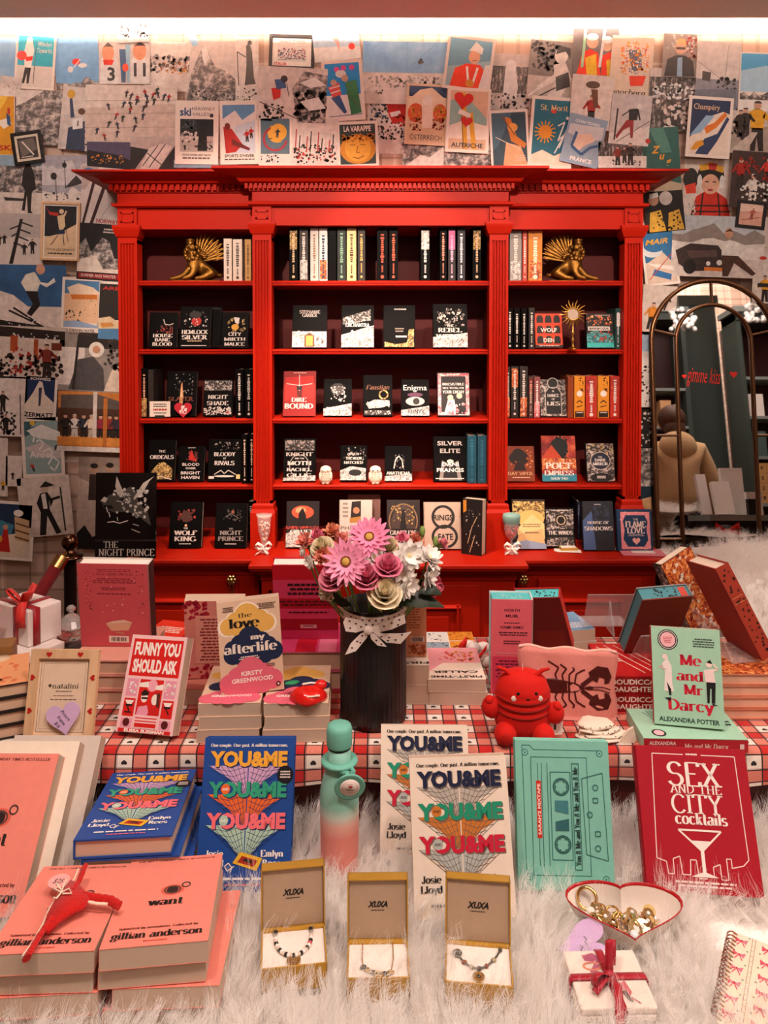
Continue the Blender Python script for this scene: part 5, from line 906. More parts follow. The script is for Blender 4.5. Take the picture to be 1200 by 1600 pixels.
# ------------------------------------------------------------------ cover artwork
def fan(c1,c2,y0,y1):
    s='p %s 6 %d 94 %d 70 %.1f 53 %.1f 47 %.1f 30 %.1f'%(c1,y0,y0,y0+(y1-y0)*.42,y1,y1,y0+(y1-y0)*.42)
    for i in range(15):
        x=7+i*6.2
        if abs(x-50)>3: s+=';;l %s .5 %.1f %d %.1f %.1f'%(c2,x,y0,50+(x-50)*.06,y1)
    for k in range(5):
        g=.08+.17*k; hw=44*(1-g); yy=y0+(y1-y0)*g
        s+=';;l %s .45 %.1f %.1f %.1f %.1f %.1f %.1f %.1f %.1f'%(c2,50-hw,yy,50-hw*.5,yy+2.2,50-2,yy-1.2,50-2,yy-1.2)+';;l %s .45 %.1f %.1f %.1f %.1f %.1f %.1f'%(c2,50+hw,yy,50+hw*.5,yy+2.2,52,yy-1.2)
    return s
def youme(bg,tag_,cols,fans,names,dark,sticker=True,cass=True):
    s='r %s 0 0 100 100;;'%bg
    s+=fan(fans[0],dark,19,40)+';;'+fan(fans[1],dark,38,60)+';;'+fan(fans[2],dark,58,80)
    s+=';;l %s 1 50 18 50 79'%(bg)
    s+=';;t %s 50 5 3.2 86 sb|One couple. One past. A million tomorrows.'%tag_
    for y,c in zip((14,34.5,55),cols):
        s+=';;t %s 51 %.1f 14.5 86 B|YOU&ME;;t %s 50 %.1f 14.5 86 B|YOU&ME'%(dark,y+.7,c,y)
    s+=';;c %s 26 34.5 5;;t %s 26 34.5 2.6 7 b|AND;;c %s 26 55 5;;t %s 26 55 2.6 7 b|AND'%(fans[1],tag_,fans[2],tag_)
    s+=';;t %s 18 76 6 20 sb|Josie;;t %s 18 82 6 22 sb|Lloyd;;t %s 80 76 6 24 sb|Emlyn;;t %s 80 82 6 20 sb|Rees'%((names,)*4)
    if cass: s+=';;p e0b030 38 82 46 75 70 79 64 87;;p a3281c 43 81.5 48 77.5 65 80.5 61 84.5;;p 2a2523 49 80.5 51 79 60 80.7 58 82.5;;l efe6de 1 40 84 33 87 30 84 34 82 38 85 36 88'
    s+=';;d %s 10 91 90 94 1;;d %s 30 95 72 97 1'%(names,cols[2])
    if sticker: s+=';;c 17151a 91 25 9;;d e6dcd4 84 22.5 98 28 3'
    return s
YM_BLUE=youme('1c4894','f0e9e4',('e8a93a','2f9f7c','ee6f78'),('c9a3c8','e0682c','a9c9b4'),'f0e9e4','16305f')
YM_CREAM=youme('ecdccb','2a2523',('1d2440','1f9270','c8203c'),('b9b1a8','c9772f','b5b9b4'),'2a2523','6b6058',False)
WANT='r e98878 0 0 100 100;;t 6b2a22 50 4 2.6 84 sbi|THE NO. 1 SUNDAY TIMES BESTSELLER;;c d9604e 54 42 12 9;;c 2a1a18 54 42 6;;o 5a3a34 2 54 42 8 6;;o 4a302c 1.6 67 37 4;;t 251a19 50 55 11 36 sb|want;;t 6b2a22 50 82 3 76 sb|Submitted by anonymous. Collected by;;t 251a19 50 89 9 86 sb|gillian anderson;;d d9604e 36 95 64 97 1'
def lp(*L): return ';;'.join(L)
# ---- front table books
G1='books propped up on the white fur'
book('blue paperback standing upright titled you and me three times, with a black sticker',pose((-.234,1.242,ZF+.016),.3,21.7),.156,.229,.03,'1c4894',YM_BLUE,G1,pages='@pages',step=.00012)
book('cream paperback titled you and me, half hidden behind its twin',pose((.073,1.318,ZF+.016),-1,24),.16,.214,.025,'ecdccb',YM_CREAM,G1,hard=False,spcode='r c9742f 0 0 100 100;;z a34a1f 3 20 0 0 100 100 20',step=.00012)
book('cream paperback titled you and me standing in front behind the right necklace box',pose((.129,1.186,ZF+.014),-.1,19.7,-1.7),.161,.230,.025,'ecdccb',YM_CREAM,G1,hard=False,spcode='r c9742f 0 0 100 100;;z a34a1f 3 20 0 0 100 100 20',step=.00012)
CAS=lp('o 2f6b66 .8 11 9 3;;c 2f6b66 11 9 .9;;o 2f6b66 .8 90 9 3;;c 2f6b66 90 9 .9;;o 2f6b66 .8 13 91 3;;c 2f6b66 13 91 .9;;o 2f6b66 .8 91 92 3;;c 2f6b66 91 92 .9',
 'l 2f6b66 .7 8 4 16 4 20 7 88 7;;l 2f6b66 .7 8 4 10 96 16 96;;l 2f6b66 .7 17 12 17 90 76 90 76 12 17 12;;l 2f6b66 .7 24 16 24 84;;l 2f6b66 .7 28 16 28 84;;l 2f6b66 .7 34 16 34 84;;r c8281c 22 28 27 66;;t f0e0d4 24.5 47 3 24 b 0|x'.replace('t f0e0d4 24.5 47 3 24 b 0|x','t f0e0d4 24.5 47 3 48 90 b|SARAH\'S MIXTAPE'),
 'l 2f6b66 .8 37 22 37 80 58 80 58 22 37 22;;o 2a5f5b 1.4 48 32 8;;o 2a5f5b .8 48 32 6.5;;o 2a5f5b 1.4 48 70 8;;o 2a5f5b .8 48 70 6.5',
 ';;'.join('l 2a5f5b 1.2 %.1f %.1f %.1f %.1f'%(48+5*math.cos(a*PI/3),y+3.5*math.sin(a*PI/3),48+6.6*math.cos(a*PI/3),y+4.7*math.sin(a*PI/3)) for y in (32,70) for a in range(6)),
 'p 3f7f86 41 41 55 41 55 50 41 48;;p 2f666c 41 55 55 53 55 61 41 61',
 'l 2f6b66 .7 60 16 60 86 67 86 67 16 60 16;;t 24403e 63.5 51 5 92 90 sb|You & Me and You & Me and You & Me',
 'l 2f6b66 .7 70 26 92 22 94 80 72 76 70 26;;o 2f6b66 .9 84 32 2.6;;o 2f6b66 .9 84 72 2.6;;o 2f6b66 .9 77 50 2.6;;l 2f6b66 .9 81 39 86 39 86 42 81 42 81 39;;l 2f6b66 .9 82 61 87 61 87 64 82 64 82 61')
B=book('mint green notebook printed like a cassette tape',pose((.302,1.246,ZF+.014),-.1,16.3,1),.162,.229,.016,'7fc2b2',CAS,G1,name='notebook',cat='notebook',step=.0002)
B.children[0].modifiers.new('round','BEVEL').width=.004
SATC=lp('l f0d9d4 .8 44 5 16 5 12 78 20 80 21 88 26 88 26 78 32 76 33 88 40 88 41 78 46 78 47 90 54 90;;l f0d9d4 .8 60 5 90 5 91 76 86 80 76 82 76 76 72 76 72 90 66 90 66 80 60 82 60 88',
 't f0d9d4 52 5 2.2 14 b|TASTE THE','t f4e9e2 52 19 19 48 s|SEX;;t f4e9e2 52 29.5 7 46 s|AND THE;;t f4e9e2 52 40 15 46 s|CITY;;t f4e9e2 54 50 9 46 sb|cocktails',
 'l f4e9e2 1.5 33 58 70 58 52 72 33 58;;p f4e9e2 42 65 60 65 52 72;;r f4e9e2 50.5 70 53.5 87;;p f4e9e2 40 89 64 89 54 86 50 86;;d f0d9d4 26 92 78 97 2').replace('t f0d9d4 52 5 2.2 14 b|TASTE THE','d f0d9d4 46 4 58 6.5 1')
book('crimson cocktail recipe hardback with a white martini glass and skyline',pose((.523,1.229,ZF+.022),-8,25,-1.4),.185,.213,.024,'a81426',SATC,G1,step=.00018)
# ---- leaning want paperbacks at the left
WT='standing want paperbacks leaning back at the left edge'
def stackdz(k,t_,le): return k*t_*math.sin(rad(le))/math.cos(rad(le))
m0=pose((-.648,1.173,ZF+.027),-.6,40)
for k,(lb,cov,dx,dh) in enumerate((('coral want paperback leaning at the left edge, its cover facing out','e98878',0,0),('cream-edged book leaning right behind the coral want paperback','e9dac9',.02,.0),('grey-edged book at the back of the leaning trio on the left','c9bcb2',.045,-.01))):
    book(lb,m0@Matrix.Translation((dx,k*.0315,stackdz(k,.0315,40))),.16,.231+dh,.03,cov,WANT if k==0 else '',WT,hard=False,step=.00015,pages='@pages')
# ---- stacked want paperbacks
WS='want paperbacks stacked on the fur'
zt=ZF+.117
for s,(x,y,yaw,w_,h_) in enumerate(((-.455,.994,3,.141,.200),(-.308,1.007,6.5,.142,.208))):
    for k in range(4):
        lb=[('coral want paperback on top of the left stack under the red crochet','second want paperback down in the left stack','third want paperback down in the left stack','lowest want paperback of the left stack, sunk in the fur'),
            ('coral want paperback on top of the right stack, title uncovered','second want paperback down in the right stack','third want paperback down in the right stack, slid to the right','lowest want paperback of the right stack, sunk in the fur')][s][k]
        dx=(0,-.003,.004,.002)[k]+(.012 if s and k==2 else 0); dy=(0,.003,-.001,.002)[k]; dyw=(0,-.8,1.2,-1)[k]+(-5 if s and k==2 else 0)
        book(lb,pose((x+dx,y+dy,zt-k*.0285+.0),yaw+dyw,96),w_,h_,.0275,'e98878',WANT if k==0 else '',WS,hard=False,step=.00012,pages='@pages')
# ---- sloping pile of blue hardbacks
BS='blue hardbacks piled aslant behind the want stacks'
mt=pose((-.415,1.20,ZF+.135),10,95,6)
for k,lb in enumerate(('blue you and me hardback lying on top of the slanting pile','second blue hardback of the slanting pile','third blue hardback of the slanting pile','lowest blue hardback of the slanting pile')):
    m2=mt@Matrix.Translation((.012*k,k*.0315,.0))
    book(lb,m2,.154,.222,.030,'1c4894',YM_BLUE if k==0 else '',BS,step=.00012,pages='@pages')
# ------------------------------------------------------------------ gingham table books
G2='books propped up on the gingham table'
FUN=lp('r f3c6c8 0 0 100 100;;r d4201c 5 4 95 43;;t f6ece4 50 14 19 82 B|FUNNY YOU;;t f6ece4 50 32 19 80 B|SHOULD ASK',
 'r e79ab0 6 46 26 64;;r e79ab0 74 46 94 64;;r d4201c 29 46 71 82;;c f0a8b8 52 52 9;;p f6ece4 29 50 44 48 46 54 29 54;;p f6ece4 58 52 71 50 71 56 58 56;;r d4201c 6 66 26 84;;r d4201c 74 66 94 84;;r e79ab0 6 86 26 95;;r e79ab0 74 86 94 95',
 'z f6ece4 3 4 8 50 24 60 5;;z f6ece4 4 4 76 50 92 60 5;;c f3e4da 41 64 6 8;;p 2a1a18 34 60 40 56 48 59 47 62 36 63;;r 1d1514 36 64 47 66;;p e79ab0 31 82 33 74 48 72 54 82;;c f3e4da 60 66 6 8;;p 5a2a20 56 60 68 59 70 78 64 72 62 60;;p c8201c 50 82 56 74 70 74 71 82',
 'r 2a1a18 10 72 22 74;;l 2a1a18 2 10 80 22 80;;p f6ece4 8 68 24 68 20 72 12 72;;r 2a1a18 78 72 90 74;;p f6ece4 76 68 92 68 88 72 80 72;;l 2a1a18 2 14 74 18 80;;l 2a1a18 2 82 74 88 80',
 'r f3c6c8 29 82 71 95;;l d4201c 1.6 31 85 69 85;;l d4201c 1.6 31 88 69 88;;r d4201c 31 90 69 94;;h 5a1a1a 16 90 7;;h 5a1a1a 84 90 7;;r d4201c 4 96 96 99.4;;t f6ece4 50 97.7 4 70 B|ELISSA SUSSMAN').replace('h 5a1a1a 16 90 7','c 5a1a1a 16 90 6').replace('h 5a1a1a 84 90 7','c 5a1a1a 84 90 6')
FUN=FUN.replace('SHOULD ASK','SHOULD ASK')
book('pink and red paperback titled funny you should ask beside the picture frame',pose((-.464,1.462,ZG+.013),-14.6,25,-2.5),.122,.178,.028,'f3c6c8',FUN,G2,hard=False,step=.00015)
CL=lambda c,x,y,s:';;'.join('c %s %.1f %.1f %.1f'%(c,x+a*s,y+b*s*.65,r*s) for a,b,r in ((-1.9,.5,.9),(-1.1,0,1),(0,-.5,1.3),(1.1,0,1.1),(1.9,.4,.9),(0,.5,1.2),(-1,.7,.9),(1,.7,.9)))
LOVE=lp('r dfbfa4 0 0 100 100',CL('f3e3cf',47,22,17),CL('e3b25a',47,22,15.5),'t 2a2220 44 16 7 22 s|the;;t 1d1a1c 42 24 15 50 sb|love;;t 2a2220 46 32 6 12 s|of',CL('1d2a4a',54,52,17),CL('1d2a4a',50,46,15),'t f0e4d6 62 40 9 24 sb|my;;t f0e4d6 50 51 15 86 sb|afterlife;;d f0e4d6 30 60 64 64 2',CL('e0697e',48,82,18),'t f6e9e0 50 78 7 34 b|KIRSTY;;t f6e9e0 50 85 7 66 b|GREENWOOD;;c 5a241a 91 93 4;;c f6e9e0 91 93 1.6;;d 5a463c 8 6 28 12 3;;d 5a463c 64 5 94 12 4;;d 5a463c 72 70 90 74 2')
book('peach paperback titled the love of my afterlife standing on its stack',pose((-.258,1.498,ZG+.0755),9.4,2.9,-3.1),.122,.184,.024,'dfbfa4',LOVE,G2,hard=False,step=.00012)
FL=lp('r dfbfa4 0 0 100 100',CL('e3b25a',47,22,15.5),CL('1d2a4a',54,52,17),CL('e0697e',48,82,18),'t f6e9e0 50 82 7 66 b|GREENWOOD')
LS='afterlife paperbacks stacked under the standing copy'
for s,(x,yaw,w_,h_) in enumerate(((-.297,2.8,.119,.170),(-.169,2.2,.124,.170))):
    for k in range(3):
        lb=(('top afterlife paperback of the left pile, the standing copy resting on it','middle afterlife paperback of the left pile','bottom afterlife paperback of the left pile'),('top afterlife paperback of the right pile beneath the red strawberry pouch','middle afterlife paperback of the right pile','bottom afterlife paperback of the right pile'))[s][k]
        book(lb,pose((x+(0,.002,-.002)[k],1.457-(0,.002,.004)[k],ZG+.0745-k*.0246),yaw,90),w_,h_,.0242,'dfbfa4',FL if k==0 else '',LS,hard=False,step=.0001)
# mint rom-com, standing and lying
DAR=lp('r a5d3b8 0 0 100 100;;t c8203a 56 33 15 32 sb|Me;;t c8203a 54 49 14 40 sb|and;;t c8203a 58 63 14 28 sb|Mr;;t c8203a 54 79 15 66 sb|Darcy;;t 23403a 50 94 6.5 86 b|ALEXANDRA POTTER',
 'c 2a2523 24 13 15;;c f0b9c0 24 13 11;;o f0e9e4 .8 24 13 13;;d c8485a 17 10 31 17 4;;d 3a4a44 60 10 92 20 4',
 'p f0e4e0 14 38 22 32 28 40 28 58 30 66 16 66 18 46;;c f3dcd2 19 31 4;;l d9b9b0 2 14 40 10 42 20 44;;p 1d1a1c 20 56 26 64 26 70 23 70;;p 1d1a1c 16 73 26 72 24 76',
 'p f3dcd8 74 42 88 40 90 54 76 54;;c f3dcd2 82 36 4.5;;p 1d1a1c 78 34 84 31 87 35 84 35;;l f3dcd2 3 88 42 94 40 88 35;;p 1d1a1c 77 54 90 54 88 75 83 75 84 60 82 60 80 75 77 75;;p 1d1a1c 84 75 92 77 84 77')
book('mint paperback with two drawn figures and red title, propped upright',pose((.587,1.456,ZG+.030),-12.3,16,-.8),.128,.179,.022,'a5d3b8',DAR,G2,hard=False,spcode='r c8283a 0 0 100 100',step=.00015)
fb=book('mint paperback lying flat with its red spine in front',pose((.584,1.419,ZG+.0255),-1.8,90),.193,.115,.025,'a5d3b8','r a5d3b8 0 0 100 100;;c 2a2523 18 82 7 7;;c f0b9c0 18 82 5 5;;l 3a4a44 .7 14 12 22 42;;l 3a4a44 .7 18 10 26 42;;l 3a4a44 .7 22 10 30 42;;d 23403a 76 40 98 60 2',G2,hard=False,step=.0001)
a=MB(); art('x',None,.193,.024,'r b5202c 0 0 100 100;;t f0d3cc 18 34 4 26 b|ALEXANDRA;;t f0d3cc 18 72 4 18 b|POTTER;;t e9c0b4 60 52 5 40 sb|Me and Mr Darcy;;r f0d3cc 92 30 96 70',step=.0003,mb=a)
a.v=[Matrix.Translation((0,0.025,-.0007))@Matrix.Rotation(-PI/2,4,'X')@Matrix.Rotation(PI,4,'X')@Matrix.Translation((0,0,-.0)) @p for p in a.v]
a.v=[Vector((p.x,p.y,p.z)) for p in a.v]; 
a2=MB(); art('x',None,.193,.024,'r b5202c 0 0 100 100;;t f0d3cc 18 32 3.6 26 b|ALEXANDRA;;t f0d3cc 18 70 3.6 18 b|POTTER;;t e9c0b4 60 52 5 42 sb|Me and Mr Darcy;;r f0d3cc 92 30 96 70',step=.0003,mb=a2)
R=Matrix.Translation((0,.0245,-.0008))@Matrix.Rotation(PI/2,4,'X')      # z up the spine -> -y of the lying book
a2.v=[R@p for p in a2.v]; a2.build('spine_lettering',fb)
# ---- back row: books seen from behind on their easels
G3='books turned away, back covers to the camera'
book('large pink-red hardback seen from the back with a bathtub drawing and white pages',pose((-.589,1.675,ZG+.0965),-1,-7.9,.7),.156,.192,.034,'c9525a',lp('d 8b2a34 26 6 76 10 2;;t 8b2a34 50 12 4 56 s|LUCY JANE WOOD;;d 8b2a34 20 17 80 24 3;;d 8b2a34 30 28 70 32 2;;d 8b2a34 22 35 78 38 1;;z 6b1a24 3 9 8 8 20 56 2;;z f0c9c0 5 7 10 14 92 60 1.6;;z 6b1a24 4 7 80 8 92 56 2','p d9a88a 36 72 74 70 68 80 44 81;;p e6c4ac 36 72 46 69 62 67 74 70;;l b98a6c 2 50 82 62 84;;r efdcd0 40 87 68 95;;'+';;'.join('r 2a2220 %.1f 88.5 %.1f 93.5'%(43+i*2,43+i*2+(1.3 if i%3 else .7)) for i in range(11))),G3,spine='r',board='d9d0c6',pages=mat('f3ebe2',.8),spcode='r 3a1a1c 0 0 100 100')
book('hardback with pink and red stripes seen from the back, left of the flower vase',pose((-.176,1.745,ZG+.086),.1,-19.9),.142,.202,.03,'b8122c',lp('r c9142a 0 0 100 19;;r d93f6a 0 19 100 44;;r b8122c 0 44 100 58;;r d93f6a 0 58 100 72;;r a3142a 0 72 100 88;;r c93a6a 0 88 100 100','d 2a1218 20 24 90 42 3;;d 4a1218 8 47 96 56 2;;d 4a1218 18 62 90 66 1;;r d9a0a8 40 80 66 85;;d 6b1a24 43 81 63 84 1'),G3,spine='r',board='c9142a',pages=mat('f3ebe2',.8))
book('peach and rose paperback seen from the back behind the afterlife book',pose((-.368,1.652,ZG+.036),5.8,-16,1.9),.125,.195,.026,'d98a80',lp('r e3968a 0 0 100 100;;z b5203a 4 10 0 2 36 22 10;;z b5203a 5 14 0 82 100 99 10;;r e9a596 18 18 92 80;;d 8b3a3a 24 22 88 78 14'),G3,spine='r',hard=False)
book('narrow peach-orange book seen from the back at the right of the vase',pose((.042,1.645,ZG+.0855),-1.6,-20,-.8),.100,.185,.022,'dd9a74',lp('d a35a3a 20 8 88 60 14;;r efdcd0 66 70 96 78;;'+';;'.join('r 2a2220 %.1f 71 %.1f 77'%(68+i*2.3,69.3+i*2.3) for i in range(11))+';;z b5582f 3 12 60 82 98 96 8'),G3,spine='r',hard=False)
book('tall narrow pink book seen from the back with turquoise page edges',pose((.277,1.652,ZG+.001),-3,-3),.090,.211,.05,'dd6470',lp('t 3a1a24 50 11 7 36 b|NORTH;;t 3a1a24 50 17 7 30 b|MUIR;;d 5a2a34 28 24 72 26 1;;t 3a1a24 50 29 6 56 sb|COSMIC DANCE;;d 5a2a34 18 34 90 39 2;;d 5a2a34 30 43 70 48 2;;r c93a56 4 60 100 100;;d e9909c 10 56 90 58 1;;d 6b1a34 10 64 90 84 6;;l 4a1a2a .8 22 90 26 88 24 96;;c 2a1a22 20 90 2;;c 2a1a22 44 90 2'),G3,spine='r',pages=mat('58c4c8',.5),board='d9dfe0',topcode='z f3e9e0 3 12 10 20 80 70 3')
book('dark red hardback with turquoise edges leaning on its easel beside the tall pink book',pose((.392,1.785,ZG+.04),-15,-32,-9),.105,.185,.03,'7a1712','r 7a1712 0 0 100 100;;r 8b201a 30 60 90 90',G3,spine='r',pages=mat('58c4c8',.5),board='b81f16',spcode='r c8201a 0 0 100 100;;d e06a4a 40 10 60 90 20',topcode='z 1d1a1c 3 6 30 20 96 80 5')
book('brown hardback with teal printed edges tilted on a clear easel',pose((.590,1.70,ZG+.072),9.4,-32,-2.3),.115,.184,.034,'7a2f26','r 823529 2 2 98 98',G3,spine='r',pages=mat('4a8a94',.5),board='8b8a8a',topcode='z 1d2a30 3 8 10 10 90 90 6;;r c8483a 80 10 94 90')
tb=book('large red-brown hardback tilted on an easel at the far right',pose((.779,1.64,ZG+.097),-81.9,-25,-9.9),.136,.206,.032,'9a2a20','r 9a2a20 2 2 98 98',G3,spine='r',spcode='r a33a28 0 0 100 100;;z 3a1a14 3 12 10 4 90 96 22;;l d98a5a 4 10 34 90 34;;l d98a5a 4 10 40 90 40',pages=mat('ead9c4',.8))
book('black and orange flame-patterned paperback tilted left of the large red-brown book',pose((.716,1.76,ZG+.072),-70,-24,-9),.034,.2,.09,'1b1515','r @ornate 8 2 92 98;;z c8203a 3 6 10 40 80 70 16',G3,spine='r',spcode='r @orangeart 0 0 100 100;;z f0d9c4 3 12 20 4 90 96 12',pages=mat('ead9c4',.8))
def easel(label,loc,yaw,w_=.10,h_=.09,le=-24):
    AC=mat('e9eef0',.06,alpha=.2,var=.01,spec=.6); t=thing('book_easel',label,'book stand',pose(loc,yaw,0),'clear acrylic book easels')
    m_=Matrix.Rotation(-rad(le),4,'X')
    MB().box(-w_/2,w_/2,-.0015,.0015,0,h_,AC,m_).build('back_plate',t); MB().box(-w_/2,w_/2,.001,.06,0,.003,AC).build('ledge',t)
    MB().prism([(-.002,.0),(-.07,.0),(-.07,.003),(-.035,.075)],-.0015,.0015,AC,'x').build('strut',t)
easel('clear acrylic easel under the large red-brown book',(.722,1.635,ZG+.0965),-82)
easel('clear acrylic easel under the brown and teal book',(.585,1.668,ZG+.0715),9,le=-35)
easel('clear empty acrylic easel left of the teal-edged book',(.545,1.87,ZG+.0675),0,.11,.1)
# ---- stacks of the same titles
def pile(cx,yf,n,w_,h_,t_,cover,lbs,group,yaw=0,top='',pages='@pages',hard=False,front='',z0=None,jit=.002,seed=0):
    r=random.Random(seed+n); z=(ZG+.0006 if z0 is None else z0)
    for k in range(n):
        z+=t_
        b=book(lbs[k],pose((cx+r.uniform(-jit,jit),yf+r.uniform(0,jit),z),yaw+r.uniform(-.6,.6),90),w_,h_,t_-.0006,cover,top if k==n-1 else '',group,hard=hard,pages=pages,step=.0001)
        if front:
            a=MB(); art('x',None,w_,t_-.001,front,step=.0002,mb=a); R=Matrix.Translation((0,t_-.0006,0))@Matrix.Rotation(PI/2,4,'X'); a.v=[R@p for p in a.v]; a.build('spine_lettering',b)
def lbl(what,where,n):
    o={1:['only'],2:['lower','upper'],3:['bottom','middle','top'],4:['lowest','second lowest','second highest','top']}[n]
    return ['%s %s %s'%(a,what,where) for a in o]
pile(-.590,1.603,3,.155,.19,.0315,'e3a08f',lbl('hardback in the stack','under the pink-red bathtub book',3),'hardbacks under the bathtub book',pages=mat('c9a288',.8),hard=True)
pile(-.165,1.672,2,.150,.17,.042,'c9627a',lbl('thick hardback in the stack','under the pink and red striped book',2),'thick hardbacks under the striped book',top='r c93a6a 0 0 100 100;;r b8122c 30 0 60 100;;r d9708a 64 0 90 100',pages=mat('c9a288',.8),hard=True)
pile(-.375,1.60,1,.14,.18,.034,'c97a6a',['single thick paperback lying under the peach and rose book'],None)
pile(.035,1.603,2,.125,.16,.042,'e3d3c4',lbl('first-time caller paperback','in the pile touching the vase',2),'first-time caller paperbacks',top='t 2a2220 50 88 12 90 b 0|x'.replace('t 2a2220 50 88 12 90 b 0|x','t 2a2220 70 92 9 60 180 b|FIRST'))
pile(.156,1.60,2,.122,.165,.0275,'e3d3c4',lbl('first-time caller paperback','in the pile right of the vase, cover visible',2),'first-time caller paperbacks',top='r f0dccb 0 0 100 100;;p e9a0a8 0 0 100 0 100 50 30 50 0 80;;z d9483a 3 10 20 14 90 44 8;;z d98a3a 4 8 50 14 90 44 7;;t 2a2220 50 92 8 90 180 b|FIRST-TIME;;t 2a2220 50 78 9 80 180 b|CALLER')
pile(.16,1.81,1,.13,.12,.028,'efe3d8',['pale illustrated paperback lying behind the first-time caller pile'],None,top='r e3e0dc 0 0 50 50;;z 2a2523 3 5 6 8 40 44 5;;r d98a2a 52 0 100 46;;z b5581f 4 7 56 6 96 42 6;;r 8fa3b0 0 54 50 100;;z 3a4a58 5 6 4 58 46 96 6;;r e0963a 52 50 100 100;;z b5581f 6 7 56 54 96 96 6')
pile(.535,1.572,2,.135,.17,.037,'a3161a',lbl('red hardback with white spine capitals','in the pile left of the mint book',2),'red hardbacks beside the lobster pouch',yaw=-1,top='r b81a1c 0 0 100 100;;l efd0c4 2 10 10 60 90;;l efd0c4 2 24 6 76 90;;l efd0c4 1.4 40 6 90 90;;l efd0c4 3 56 10 96 80;;d efd0c4 4 30 40 60 5',front='r 9a1216 0 0 100 100;;t f0ddd0 42 30 8 74 b|BOUDICCA\'S;;t f0ddd0 40 72 8 68 b|DAUGHTER',hard=True,pages=mat('e9dac9',.8))
pile(.765,1.54,4,.20,.16,.0235,'d98a6c',lbl('peach-edged hardback','in the tall pile right of the mint book',4),'peach-edged hardbacks',top='r @orangeart 0 0 100 100',pages=mat('e3b59c',.8),hard=True)
pile(.48,1.86,2,.085,.12,.03,'d9d3cc',lbl('blue and white paperback','in the small pile behind the lobster pouch',2),'blue and white paperbacks',yaw=12,top='r @sky 0 0 100 100;;d efe9e4 6 10 60 40 4;;d efe9e4 10 60 90 90 4')
pile(-.757,1.452,4,.14,.15,.0265,'2a2220',lbl('dark-covered paperback','in the pile cut by the left edge',4),'dark-covered paperbacks at the left edge',yaw=24,top='r e3a070 0 0 100 100;;z d9774a 3 6 20 10 90 90 12',pages=mat('d9b89c',.8),hard=True)
pile(-.545,1.86,1,.10,.10,.045,'d9301c',['bright red-orange card box with white lettering behind the pink-red book'],None,yaw=-14,top='r d9301c 0 0 100 100;;d f0dcd0 20 40 90 80 4',pages='d9301c')
# ------------------------------------------------------------------ flowers in the ribbed vase
def frame_to(n,spin=0):
    n=Vector(n).normalized(); return n.to_track_quat('Z','Y').to_matrix().to_4x4()@Matrix.Rotation(spin,4,'Z')
VC=Vector((-.022,1.553,ZG+.0012)); VR=.066; VH=.235
t=thing('flower_vase','black ribbed cylinder vase tied with a heart-printed bow','vase',VC)
VB=mat('131112',.3,spec=.5,var=.15); n=120; prof=[(0,0),(.93,0),(1,.01),(1,.05),(1,.95),(.985,1),(.93,1),(.92,.6),(.92,.06),(0,.05)]
mb=MB();V=[]
for r,z in prof:
    for i in range(n):
        a=2*PI*i/n; k=1+(.05*(abs(math.cos(a*20))-.5) if .005<z<.99 and r>.95 else 0); V.append((r*VR*k*math.cos(a),r*VR*k*math.sin(a),z*VH))
mb.add(V,[(j*n+i,j*n+(i+1)%n,(j+1)*n+(i+1)%n,(j+1)*n+i) for j in range(len(prof)-1) for i in range(n)],VB,True); mb.build('vase_body',t)
RB=mat('eedfd6',.7,sheen=.3); HRT=mat('3a1418',.6)
bow=thing('ribbon_bow','white ribbon with dark hearts tied round the black vase','ribbon',(VC.x,VC.y-VR-.004,VC.z))
mb=MB(); mb.lathe([(VR*1.03,0),(VR*1.04,.002),(VR*1.04,.018),(VR*1.03,.02)],RB,(0,VR+.004,0),48)
zb=at(575,975,1.483).z-VC.z
for i,p in enumerate(mb.v): mb.v[i]=p+Vector((0,0,zb-.008+.006*(p.x/VR)**2))
for i in range(-4,5):
  for k in (0,1):
    a=-PI/2+i*.19+k*.09; c=Vector((VR*1.05*math.cos(a),VR+.004+VR*1.05*math.sin(a),zb-.002+k*.008+.006*math.cos(a)**2)); R=Matrix.Rotation(a+PI/2,3,'Z')
    mb.poly([c+R@Vector((x*.0022,0,z*.0024)) for x,z in HEART],HRT)
mb.build('ribbon_band',bow)
def px2(px,py,Y=1.477): p=at(px,py,Y); return (p.x-bow.location.x,p.z-VC.z)
for name,pts,hs,dy in (('bow_loop',[(576,984),(562,970),(540,966),(536,974),(540,988),(556,990)],[(546,972),(556,976),(547,983),(564,981)],.0),('bow_loop',[(576,984),(598,974),(632,962),(634,975),(612,985),(590,990)],[(600,980),(612,975),(624,970),(622,978)],.0),
    ('ribbon_tail',[(574,986),(562,992),(548,1006),(539,1024),(556,1018),(574,996)],[(566,994),(558,1003),(550,1013),(563,1005)],-.003),('ribbon_tail',[(578,984),(598,990),(628,990),(643,987),(626,1006),(604,1004)],[(596,995),(608,996),(618,1000),(628,992),(606,1001)],-.005),('ribbon_tail',[(577,986),(588,992),(604,1010),(590,1008),(580,998)],[(588,1000),(596,1006)],-.007)):
    mb=MB(); q=[px2(*p) for p in pts]; mb.prism(q,dy-.0012,dy,RB)
    for h in hs:
        c=px2(*h); mb.poly([(c[0]+x*.0022,dy-.0014,c[1]+z*.0024) for x,z in HEART],HRT)
    mb.build(name,bow)
MB().ball((px2(575,985)[0],-.006,px2(575,985)[1]),.009,RB,.006,.009).build('knot',bow)
STEM=mat('6f8a4a',.5,var=.2); DKL=mat('1c2a18',.4,var=.3)
GR='flowers in the black vase'
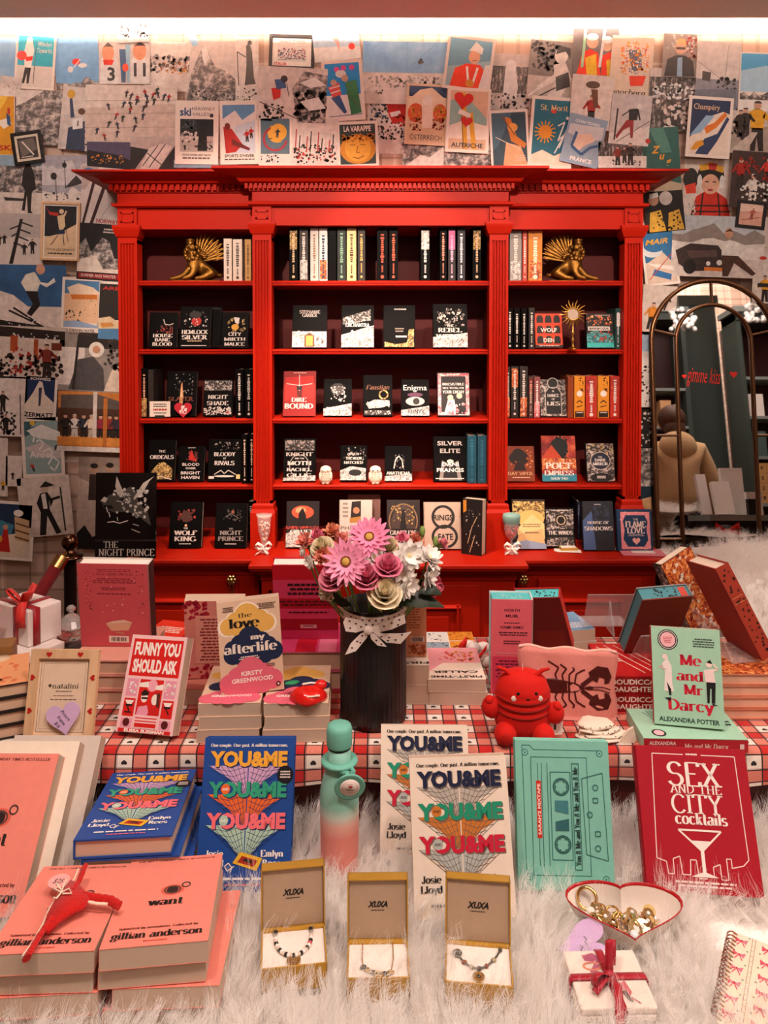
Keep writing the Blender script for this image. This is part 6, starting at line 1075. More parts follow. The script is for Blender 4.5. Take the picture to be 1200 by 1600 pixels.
def petal(mb,mx,L,W,k,bend=.3,base=.25,cup=0,n=4):
    V=[]
    for i in range(n+1):
        s=i/n; w_=W*(base+(1-base)*math.sin(PI*min(1,s*.86+.1))) *(.35 if i==n else 1); z=bend*L*s*s; 
        V+=[(s*L,-w_/2,z+cup*W),(s*L,0,z),(s*L,w_/2,z+cup*W)]
    F_=[]
    for i in range(n): a=i*3; F_+=[(a,a+1,a+4,a+3),(a+1,a+2,a+5,a+4)]
    mb.add(V,F_,k,True,mx)
def fl(label,px,py,Y,nrm,cat='flower',name='flower'):
    c=at(px,py,Y); t=thing(name,label,cat,Matrix.Translation(c)@frame_to(nrm),GR); return t,c
def stem(t,c,r=.0022):
    iv=t.matrix_world.inverted(); e=Vector((VC.x+(c.x-VC.x)*.3,VC.y+(c.y-VC.y)*.25,VC.z+VH-.06)); m_=(c+e)/2+Vector(((c.x-VC.x)*.12,0,.01))
    MB().tube([iv@p for p in (c+(t.matrix_world.to_3x3()@Vector((0,0,-.004))),(c+m_)/2+Vector((0,.004,-.004)),m_,e)],r,STEM,6).build('stem',t)
def gerbera(label,px,py,Y,R,nrm,col,seed):
    t,c=fl(label,px,py,Y,nrm,name='gerbera'); rn=random.Random(seed); P=mat(col,.55,sheen=.2,var=.15,scale=120)
    for ring,(k,s,b) in enumerate(((17,1,.16),(16,.86,.3),(14,.55,.5))):
        mb=MB()
        for i in range(k):
            a=2*PI*(i+.5*ring)/k+rn.uniform(-.05,.05); petal(mb,Matrix.Rotation(a,4,'Z')@Matrix.Translation((R*.12,0,.002*ring)),R*s*rn.uniform(.82,.92),R*.26*(1 if ring<2 else .7),P,b+rn.uniform(-.08,.06),.4,.08)
        mb.build('petals',t)
    mb=MB().ball((0,0,.004),R*.19,'c9a04a',R*.19,R*.10); mb.build('flower_centre',t)
    mb=MB()
    for i in range(26): a=i*2.4; r=R*.2; mb.ball((r*math.cos(a),r*math.sin(a),.006),R*.035,'7a3a24',n=6)
    mb.build('dark_ring',t); stem(t,c,.003)
def rose(label,px,py,Y,R,nrm,col,seed,name='rose'):
    t,c=fl(label,px,py,Y,nrm,name=name); rn=random.Random(seed); P=mat(col,.5,sheen=.25,var=.18,scale=90); mb=MB()
    for layer,(k,r0,r1,z1) in enumerate(((3,.03,.10,1.0),(3,.08,.20,1.0),(4,.18,.33,.97),(5,.3,.50,.88),(5,.45,.74,.66),(5,.55,.95,.36))):
        for i in range(k):
            a0=2*PI*i/k+layer*.7+rn.uniform(-.1,.1); sp=2*PI/k*.72; V=[];nu,nv=6,4
            for v in range(nv+1):
                s=v/nv
                for u in range(nu+1):
                    q=u/nu-.5; a=a0+q*sp*2; ed=1-(2*abs(q))**3*.3
                    r=R*(r0*.4+(r1-r0*.4)*(s**.8)+ (.10*s**4 if layer>1 else 0)); z=R*(-.55+(z1+.55)*s*ed-(.18*s**5 if layer>2 else 0))
                    V.append((r*math.cos(a),r*math.sin(a),z))
            mb.add(V,[(v*(nu+1)+u,v*(nu+1)+u+1,(v+1)*(nu+1)+u+1,(v+1)*(nu+1)+u) for v in range(nv) for u in range(nu)],P,True)
    mb.build('petals',t); 
    MB().ball((0,0,-R*.5),R*.35,DKL,n=10).build('sepals',t); stem(t,c)
def mum(label,px,py,Y,R,nrm,col,seed,name='chrysanthemum',heads=1,cc='e8d9a0'):
    t,c=fl(label,px,py,Y,nrm,name=name); rn=random.Random(seed); P=mat(col,.5,sheen=.25,var=.08)
    for h in range(heads):
        mb=MB(); o=Vector((0,0,0)) if heads==1 else Vector((math.cos(h*2.2)*R*.62,math.sin(h*2.2)*R*.62,rn.uniform(-.3,.3)*R)); rr=R if heads==1 else R*.58
        T=Matrix.Translation(o)@Matrix.Rotation(rn.uniform(-.5,.5),4,'X')@Matrix.Rotation(rn.uniform(-.5,.5),4,'Y')
        for ring,(k,s,b) in enumerate(((9,1,.15),(8,.8,.45),(6,.5,.9))):
            for i in range(k): petal(mb,T@Matrix.Rotation(2*PI*(i+.5*ring)/k+rn.uniform(-.15,.15),4,'Z')@Matrix.Translation((rr*.08,0,.002*ring)),rr*s*rn.uniform(.8,1),rr*.42,P,b+rn.uniform(-.15,.15),.45,.12)
        mb.ball(tuple(T@Vector((0,0,rr*.08))),rr*.16,cc,n=8); mb.build('petals',t)
    stem(t,c,.0018)
def carn(label,px,py,Y,R,nrm,col,seed):
    t,c=fl(label,px,py,Y,nrm,name='carnation'); rn=random.Random(seed); P=mat(col,.6,sheen=.3,var=.2,scale=150); mb=MB()
    for i in range(34):
        z=rn.uniform(.1,1); a=rn.uniform(0,2*PI); M_=Matrix.Rotation(a,4,'Z')@Matrix.Rotation(-z*1.25,4,'Y'); petal(mb,M_,R*rn.uniform(.8,1.05),R*.55,P,rn.uniform(-.2,.4),.3,rn.uniform(-.2,.3),3)
    mb.build('petals',t); MB().cyl((0,0,-R*.9),(0,0,0),R*.16,STEM,R*.3,8).build('calyx',t); stem(t,c,.0018)
gerbera('large pink gerbera daisy at the top of the bouquet',577,840,1.50,.044,(-.05,-.75,.65),'ef8fb4',1)
gerbera('large pink gerbera daisy facing out below the top one',541,878,1.465,.046,(-.15,-.9,.4),'f09bbb',2)
rose('pink rose low on the left of the bouquet',522,903,1.475,.030,(-.35,-.6,.7),'e98ba3',3)
rose('pink rose under the lower gerbera',573,903,1.462,.029,(0,-.6,.75),'e884a0',4)
rose('upright pink rose between the gerbera and the white daisies',606,886,1.465,.028,(.05,-.5,.85),'ea86a4',5)
rose('dark pink rose leaning out at the right of the bouquet',671,914,1.52,.028,(.75,-.5,-.1),'d56a80',6)
rose('cream rose low at the front of the bouquet',601,928,1.455,.033,(.05,-.7,.7),'f0e0bf',7)
rose('small cream rose at the upper left of the bouquet',504,856,1.52,.024,(-.3,-.6,.7),'eee0bd',8)
rose('cream rose behind the upright pink rose',606,856,1.53,.026,(0,-.6,.8),'ebdcb8',9)
rose('cream bud drooping at the left edge of the vase',511,925,1.49,.018,(-.6,-.7,-.3),'eadbc0',10)
carn('salmon carnation at the far upper left',478,848,1.54,.022,(-.6,-.5,.5),'e88a76',11)
carn('bright pink carnation near the top left',497,842,1.545,.022,(-.3,-.5,.8),'e8708c',12)
carn('peach carnation at the top left beside the upper gerbera',520,832,1.55,.022,(-.1,-.5,.8),'e99a78',13)
carn('peach carnation left of the lower gerbera',507,869,1.50,.022,(-.4,-.8,.3),'ea9277',14)
carn('salmon carnation between the two gerberas',533,848,1.54,.025,(0,-.6,.7),'e88c7c',15)
carn('pink carnation right of the top gerbera',627,846,1.54,.021,(.1,-.6,.8),'ea86a0',16)
carn('peach carnation at the upper right',649,846,1.54,.021,(.3,-.6,.8),'e8957c',17)
carn('small pink bud on the far right',690,850,1.54,.016,(.6,-.4,.5),'e58a94',18)
mum('white daisy spray at the far left',479,874,1.52,.028,(-.7,-.6,.2),'f1ebe4',19,heads=2)
mum('large white chrysanthemum at the upper right',638,868,1.50,.036,(.15,-.7,.6),'f4eee8',20)
mum('white chrysanthemum at the outer right',670,872,1.51,.034,(.5,-.6,.5),'f2ece5',21)
mum('white chrysanthemum right of the pink rose',628,893,1.475,.028,(.2,-.9,.3),'f3ede6',22)
mum('white chrysanthemum low on the right',636,914,1.475,.030,(.3,-.9,.2),'f4eee7',23)
mum('white chrysanthemum hanging at the lower right',669,897,1.50,.030,(.6,-.7,.2),'f1eae3',24)
mum('white lily-like blossom between lower gerbera and pink rose',584,872,1.485,.026,(0,-.8,.5),'f3ebe4',25)
mum('small white spray deep under the gerbera',590,915,1.50,.018,(0,-.8,.3),'efe6dd',26,heads=3)
for lb,pts,w_ in (('long dark leaf stretching right over the vase rim',[(605,942),(640,935),(668,938),(694,948)],.034),('dark leaf folded over the left vase rim',[(548,945),(532,940),(520,930),(508,935)],.022),('dark leaf behind the white daisies',[(655,925),(676,920),(690,928)],.022)):
    P=[at(a,b,1.49) for a,b in pts]; t=thing('leaf',lb,'leaf',P[0],GR); mb=MB(); V=[];L=len(P); Q=[]
    for i in range(L-1):
        for s in (0,.5): Q.append(P[i].lerp(P[i+1],s))
    Q.append(P[-1]); k=len(Q)
    for i,p in enumerate(Q):
        g=math.sin(PI*(.06+.94*i/(k-1)))*w_/2+.0008; V+=[p-P[0]+Vector((0,g*.7,g*.7)),p-P[0]+Vector((0,0,-.002)),p-P[0]+Vector((0,-g*.7,-g*.7))]
    mb.add(V,[f for i in range(k-1) for f in ((i*3,i*3+1,i*3+4,i*3+3),(i*3+1,i*3+2,i*3+5,i*3+4))],DKL,True); mb.build('leaf_blade',t)
for lb,(x,y),(x2,y2) in (('green bud poking up beside the rings of fate book',(660,830),(655,858)),('pair of green buds reaching right',(681,846),(668,864))):
    p=at(x,y,1.54); t=thing('flower_bud',lb,'bud',p,GR); MB().ball((0,0,0),.006,'7f9a4f',.006,.011,10).build('bud',t); e=at(x2,y2,1.54)-p; MB().tube([(0,0,-.008),tuple(e*.6),tuple(e),tuple(Vector((VC.x,VC.y,VC.z+VH-.04))-p)],.0018,STEM,6).build('stem',t)
# ------------------------------------------------------------------ plush lobster
PL=mat('cf1508',.8,sheen=.15,var=.12,scale=200,bump=.25); PL2=mat('b31006',.8,sheen=.15,var=.12,scale=200,bump=.25)
c=Vector((.270,1.480,ZG+.001)); t=thing('plush_lobster','red plush lobster toy with small black eyes sitting on the gingham cloth','plush toy',Matrix.Translation(c)@Matrix.Rotation(rad(-4),4,'Z'))
prof=[(0,.002),(.03,.0),(.047,.010),(.054,.03),(.054,.05)]+[(.0535+.0012*math.sin((z-.05)/.014*2*PI),z) for z in [.05+.0035*i for i in range(1,13)]]+[(.050,.10),(.045,.113),(.035,.123),(.018,.128),(0,.129)]
MB().lathe(prof,PL,(0,0,0),40,sy=.78).build('body',t)
mb=MB()
for z in (.054,.068,.082): mb.tube([(.0545*math.cos(a),.0545*.78*math.sin(a),z-.003*math.cos((a+PI/2)*2)) for a in [-PI*.85+PI*.7*i/16 for i in range(17)]],.0016,mat('7c0f08',.8),6)
mb.build('belly_seams',t)
for sx,(x,z) in ((-1,(-.062,.060)),(1,(.061,.052))):
    MB().ball((x,-.012,z),.018,PL,.016,.021,20).ball((x*.86,-.004,z-.006),.014,PL,n=14).ball((x+sx*.003,-.018,z+.016),.009,PL,n=12).build('claw',t)
for sx in (-1,1):
    MB().ball((sx*.036,-.036,.020),.0215,PL,.024,.021,20).ball((sx*.036,-.056,.019),.011,PL2,.004,.012,14).build('foot',t)
    MB().tube([(sx*.024,-.01,.122),(sx*.036,-.012,.134),(sx*.05,-.014,.139)],[.005,.004,.0025],PL,8).build('antenna',t)
def onbody(x,z):
    r=.0525 if z<.09 else .0525-(z-.09)*.25; return -math.sqrt(max(0,1-(x/r)**2))*r*.78
for x in (-.012,.022): MB().ball((x,onbody(x,.099)-.0005,.099),.0033,'14100f',.0018,.0033,10).build('eye',t)
for x in (-.020,.029): MB().ball((x,onbody(x,.089)-.0002,.089),.0058,'f0dcd0',.0016,.0058,12).build('cheek',t)
MB().ball((.006,onbody(.006,.090)-.0003,.090),.0034,'3a1210',.0014,.0022,10).build('mouth',t)
MB().tube([(.0,0,.128),(.0,0,.142)],.0007,'efe6de',5).build('hanging_thread',t)
g=MB(); g.prism([(-.016,0),(.012,.002),(.014,.026),(-.012,.03)],-.0005,.0005,'efe3d8','y'); g.prism([(-.004,.010),(.0,.010),(.001,.02),(-.003,.02)],-.0009,-.0005,'2a2220'); g.build('paper_tag',t,mx=Matrix.Translation((.064,-.008,.006))@Matrix.Rotation(-.3,4,'X'))
# ------------------------------------------------------------------ lobster pouch
PK=mat('dd8a80',.75,var=.08,scale=90,bump=.2); LB='4a120f'
t=thing('lobster_pouch','pink fabric pouch printed with a dark red lobster','pouch',pose((.372,1.537,ZG+.001),-8.9,3))
W_,H_=.195,.137; V=[]; nx,nz=24,14
for s in (-1,1):
    for j in range(nz+1):
        for i in range(nx+1):
            u=i/nx;v=j/nz; b=.016*(4*u*(1-u))**.5*(1-v*.75)**.6; V.append(((u-.5)*W_+.003*math.sin(v*9)*(1 if u>.5 else -1),.018+s*(b+.0012)+.0015*math.sin(u*14+v*5),v*H_+(.003*math.sin(u*16) if j==nz else 0)))
N=(nx+1)*(nz+1); F_=[(s*N+j*(nx+1)+i,s*N+j*(nx+1)+i+1,s*N+(j+1)*(nx+1)+i+1,s*N+(j+1)*(nx+1)+i) for s in (0,1) for j in range(nz) for i in range(nx)]
for j in range(nz):
    for i in (0,nx): a=j*(nx+1)+i; F_.append((a,a+nx+1,N+a+nx+1,N+a))
for i in range(nx): F_+= [(i,i+1,N+i+1,N+i),(nz*(nx+1)+i,nz*(nx+1)+i+1,N+nz*(nx+1)+i+1,N+nz*(nx+1)+i)]
mb=MB(); mb.add(V,F_,PK,True); mb.build('pouch_body',t)
code=lp('p L 18 50 20 39 34 37 48 39 60 42 70 50 60 58 48 61 34 63 20 61','p L 66 50 76 46 80 50 76 54;;p L 20 50 8 40 4 44 6 54 8 60 14 56;;p L 12 48 6 30 14 28 18 40;;p L 12 54 6 68 14 70 18 58',
 'l L 5 66 46 76 34 82 28;;p L 76 34 74 22 84 10 96 12 100 28 97 40 92 42 92 32 86 30 84 40;;l L 5 66 54 76 66 82 72;;p L 76 66 74 78 84 90 96 88 100 72 97 60 92 58 92 68 86 70 84 60','l L 1 72 48 90 48 99 52;;l L 1 72 52 88 53 98 58',
*['l L 1.8 %d 44 %.1f %.1f %.1f %.1f %.1f %.1f'%(40+i*6,36+i*8,30-i*1.5,40+i*9,16+i,28+i*14,6+i*4) for i in range(4)],*['l L 1.8 %d 56 %.1f %.1f %.1f %.1f %.1f %.1f'%(40+i*6,36+i*8,70+i*1.5,40+i*9,84-i,28+i*14,95-i*4) for i in range(4)],'l dd8a80 .6 28 42 28 57;;l dd8a80 .6 35 41 35 58;;l dd8a80 .6 42 42 42 58;;l dd8a80 .6 50 43 50 57').replace('p L','p '+LB).replace('l L','l '+LB)
mb=MB(); art('x',None,W_*.9,H_*.8,code,step=.00002,z0=H_*.08,mb=mb)
for i,p in enumerate(mb.v):
    u=p.x/W_+.5; v=p.z/H_; b=.016*(max(0,4*u*(1-u)))**.5*(1-v*.75)**.6; mb.v[i]=Vector((p.x,.018-b-.0022+.0015*math.sin(u*14+v*5)+p.y,p.z))
mb.build('lobster_print',t)
mb=MB(); mb.tube([((i/30-.5)*W_,.016+.0015*math.sin(i/30*14+5),H_+.001+.003*math.sin(i/30*16)) for i in range(31)],.0035,'eab8a8',8); mb.build('frilled_edge',t)
# folded spotted cloth in front of the pouch
c=atz(940,1160,ZG); t=thing('folded_scarf','small folded white scarf with dark specks in front of the lobster pouch','scarf',(c.x,c.y+.012,ZG+.001)); CT_=mat('ecdcc8',.8,sheen=.3,var=.12,scale=300)
for k,(dx,dz,wx,wz) in enumerate(((0,.004,.052,.0045),(.004,.011,.050,.004),(-.002,.017,.046,.0045),(-.006,.024,.040,.006))):
    V=[];n1,n2=14,8; r=random.Random(k)
    for j in range(n2+1):
        for i in range(n1): a=2*PI*i/n1; h=j/n2; V.append((dx+wx*math.cos(a)*(.9+.1*math.sin(3*a+k))*math.sin(PI*(.1+.8*h))**.4,.004*k+.026*math.sin(a)*math.sin(PI*(.1+.8*h))**.4,dz+(h-.5)*2*wz+.002*math.sin(4*a+k*2)))
    mb=MB(); mb.add(V,[(j*n1+i,j*n1+(i+1)%n1,(j+1)*n1+(i+1)%n1,(j+1)*n1+i) for j in range(n2) for i in range(n1)]+[tuple(range(n1*n2,n1*n2+n1))],CT_,True)
    for i in range(16): a=r.uniform(PI,2*PI); mb.ball((dx+wx*.93*math.cos(a),.004*k+.0245*math.sin(a),dz+r.uniform(-.5,.9)*wz),.0011,'4a2a24',n=6)
    mb.build('fold',t)
mb=MB(); mb.prism([(.03,.0),(.062,-.0),(.066,.006),(.06,.03),(.05,.024)],-.016,-.010,CT_); mb.build('loose_corner',t)
# red strawberry pouch on the afterlife pile
zt=ZG+.0752; c=atz(478,1098,zt); t=thing('strawberry_pouch','glossy red strawberry-shaped pouch with green leaves on the afterlife pile','pouch',Matrix.Translation((c.x,c.y+.012,zt))@Matrix.Rotation(rad(8),4,'Z'))
RG=mat('d81e18',.2,var=.3,scale=160,bump=.5,coat=.6)
mb=MB(); V=[]; n=28
for j in range(7):
    s=j/6; h=.022*math.sin(PI*s*.5+0) if 0 else 0
    for i in range(n): a=2*PI*i/n; rr=1-s; r=(.036+.004*math.cos(a)+.003*math.sin(3*a))*math.sqrt(max(0,1-s*s)); V.append((r*math.cos(a)*1.0,r*math.sin(a)*.72,.001+.026*s+.0012*math.sin(5*a+j)))
mb.add(V,[(j*n+i,j*n+(i+1)%n,(j+1)*n+(i+1)%n,(j+1)*n+i) for j in range(6) for i in range(n)]+[tuple(range(n-1,-1,-1))],RG,True)
mb.ball((.028,.012,.022),.013,RG,.011,.010,14); mb.build('pouch_body',t)
mb=MB()
for a in (2.2,2.8,3.3): mb.ball((-.018+.012*math.cos(a),.016+.006*math.sin(a),.027),.013,'2f8f5f',.005,.003,10)
mb.build('leaves',t)
mb=MB(); mb.tube([(.0,-.022,.016),(.012,-.024,.017),(.024,-.02,.016)],.0018,'f0d9c8',6); mb.tube([(-.008,.004,.029),(.008,.008,.029),(.02,.012,.026)],.002,'efe6de',6); mb.build('trim',t)
# ------------------------------------------------------------------ picture frame
WD='@wood'; fx=pose((-.624,1.444,ZG+.001),-.9,14.2); w_,h_=.133,.171; e=.0165
t=thing('picture_frame','pale wooden picture frame dotted with red hearts','picture frame',fx)
MB().prism([(-w_/2,0),(w_/2,0),(w_/2-e,e),(-w_/2+e,e)],0,.012,WD).prism([(-w_/2,h_),(w_/2,h_),(w_/2-e,h_-e),(-w_/2+e,h_-e)],0,.012,WD).prism([(-w_/2,0),(-w_/2+e,e),(-w_/2+e,h_-e),(-w_/2,h_)],0,.012,WD).prism([(w_/2,0),(w_/2-e,e),(w_/2-e,h_-e),(w_/2,h_)],0,.012,WD).build('frame',t,bevel=.0006)
MB().box(-w_/2+.001,w_/2-.001,.011,.014,.001,h_-.001,mat('1c1614',.7)).build('backing',t)
mb=MB().box(-w_/2+e-.001,w_/2-e+.001,.007,.010,e-.001,h_-e+.001,'e3cbb2')
art('x',None,w_-2*e,h_-2*e,'l 5a4a40 .8 4 3 96 3 96 97 4 97 4 3;;l 8b7a6a .5 9 7 91 7 91 93 9 93 9 7;;t 4a3f38 54 37 9 52 s|natalini;;c 4a3f38 24 36.5 3;;d 8b7a6a 36 43 68 46 1;;d 8b7a6a 30 49 74 51 1;;d 6b5a50 20 54 84 56 1',y=.007,step=.0001,z0=e,mb=mb); mb.build('insert',t)
for i,(x,z,a) in enumerate(((-.03,h_-.0085,0),(.031,h_-.0085,0),(-.031,.0085,0),(.031,.0085,0),(-w_/2+.008,.12,90),(-w_/2+.008,.06,90),(w_/2-.008,.12,-90),(w_/2-.008,.06,-90))):
    R=Matrix.Rotation(rad(-a),4,'Y'); MB().prism([((R@Vector((p*.0055,0,q*.0055))).x+x,(R@Vector((p*.0055,0,q*.0055))).z+z) for p,q in HEART],-.0008,.001,'b51f1c').build('heart',t)
tg=thing('price_tag','lilac heart price tag with handwriting leaning in the picture frame','price tag',fx@Matrix.Translation((.006,-.002,e))@Matrix.Rotation(rad(6),4,'Y'))
LIL=mat('cfb0d8',.8)
MB().prism([(x*.033,y*.033+.033) for x,y in [(p*math.cos(.35)-q*math.sin(.35),p*math.sin(.35)+q*math.cos(.35)) for p,q in HEART]],-.0008,.0006,LIL).build('card',tg)
art('handwriting',tg,.06,.06,'t 2a2130 56 38 11 40 -38 i|Picture;;t 2a2130 46 54 11 34 -38 i|Frame;;t 2a2130 36 68 11 20 -38 i|$16',y=-.001,step=.0002)
# ------------------------------------------------------------------ water bottle
c=atz(529,1381,ZF+.01); c=Vector((c.x,c.y+.03,ZF+.002))
m,nt,b=newmat('bottle_gradient'); tc=nt.nodes.new('ShaderNodeTexCoord'); sp=nt.nodes.new('ShaderNodeSeparateXYZ'); nt.links.new(tc.outputs['Object'],sp.inputs[0]); r=nt.nodes.new('ShaderNodeValToRGB')
mr=nt.nodes.new('ShaderNodeMapRange'); mr.inputs['From Max'].default_value=.2; nt.links.new(sp.outputs[2],mr.inputs[0]); nt.links.new(mr.outputs[0],r.inputs[0])
el=r.color_ramp.elements; el.new(.5); el.new(.5)
for e_,(p,cc) in zip(el,((.42,'e98f84'),(.53,'edb9ac'),(.60,'cfdcd0'),(.68,'8cc9b8'))): e_.position=p; e_.color=lin(cc)
nt.links.new(r.outputs[0],b.inputs['Base Color']); b.inputs['Roughness'].default_value=.45
t=thing('water_bottle','mint to coral gradient metal bottle on the white fur','water bottle',c)
HB=c.z; ztop=at(531,1130,c.y).z-c.z; zcap=at(531,1167,c.y).z-c.z; zn=at(531,1188,c.y).z-c.z; zs=at(531,1235,c.y).z-c.z; R_=.0335
MB().lathe([(0,0),(.88*R_,0),(.93*R_,.004),(.97*R_,.05),(R_,zs*.75),(R_,zs-.02),(.985*R_,zs),(.93*R_,zs+.012),(.8*R_,zs+.03),(.66*R_,zs+.044),(.6*R_,zn),(.575*R_,zcap),(0,zcap)],m,n=40).build('bottle_body',t)
MT=mat('6fb8a6',.45)
MB().lathe([(0,zcap),(.55*R_,zcap),(.55*R_,zcap+.003),(.64*R_,zcap+.0035),(.66*R_,zcap+.006),(.66*R_,ztop-.01),(.6*R_,ztop-.003),(.42*R_,ztop),(0,ztop)],MT,n=32).build('cap',t)
MB().lathe([(.575*R_,zcap-.001),(.6*R_,zcap),(.6*R_,zcap+.002),(.55*R_,zcap+.003)],'1c2a28',n=32).build('seal_ring',t)
MB().lathe([(.62*R_,zn-.002),(.92*R_,zn-.003),(.95*R_,zn),(.92*R_,zn+.003),(.62*R_,zn+.003)],MT,n=32).build('silicone_collar',t)
q=at(546.5,1229.5,c.y-R_-.006)-c; T=Matrix.Translation(q)@Matrix.Rotation(rad(14),4,'X')@Matrix.Rotation(rad(6),4,'Z')@Matrix.Rotation(PI/2,4,'X')
MB().lathe([(0,-.002),(.0245,-.002),(.026,0),(.025,.002),(.022,.0015),(.0165,.0015),(0,.0015)],MT,n=36,mx=T).build('tag_disc',t)
mb=MB().lathe([(0,.0016),(.0165,.0016),(.0165,.002),(0,.0022)],'f0e4dc',n=30,mx=T); a=MB(); art('x',None,.03,.03,'o b5302c 1.4 50 50 44;;t b5302c 50 30 9 44 b|Coupé;;c b5302c 52 46 10;;l b5302c 3 44 60 52 46 60 40;;t 2a2220 50 62 13 62 si|Le Taxi;;d b5302c 30 76 70 82 1'.replace('Coupé','love').replace('Le Taxi','for bottle')[:0]+'o b5302c 1.4 50 50 42;;d b5302c 32 24 70 30 1;;h b5302c 54 44 12;;l 2a2220 3 26 62 36 54 40 66 50 58;;l 2a2220 3 44 70 56 60 62 70 74 60;;d b5302c 34 78 68 82 1',step=.0001,mb=a)
a.v=[T@Matrix.Translation((0,-.015,.0024))@Matrix.Rotation(-PI/2,4,'X')@p for p in a.v]; 
for p,f_,mi in (): pass
lbm=mb.build('tag_label',t); a.build('tag_print',t)
MB().tube([(q.x-.004,q.y+.002,q.z+.022),(q.x-.008,q.y+.010,zn-.006),(-.018,-.018,zn)],.004,MT,8).tube([(q.x+.004,q.y+.002,q.z+.022),(q.x+.006,q.y+.012,zn-.004),(.016,-.014,zn)],.004,MT,8).build('tag_strap',t)
# ------------------------------------------------------------------ necklace boxes
GB=mat('c99a3c',.36,.4,var=.08,scale=200); SAT=mat('b59a80',.5,sheen=.3,var=.06); PAD=mat('efe4da',.85)
GW=mat('e3c07a',.22,1); SV=mat('c9c4bf',.25,1)
def jbox(label,x,y,yaw,lean,w_=.094,d=.072):
    t=thing('necklace_box',label,'jewellery box',pose((x,y,ZF+.008),yaw),'open gold necklace boxes'); h=.036; k=.002
    MB().box(-w_/2,w_/2,0,d,0,k,GB).box(-w_/2,w_/2,0,k,0,h,GB).box(-w_/2,w_/2,d-k,d,0,h,GB).box(-w_/2,-w_/2+k,0,d,0,h,GB).box(w_/2-k,w_/2,0,d,0,h,GB).build('base',t,bevel=.0005)
    MB().box(-w_/2+k,w_/2-k,k,d-k,.004,h-.004,PAD).build('pad',t,bevel=.001)
    L=Matrix.Translation((0,d+.002,h-.004))@Matrix.Rotation(-rad(lean),4,'X'); H=.086; dp=.020; o=.001
    mb=MB(); X_=w_/2+o
    mb.box(-X_,X_,dp-k,dp,0,H,GB,L).box(-X_,X_,0,dp,H-k,H,GB,L).box(-X_,X_,0,dp,0,k,GB,L).box(-X_,-X_+k,0,dp,0,H,GB,L).box(X_-k,X_,0,dp,0,H,GB,L); mb.build('lid',t,bevel=.0004)
    mb=MB().box(-X_+k,X_-k,.004,dp-k,k,H-k,SAT,L); mb.build('lid_lining',t,bevel=.001)
    a=MB(); art('x',None,w_,H,'t 1d1716 50 42 9 34 Bi|XUXA;;d 3a2f2a 38 51 62 54 1',y=.0038,step=.0001,mb=a); a.v=[L@p for p in a.v]; a.build('logo',t)
    return t,h-.0035
NK='necklaces displayed in gold boxes'
t1,zp=jbox('open gold box at the left holding a black and white bead necklace',-.127,1.060,7.5,8)
t2,_=jbox('open gold box in the middle holding a thin chain necklace',-.008,1.040,1,8,.088,.066)
t3,_=jbox('open gold box at the right holding a charm bracelet',.130,1.030,-6,12)
def neck(t,label): return thing('necklace',label,'necklace',t.matrix_world@Matrix.Translation((0,.036,zp)),NK)
n1=neck(t1,'black and white beaded necklace with a round gold pendant in the left box')
P=[(.026*math.cos(a),.018+.034*math.sin(a),.0028) for a in [PI+i*PI/22 for i in range(23)]]; P=[(-.026,.03,.0028)]+P+[(.026,.03,.0028)]
for i,p in enumerate(P): MB().ball(p,.0034,('1c1716','efe6de','d9c4b4')[i%3] if i!=20 else 'c84a5a',.0034,.0026,10).build('bead',n1)
MB().cyl((0,-.024,.0012),(0,-.024,.0028),.0098,GW,n=24).tube([(-.002,-.016,.003),(.002,-.018,.003)],.0008,GW,6).build('pendant',n1)
MB().box(-.030,-.024,.026,.034,.0003,.004,SV).box(.024,.030,.026,.034,.0003,.004,SV).build('ribbon_ends',n1)
n2=neck(t2,'thin chain necklace with a row of gold curb links in the middle box')
MB().tube([(-.022,.03,.0012),(-.0225,.0,.0012),(-.021,-.016,.0012)],.0008,GW,6).tube([(.022,.03,.0012),(.022,0,.0012),(.018,-.024,.0012)],.0008,GW,6).build('chain',n2)
for i in range(9):
    s=i/8; x=-.021+.039*s; y=-.016-.012*math.sin(PI*s*.75); ring=[(x+.0036*math.cos(a)*1.1,y+.0030*math.sin(a),.002+.0008*math.cos(a+i)) for a in [k*PI/6 for k in range(12)]]
    MB().tube(ring,.0011,GW if i%3 else '1c1716',6,closed=True).build('link',n2)
n3=neck(t3,'silver charm bracelet with a round gold pendant in the right box')
P=[(-.030+.062*s,.016-.030*math.sin(PI*s)**.8-.0+.012*s,.002) for s in [i/12 for i in range(13)]]
MB().tube(P,.0012,mat('6f746a',.3,.9),6).build('chain',n3)
for i in (0,2,4,6,8,10,12): MB().ball(P[i],.0042 if i%4 else .0032,('5a5248','a89a7a','8b5a4a')[i%3],.0034,.0026,8).build('charm',n3)
MB().tube([(P[0][0]+.006*math.cos(a),P[0][1]+.006*math.sin(a),.002) for a in [k*PI/8 for k in range(16)]],.0013,mat('4a4238',.3,.8),6,closed=True).build('clasp',n3)
MB().cyl((-.0,-.022,.001),(-.0,-.022,.0026),.0085,GW,n=20).cyl((0,-.022,.0026),(0,-.022,.003),.003,'3a2a1a',n=10).build('pendant',n3)
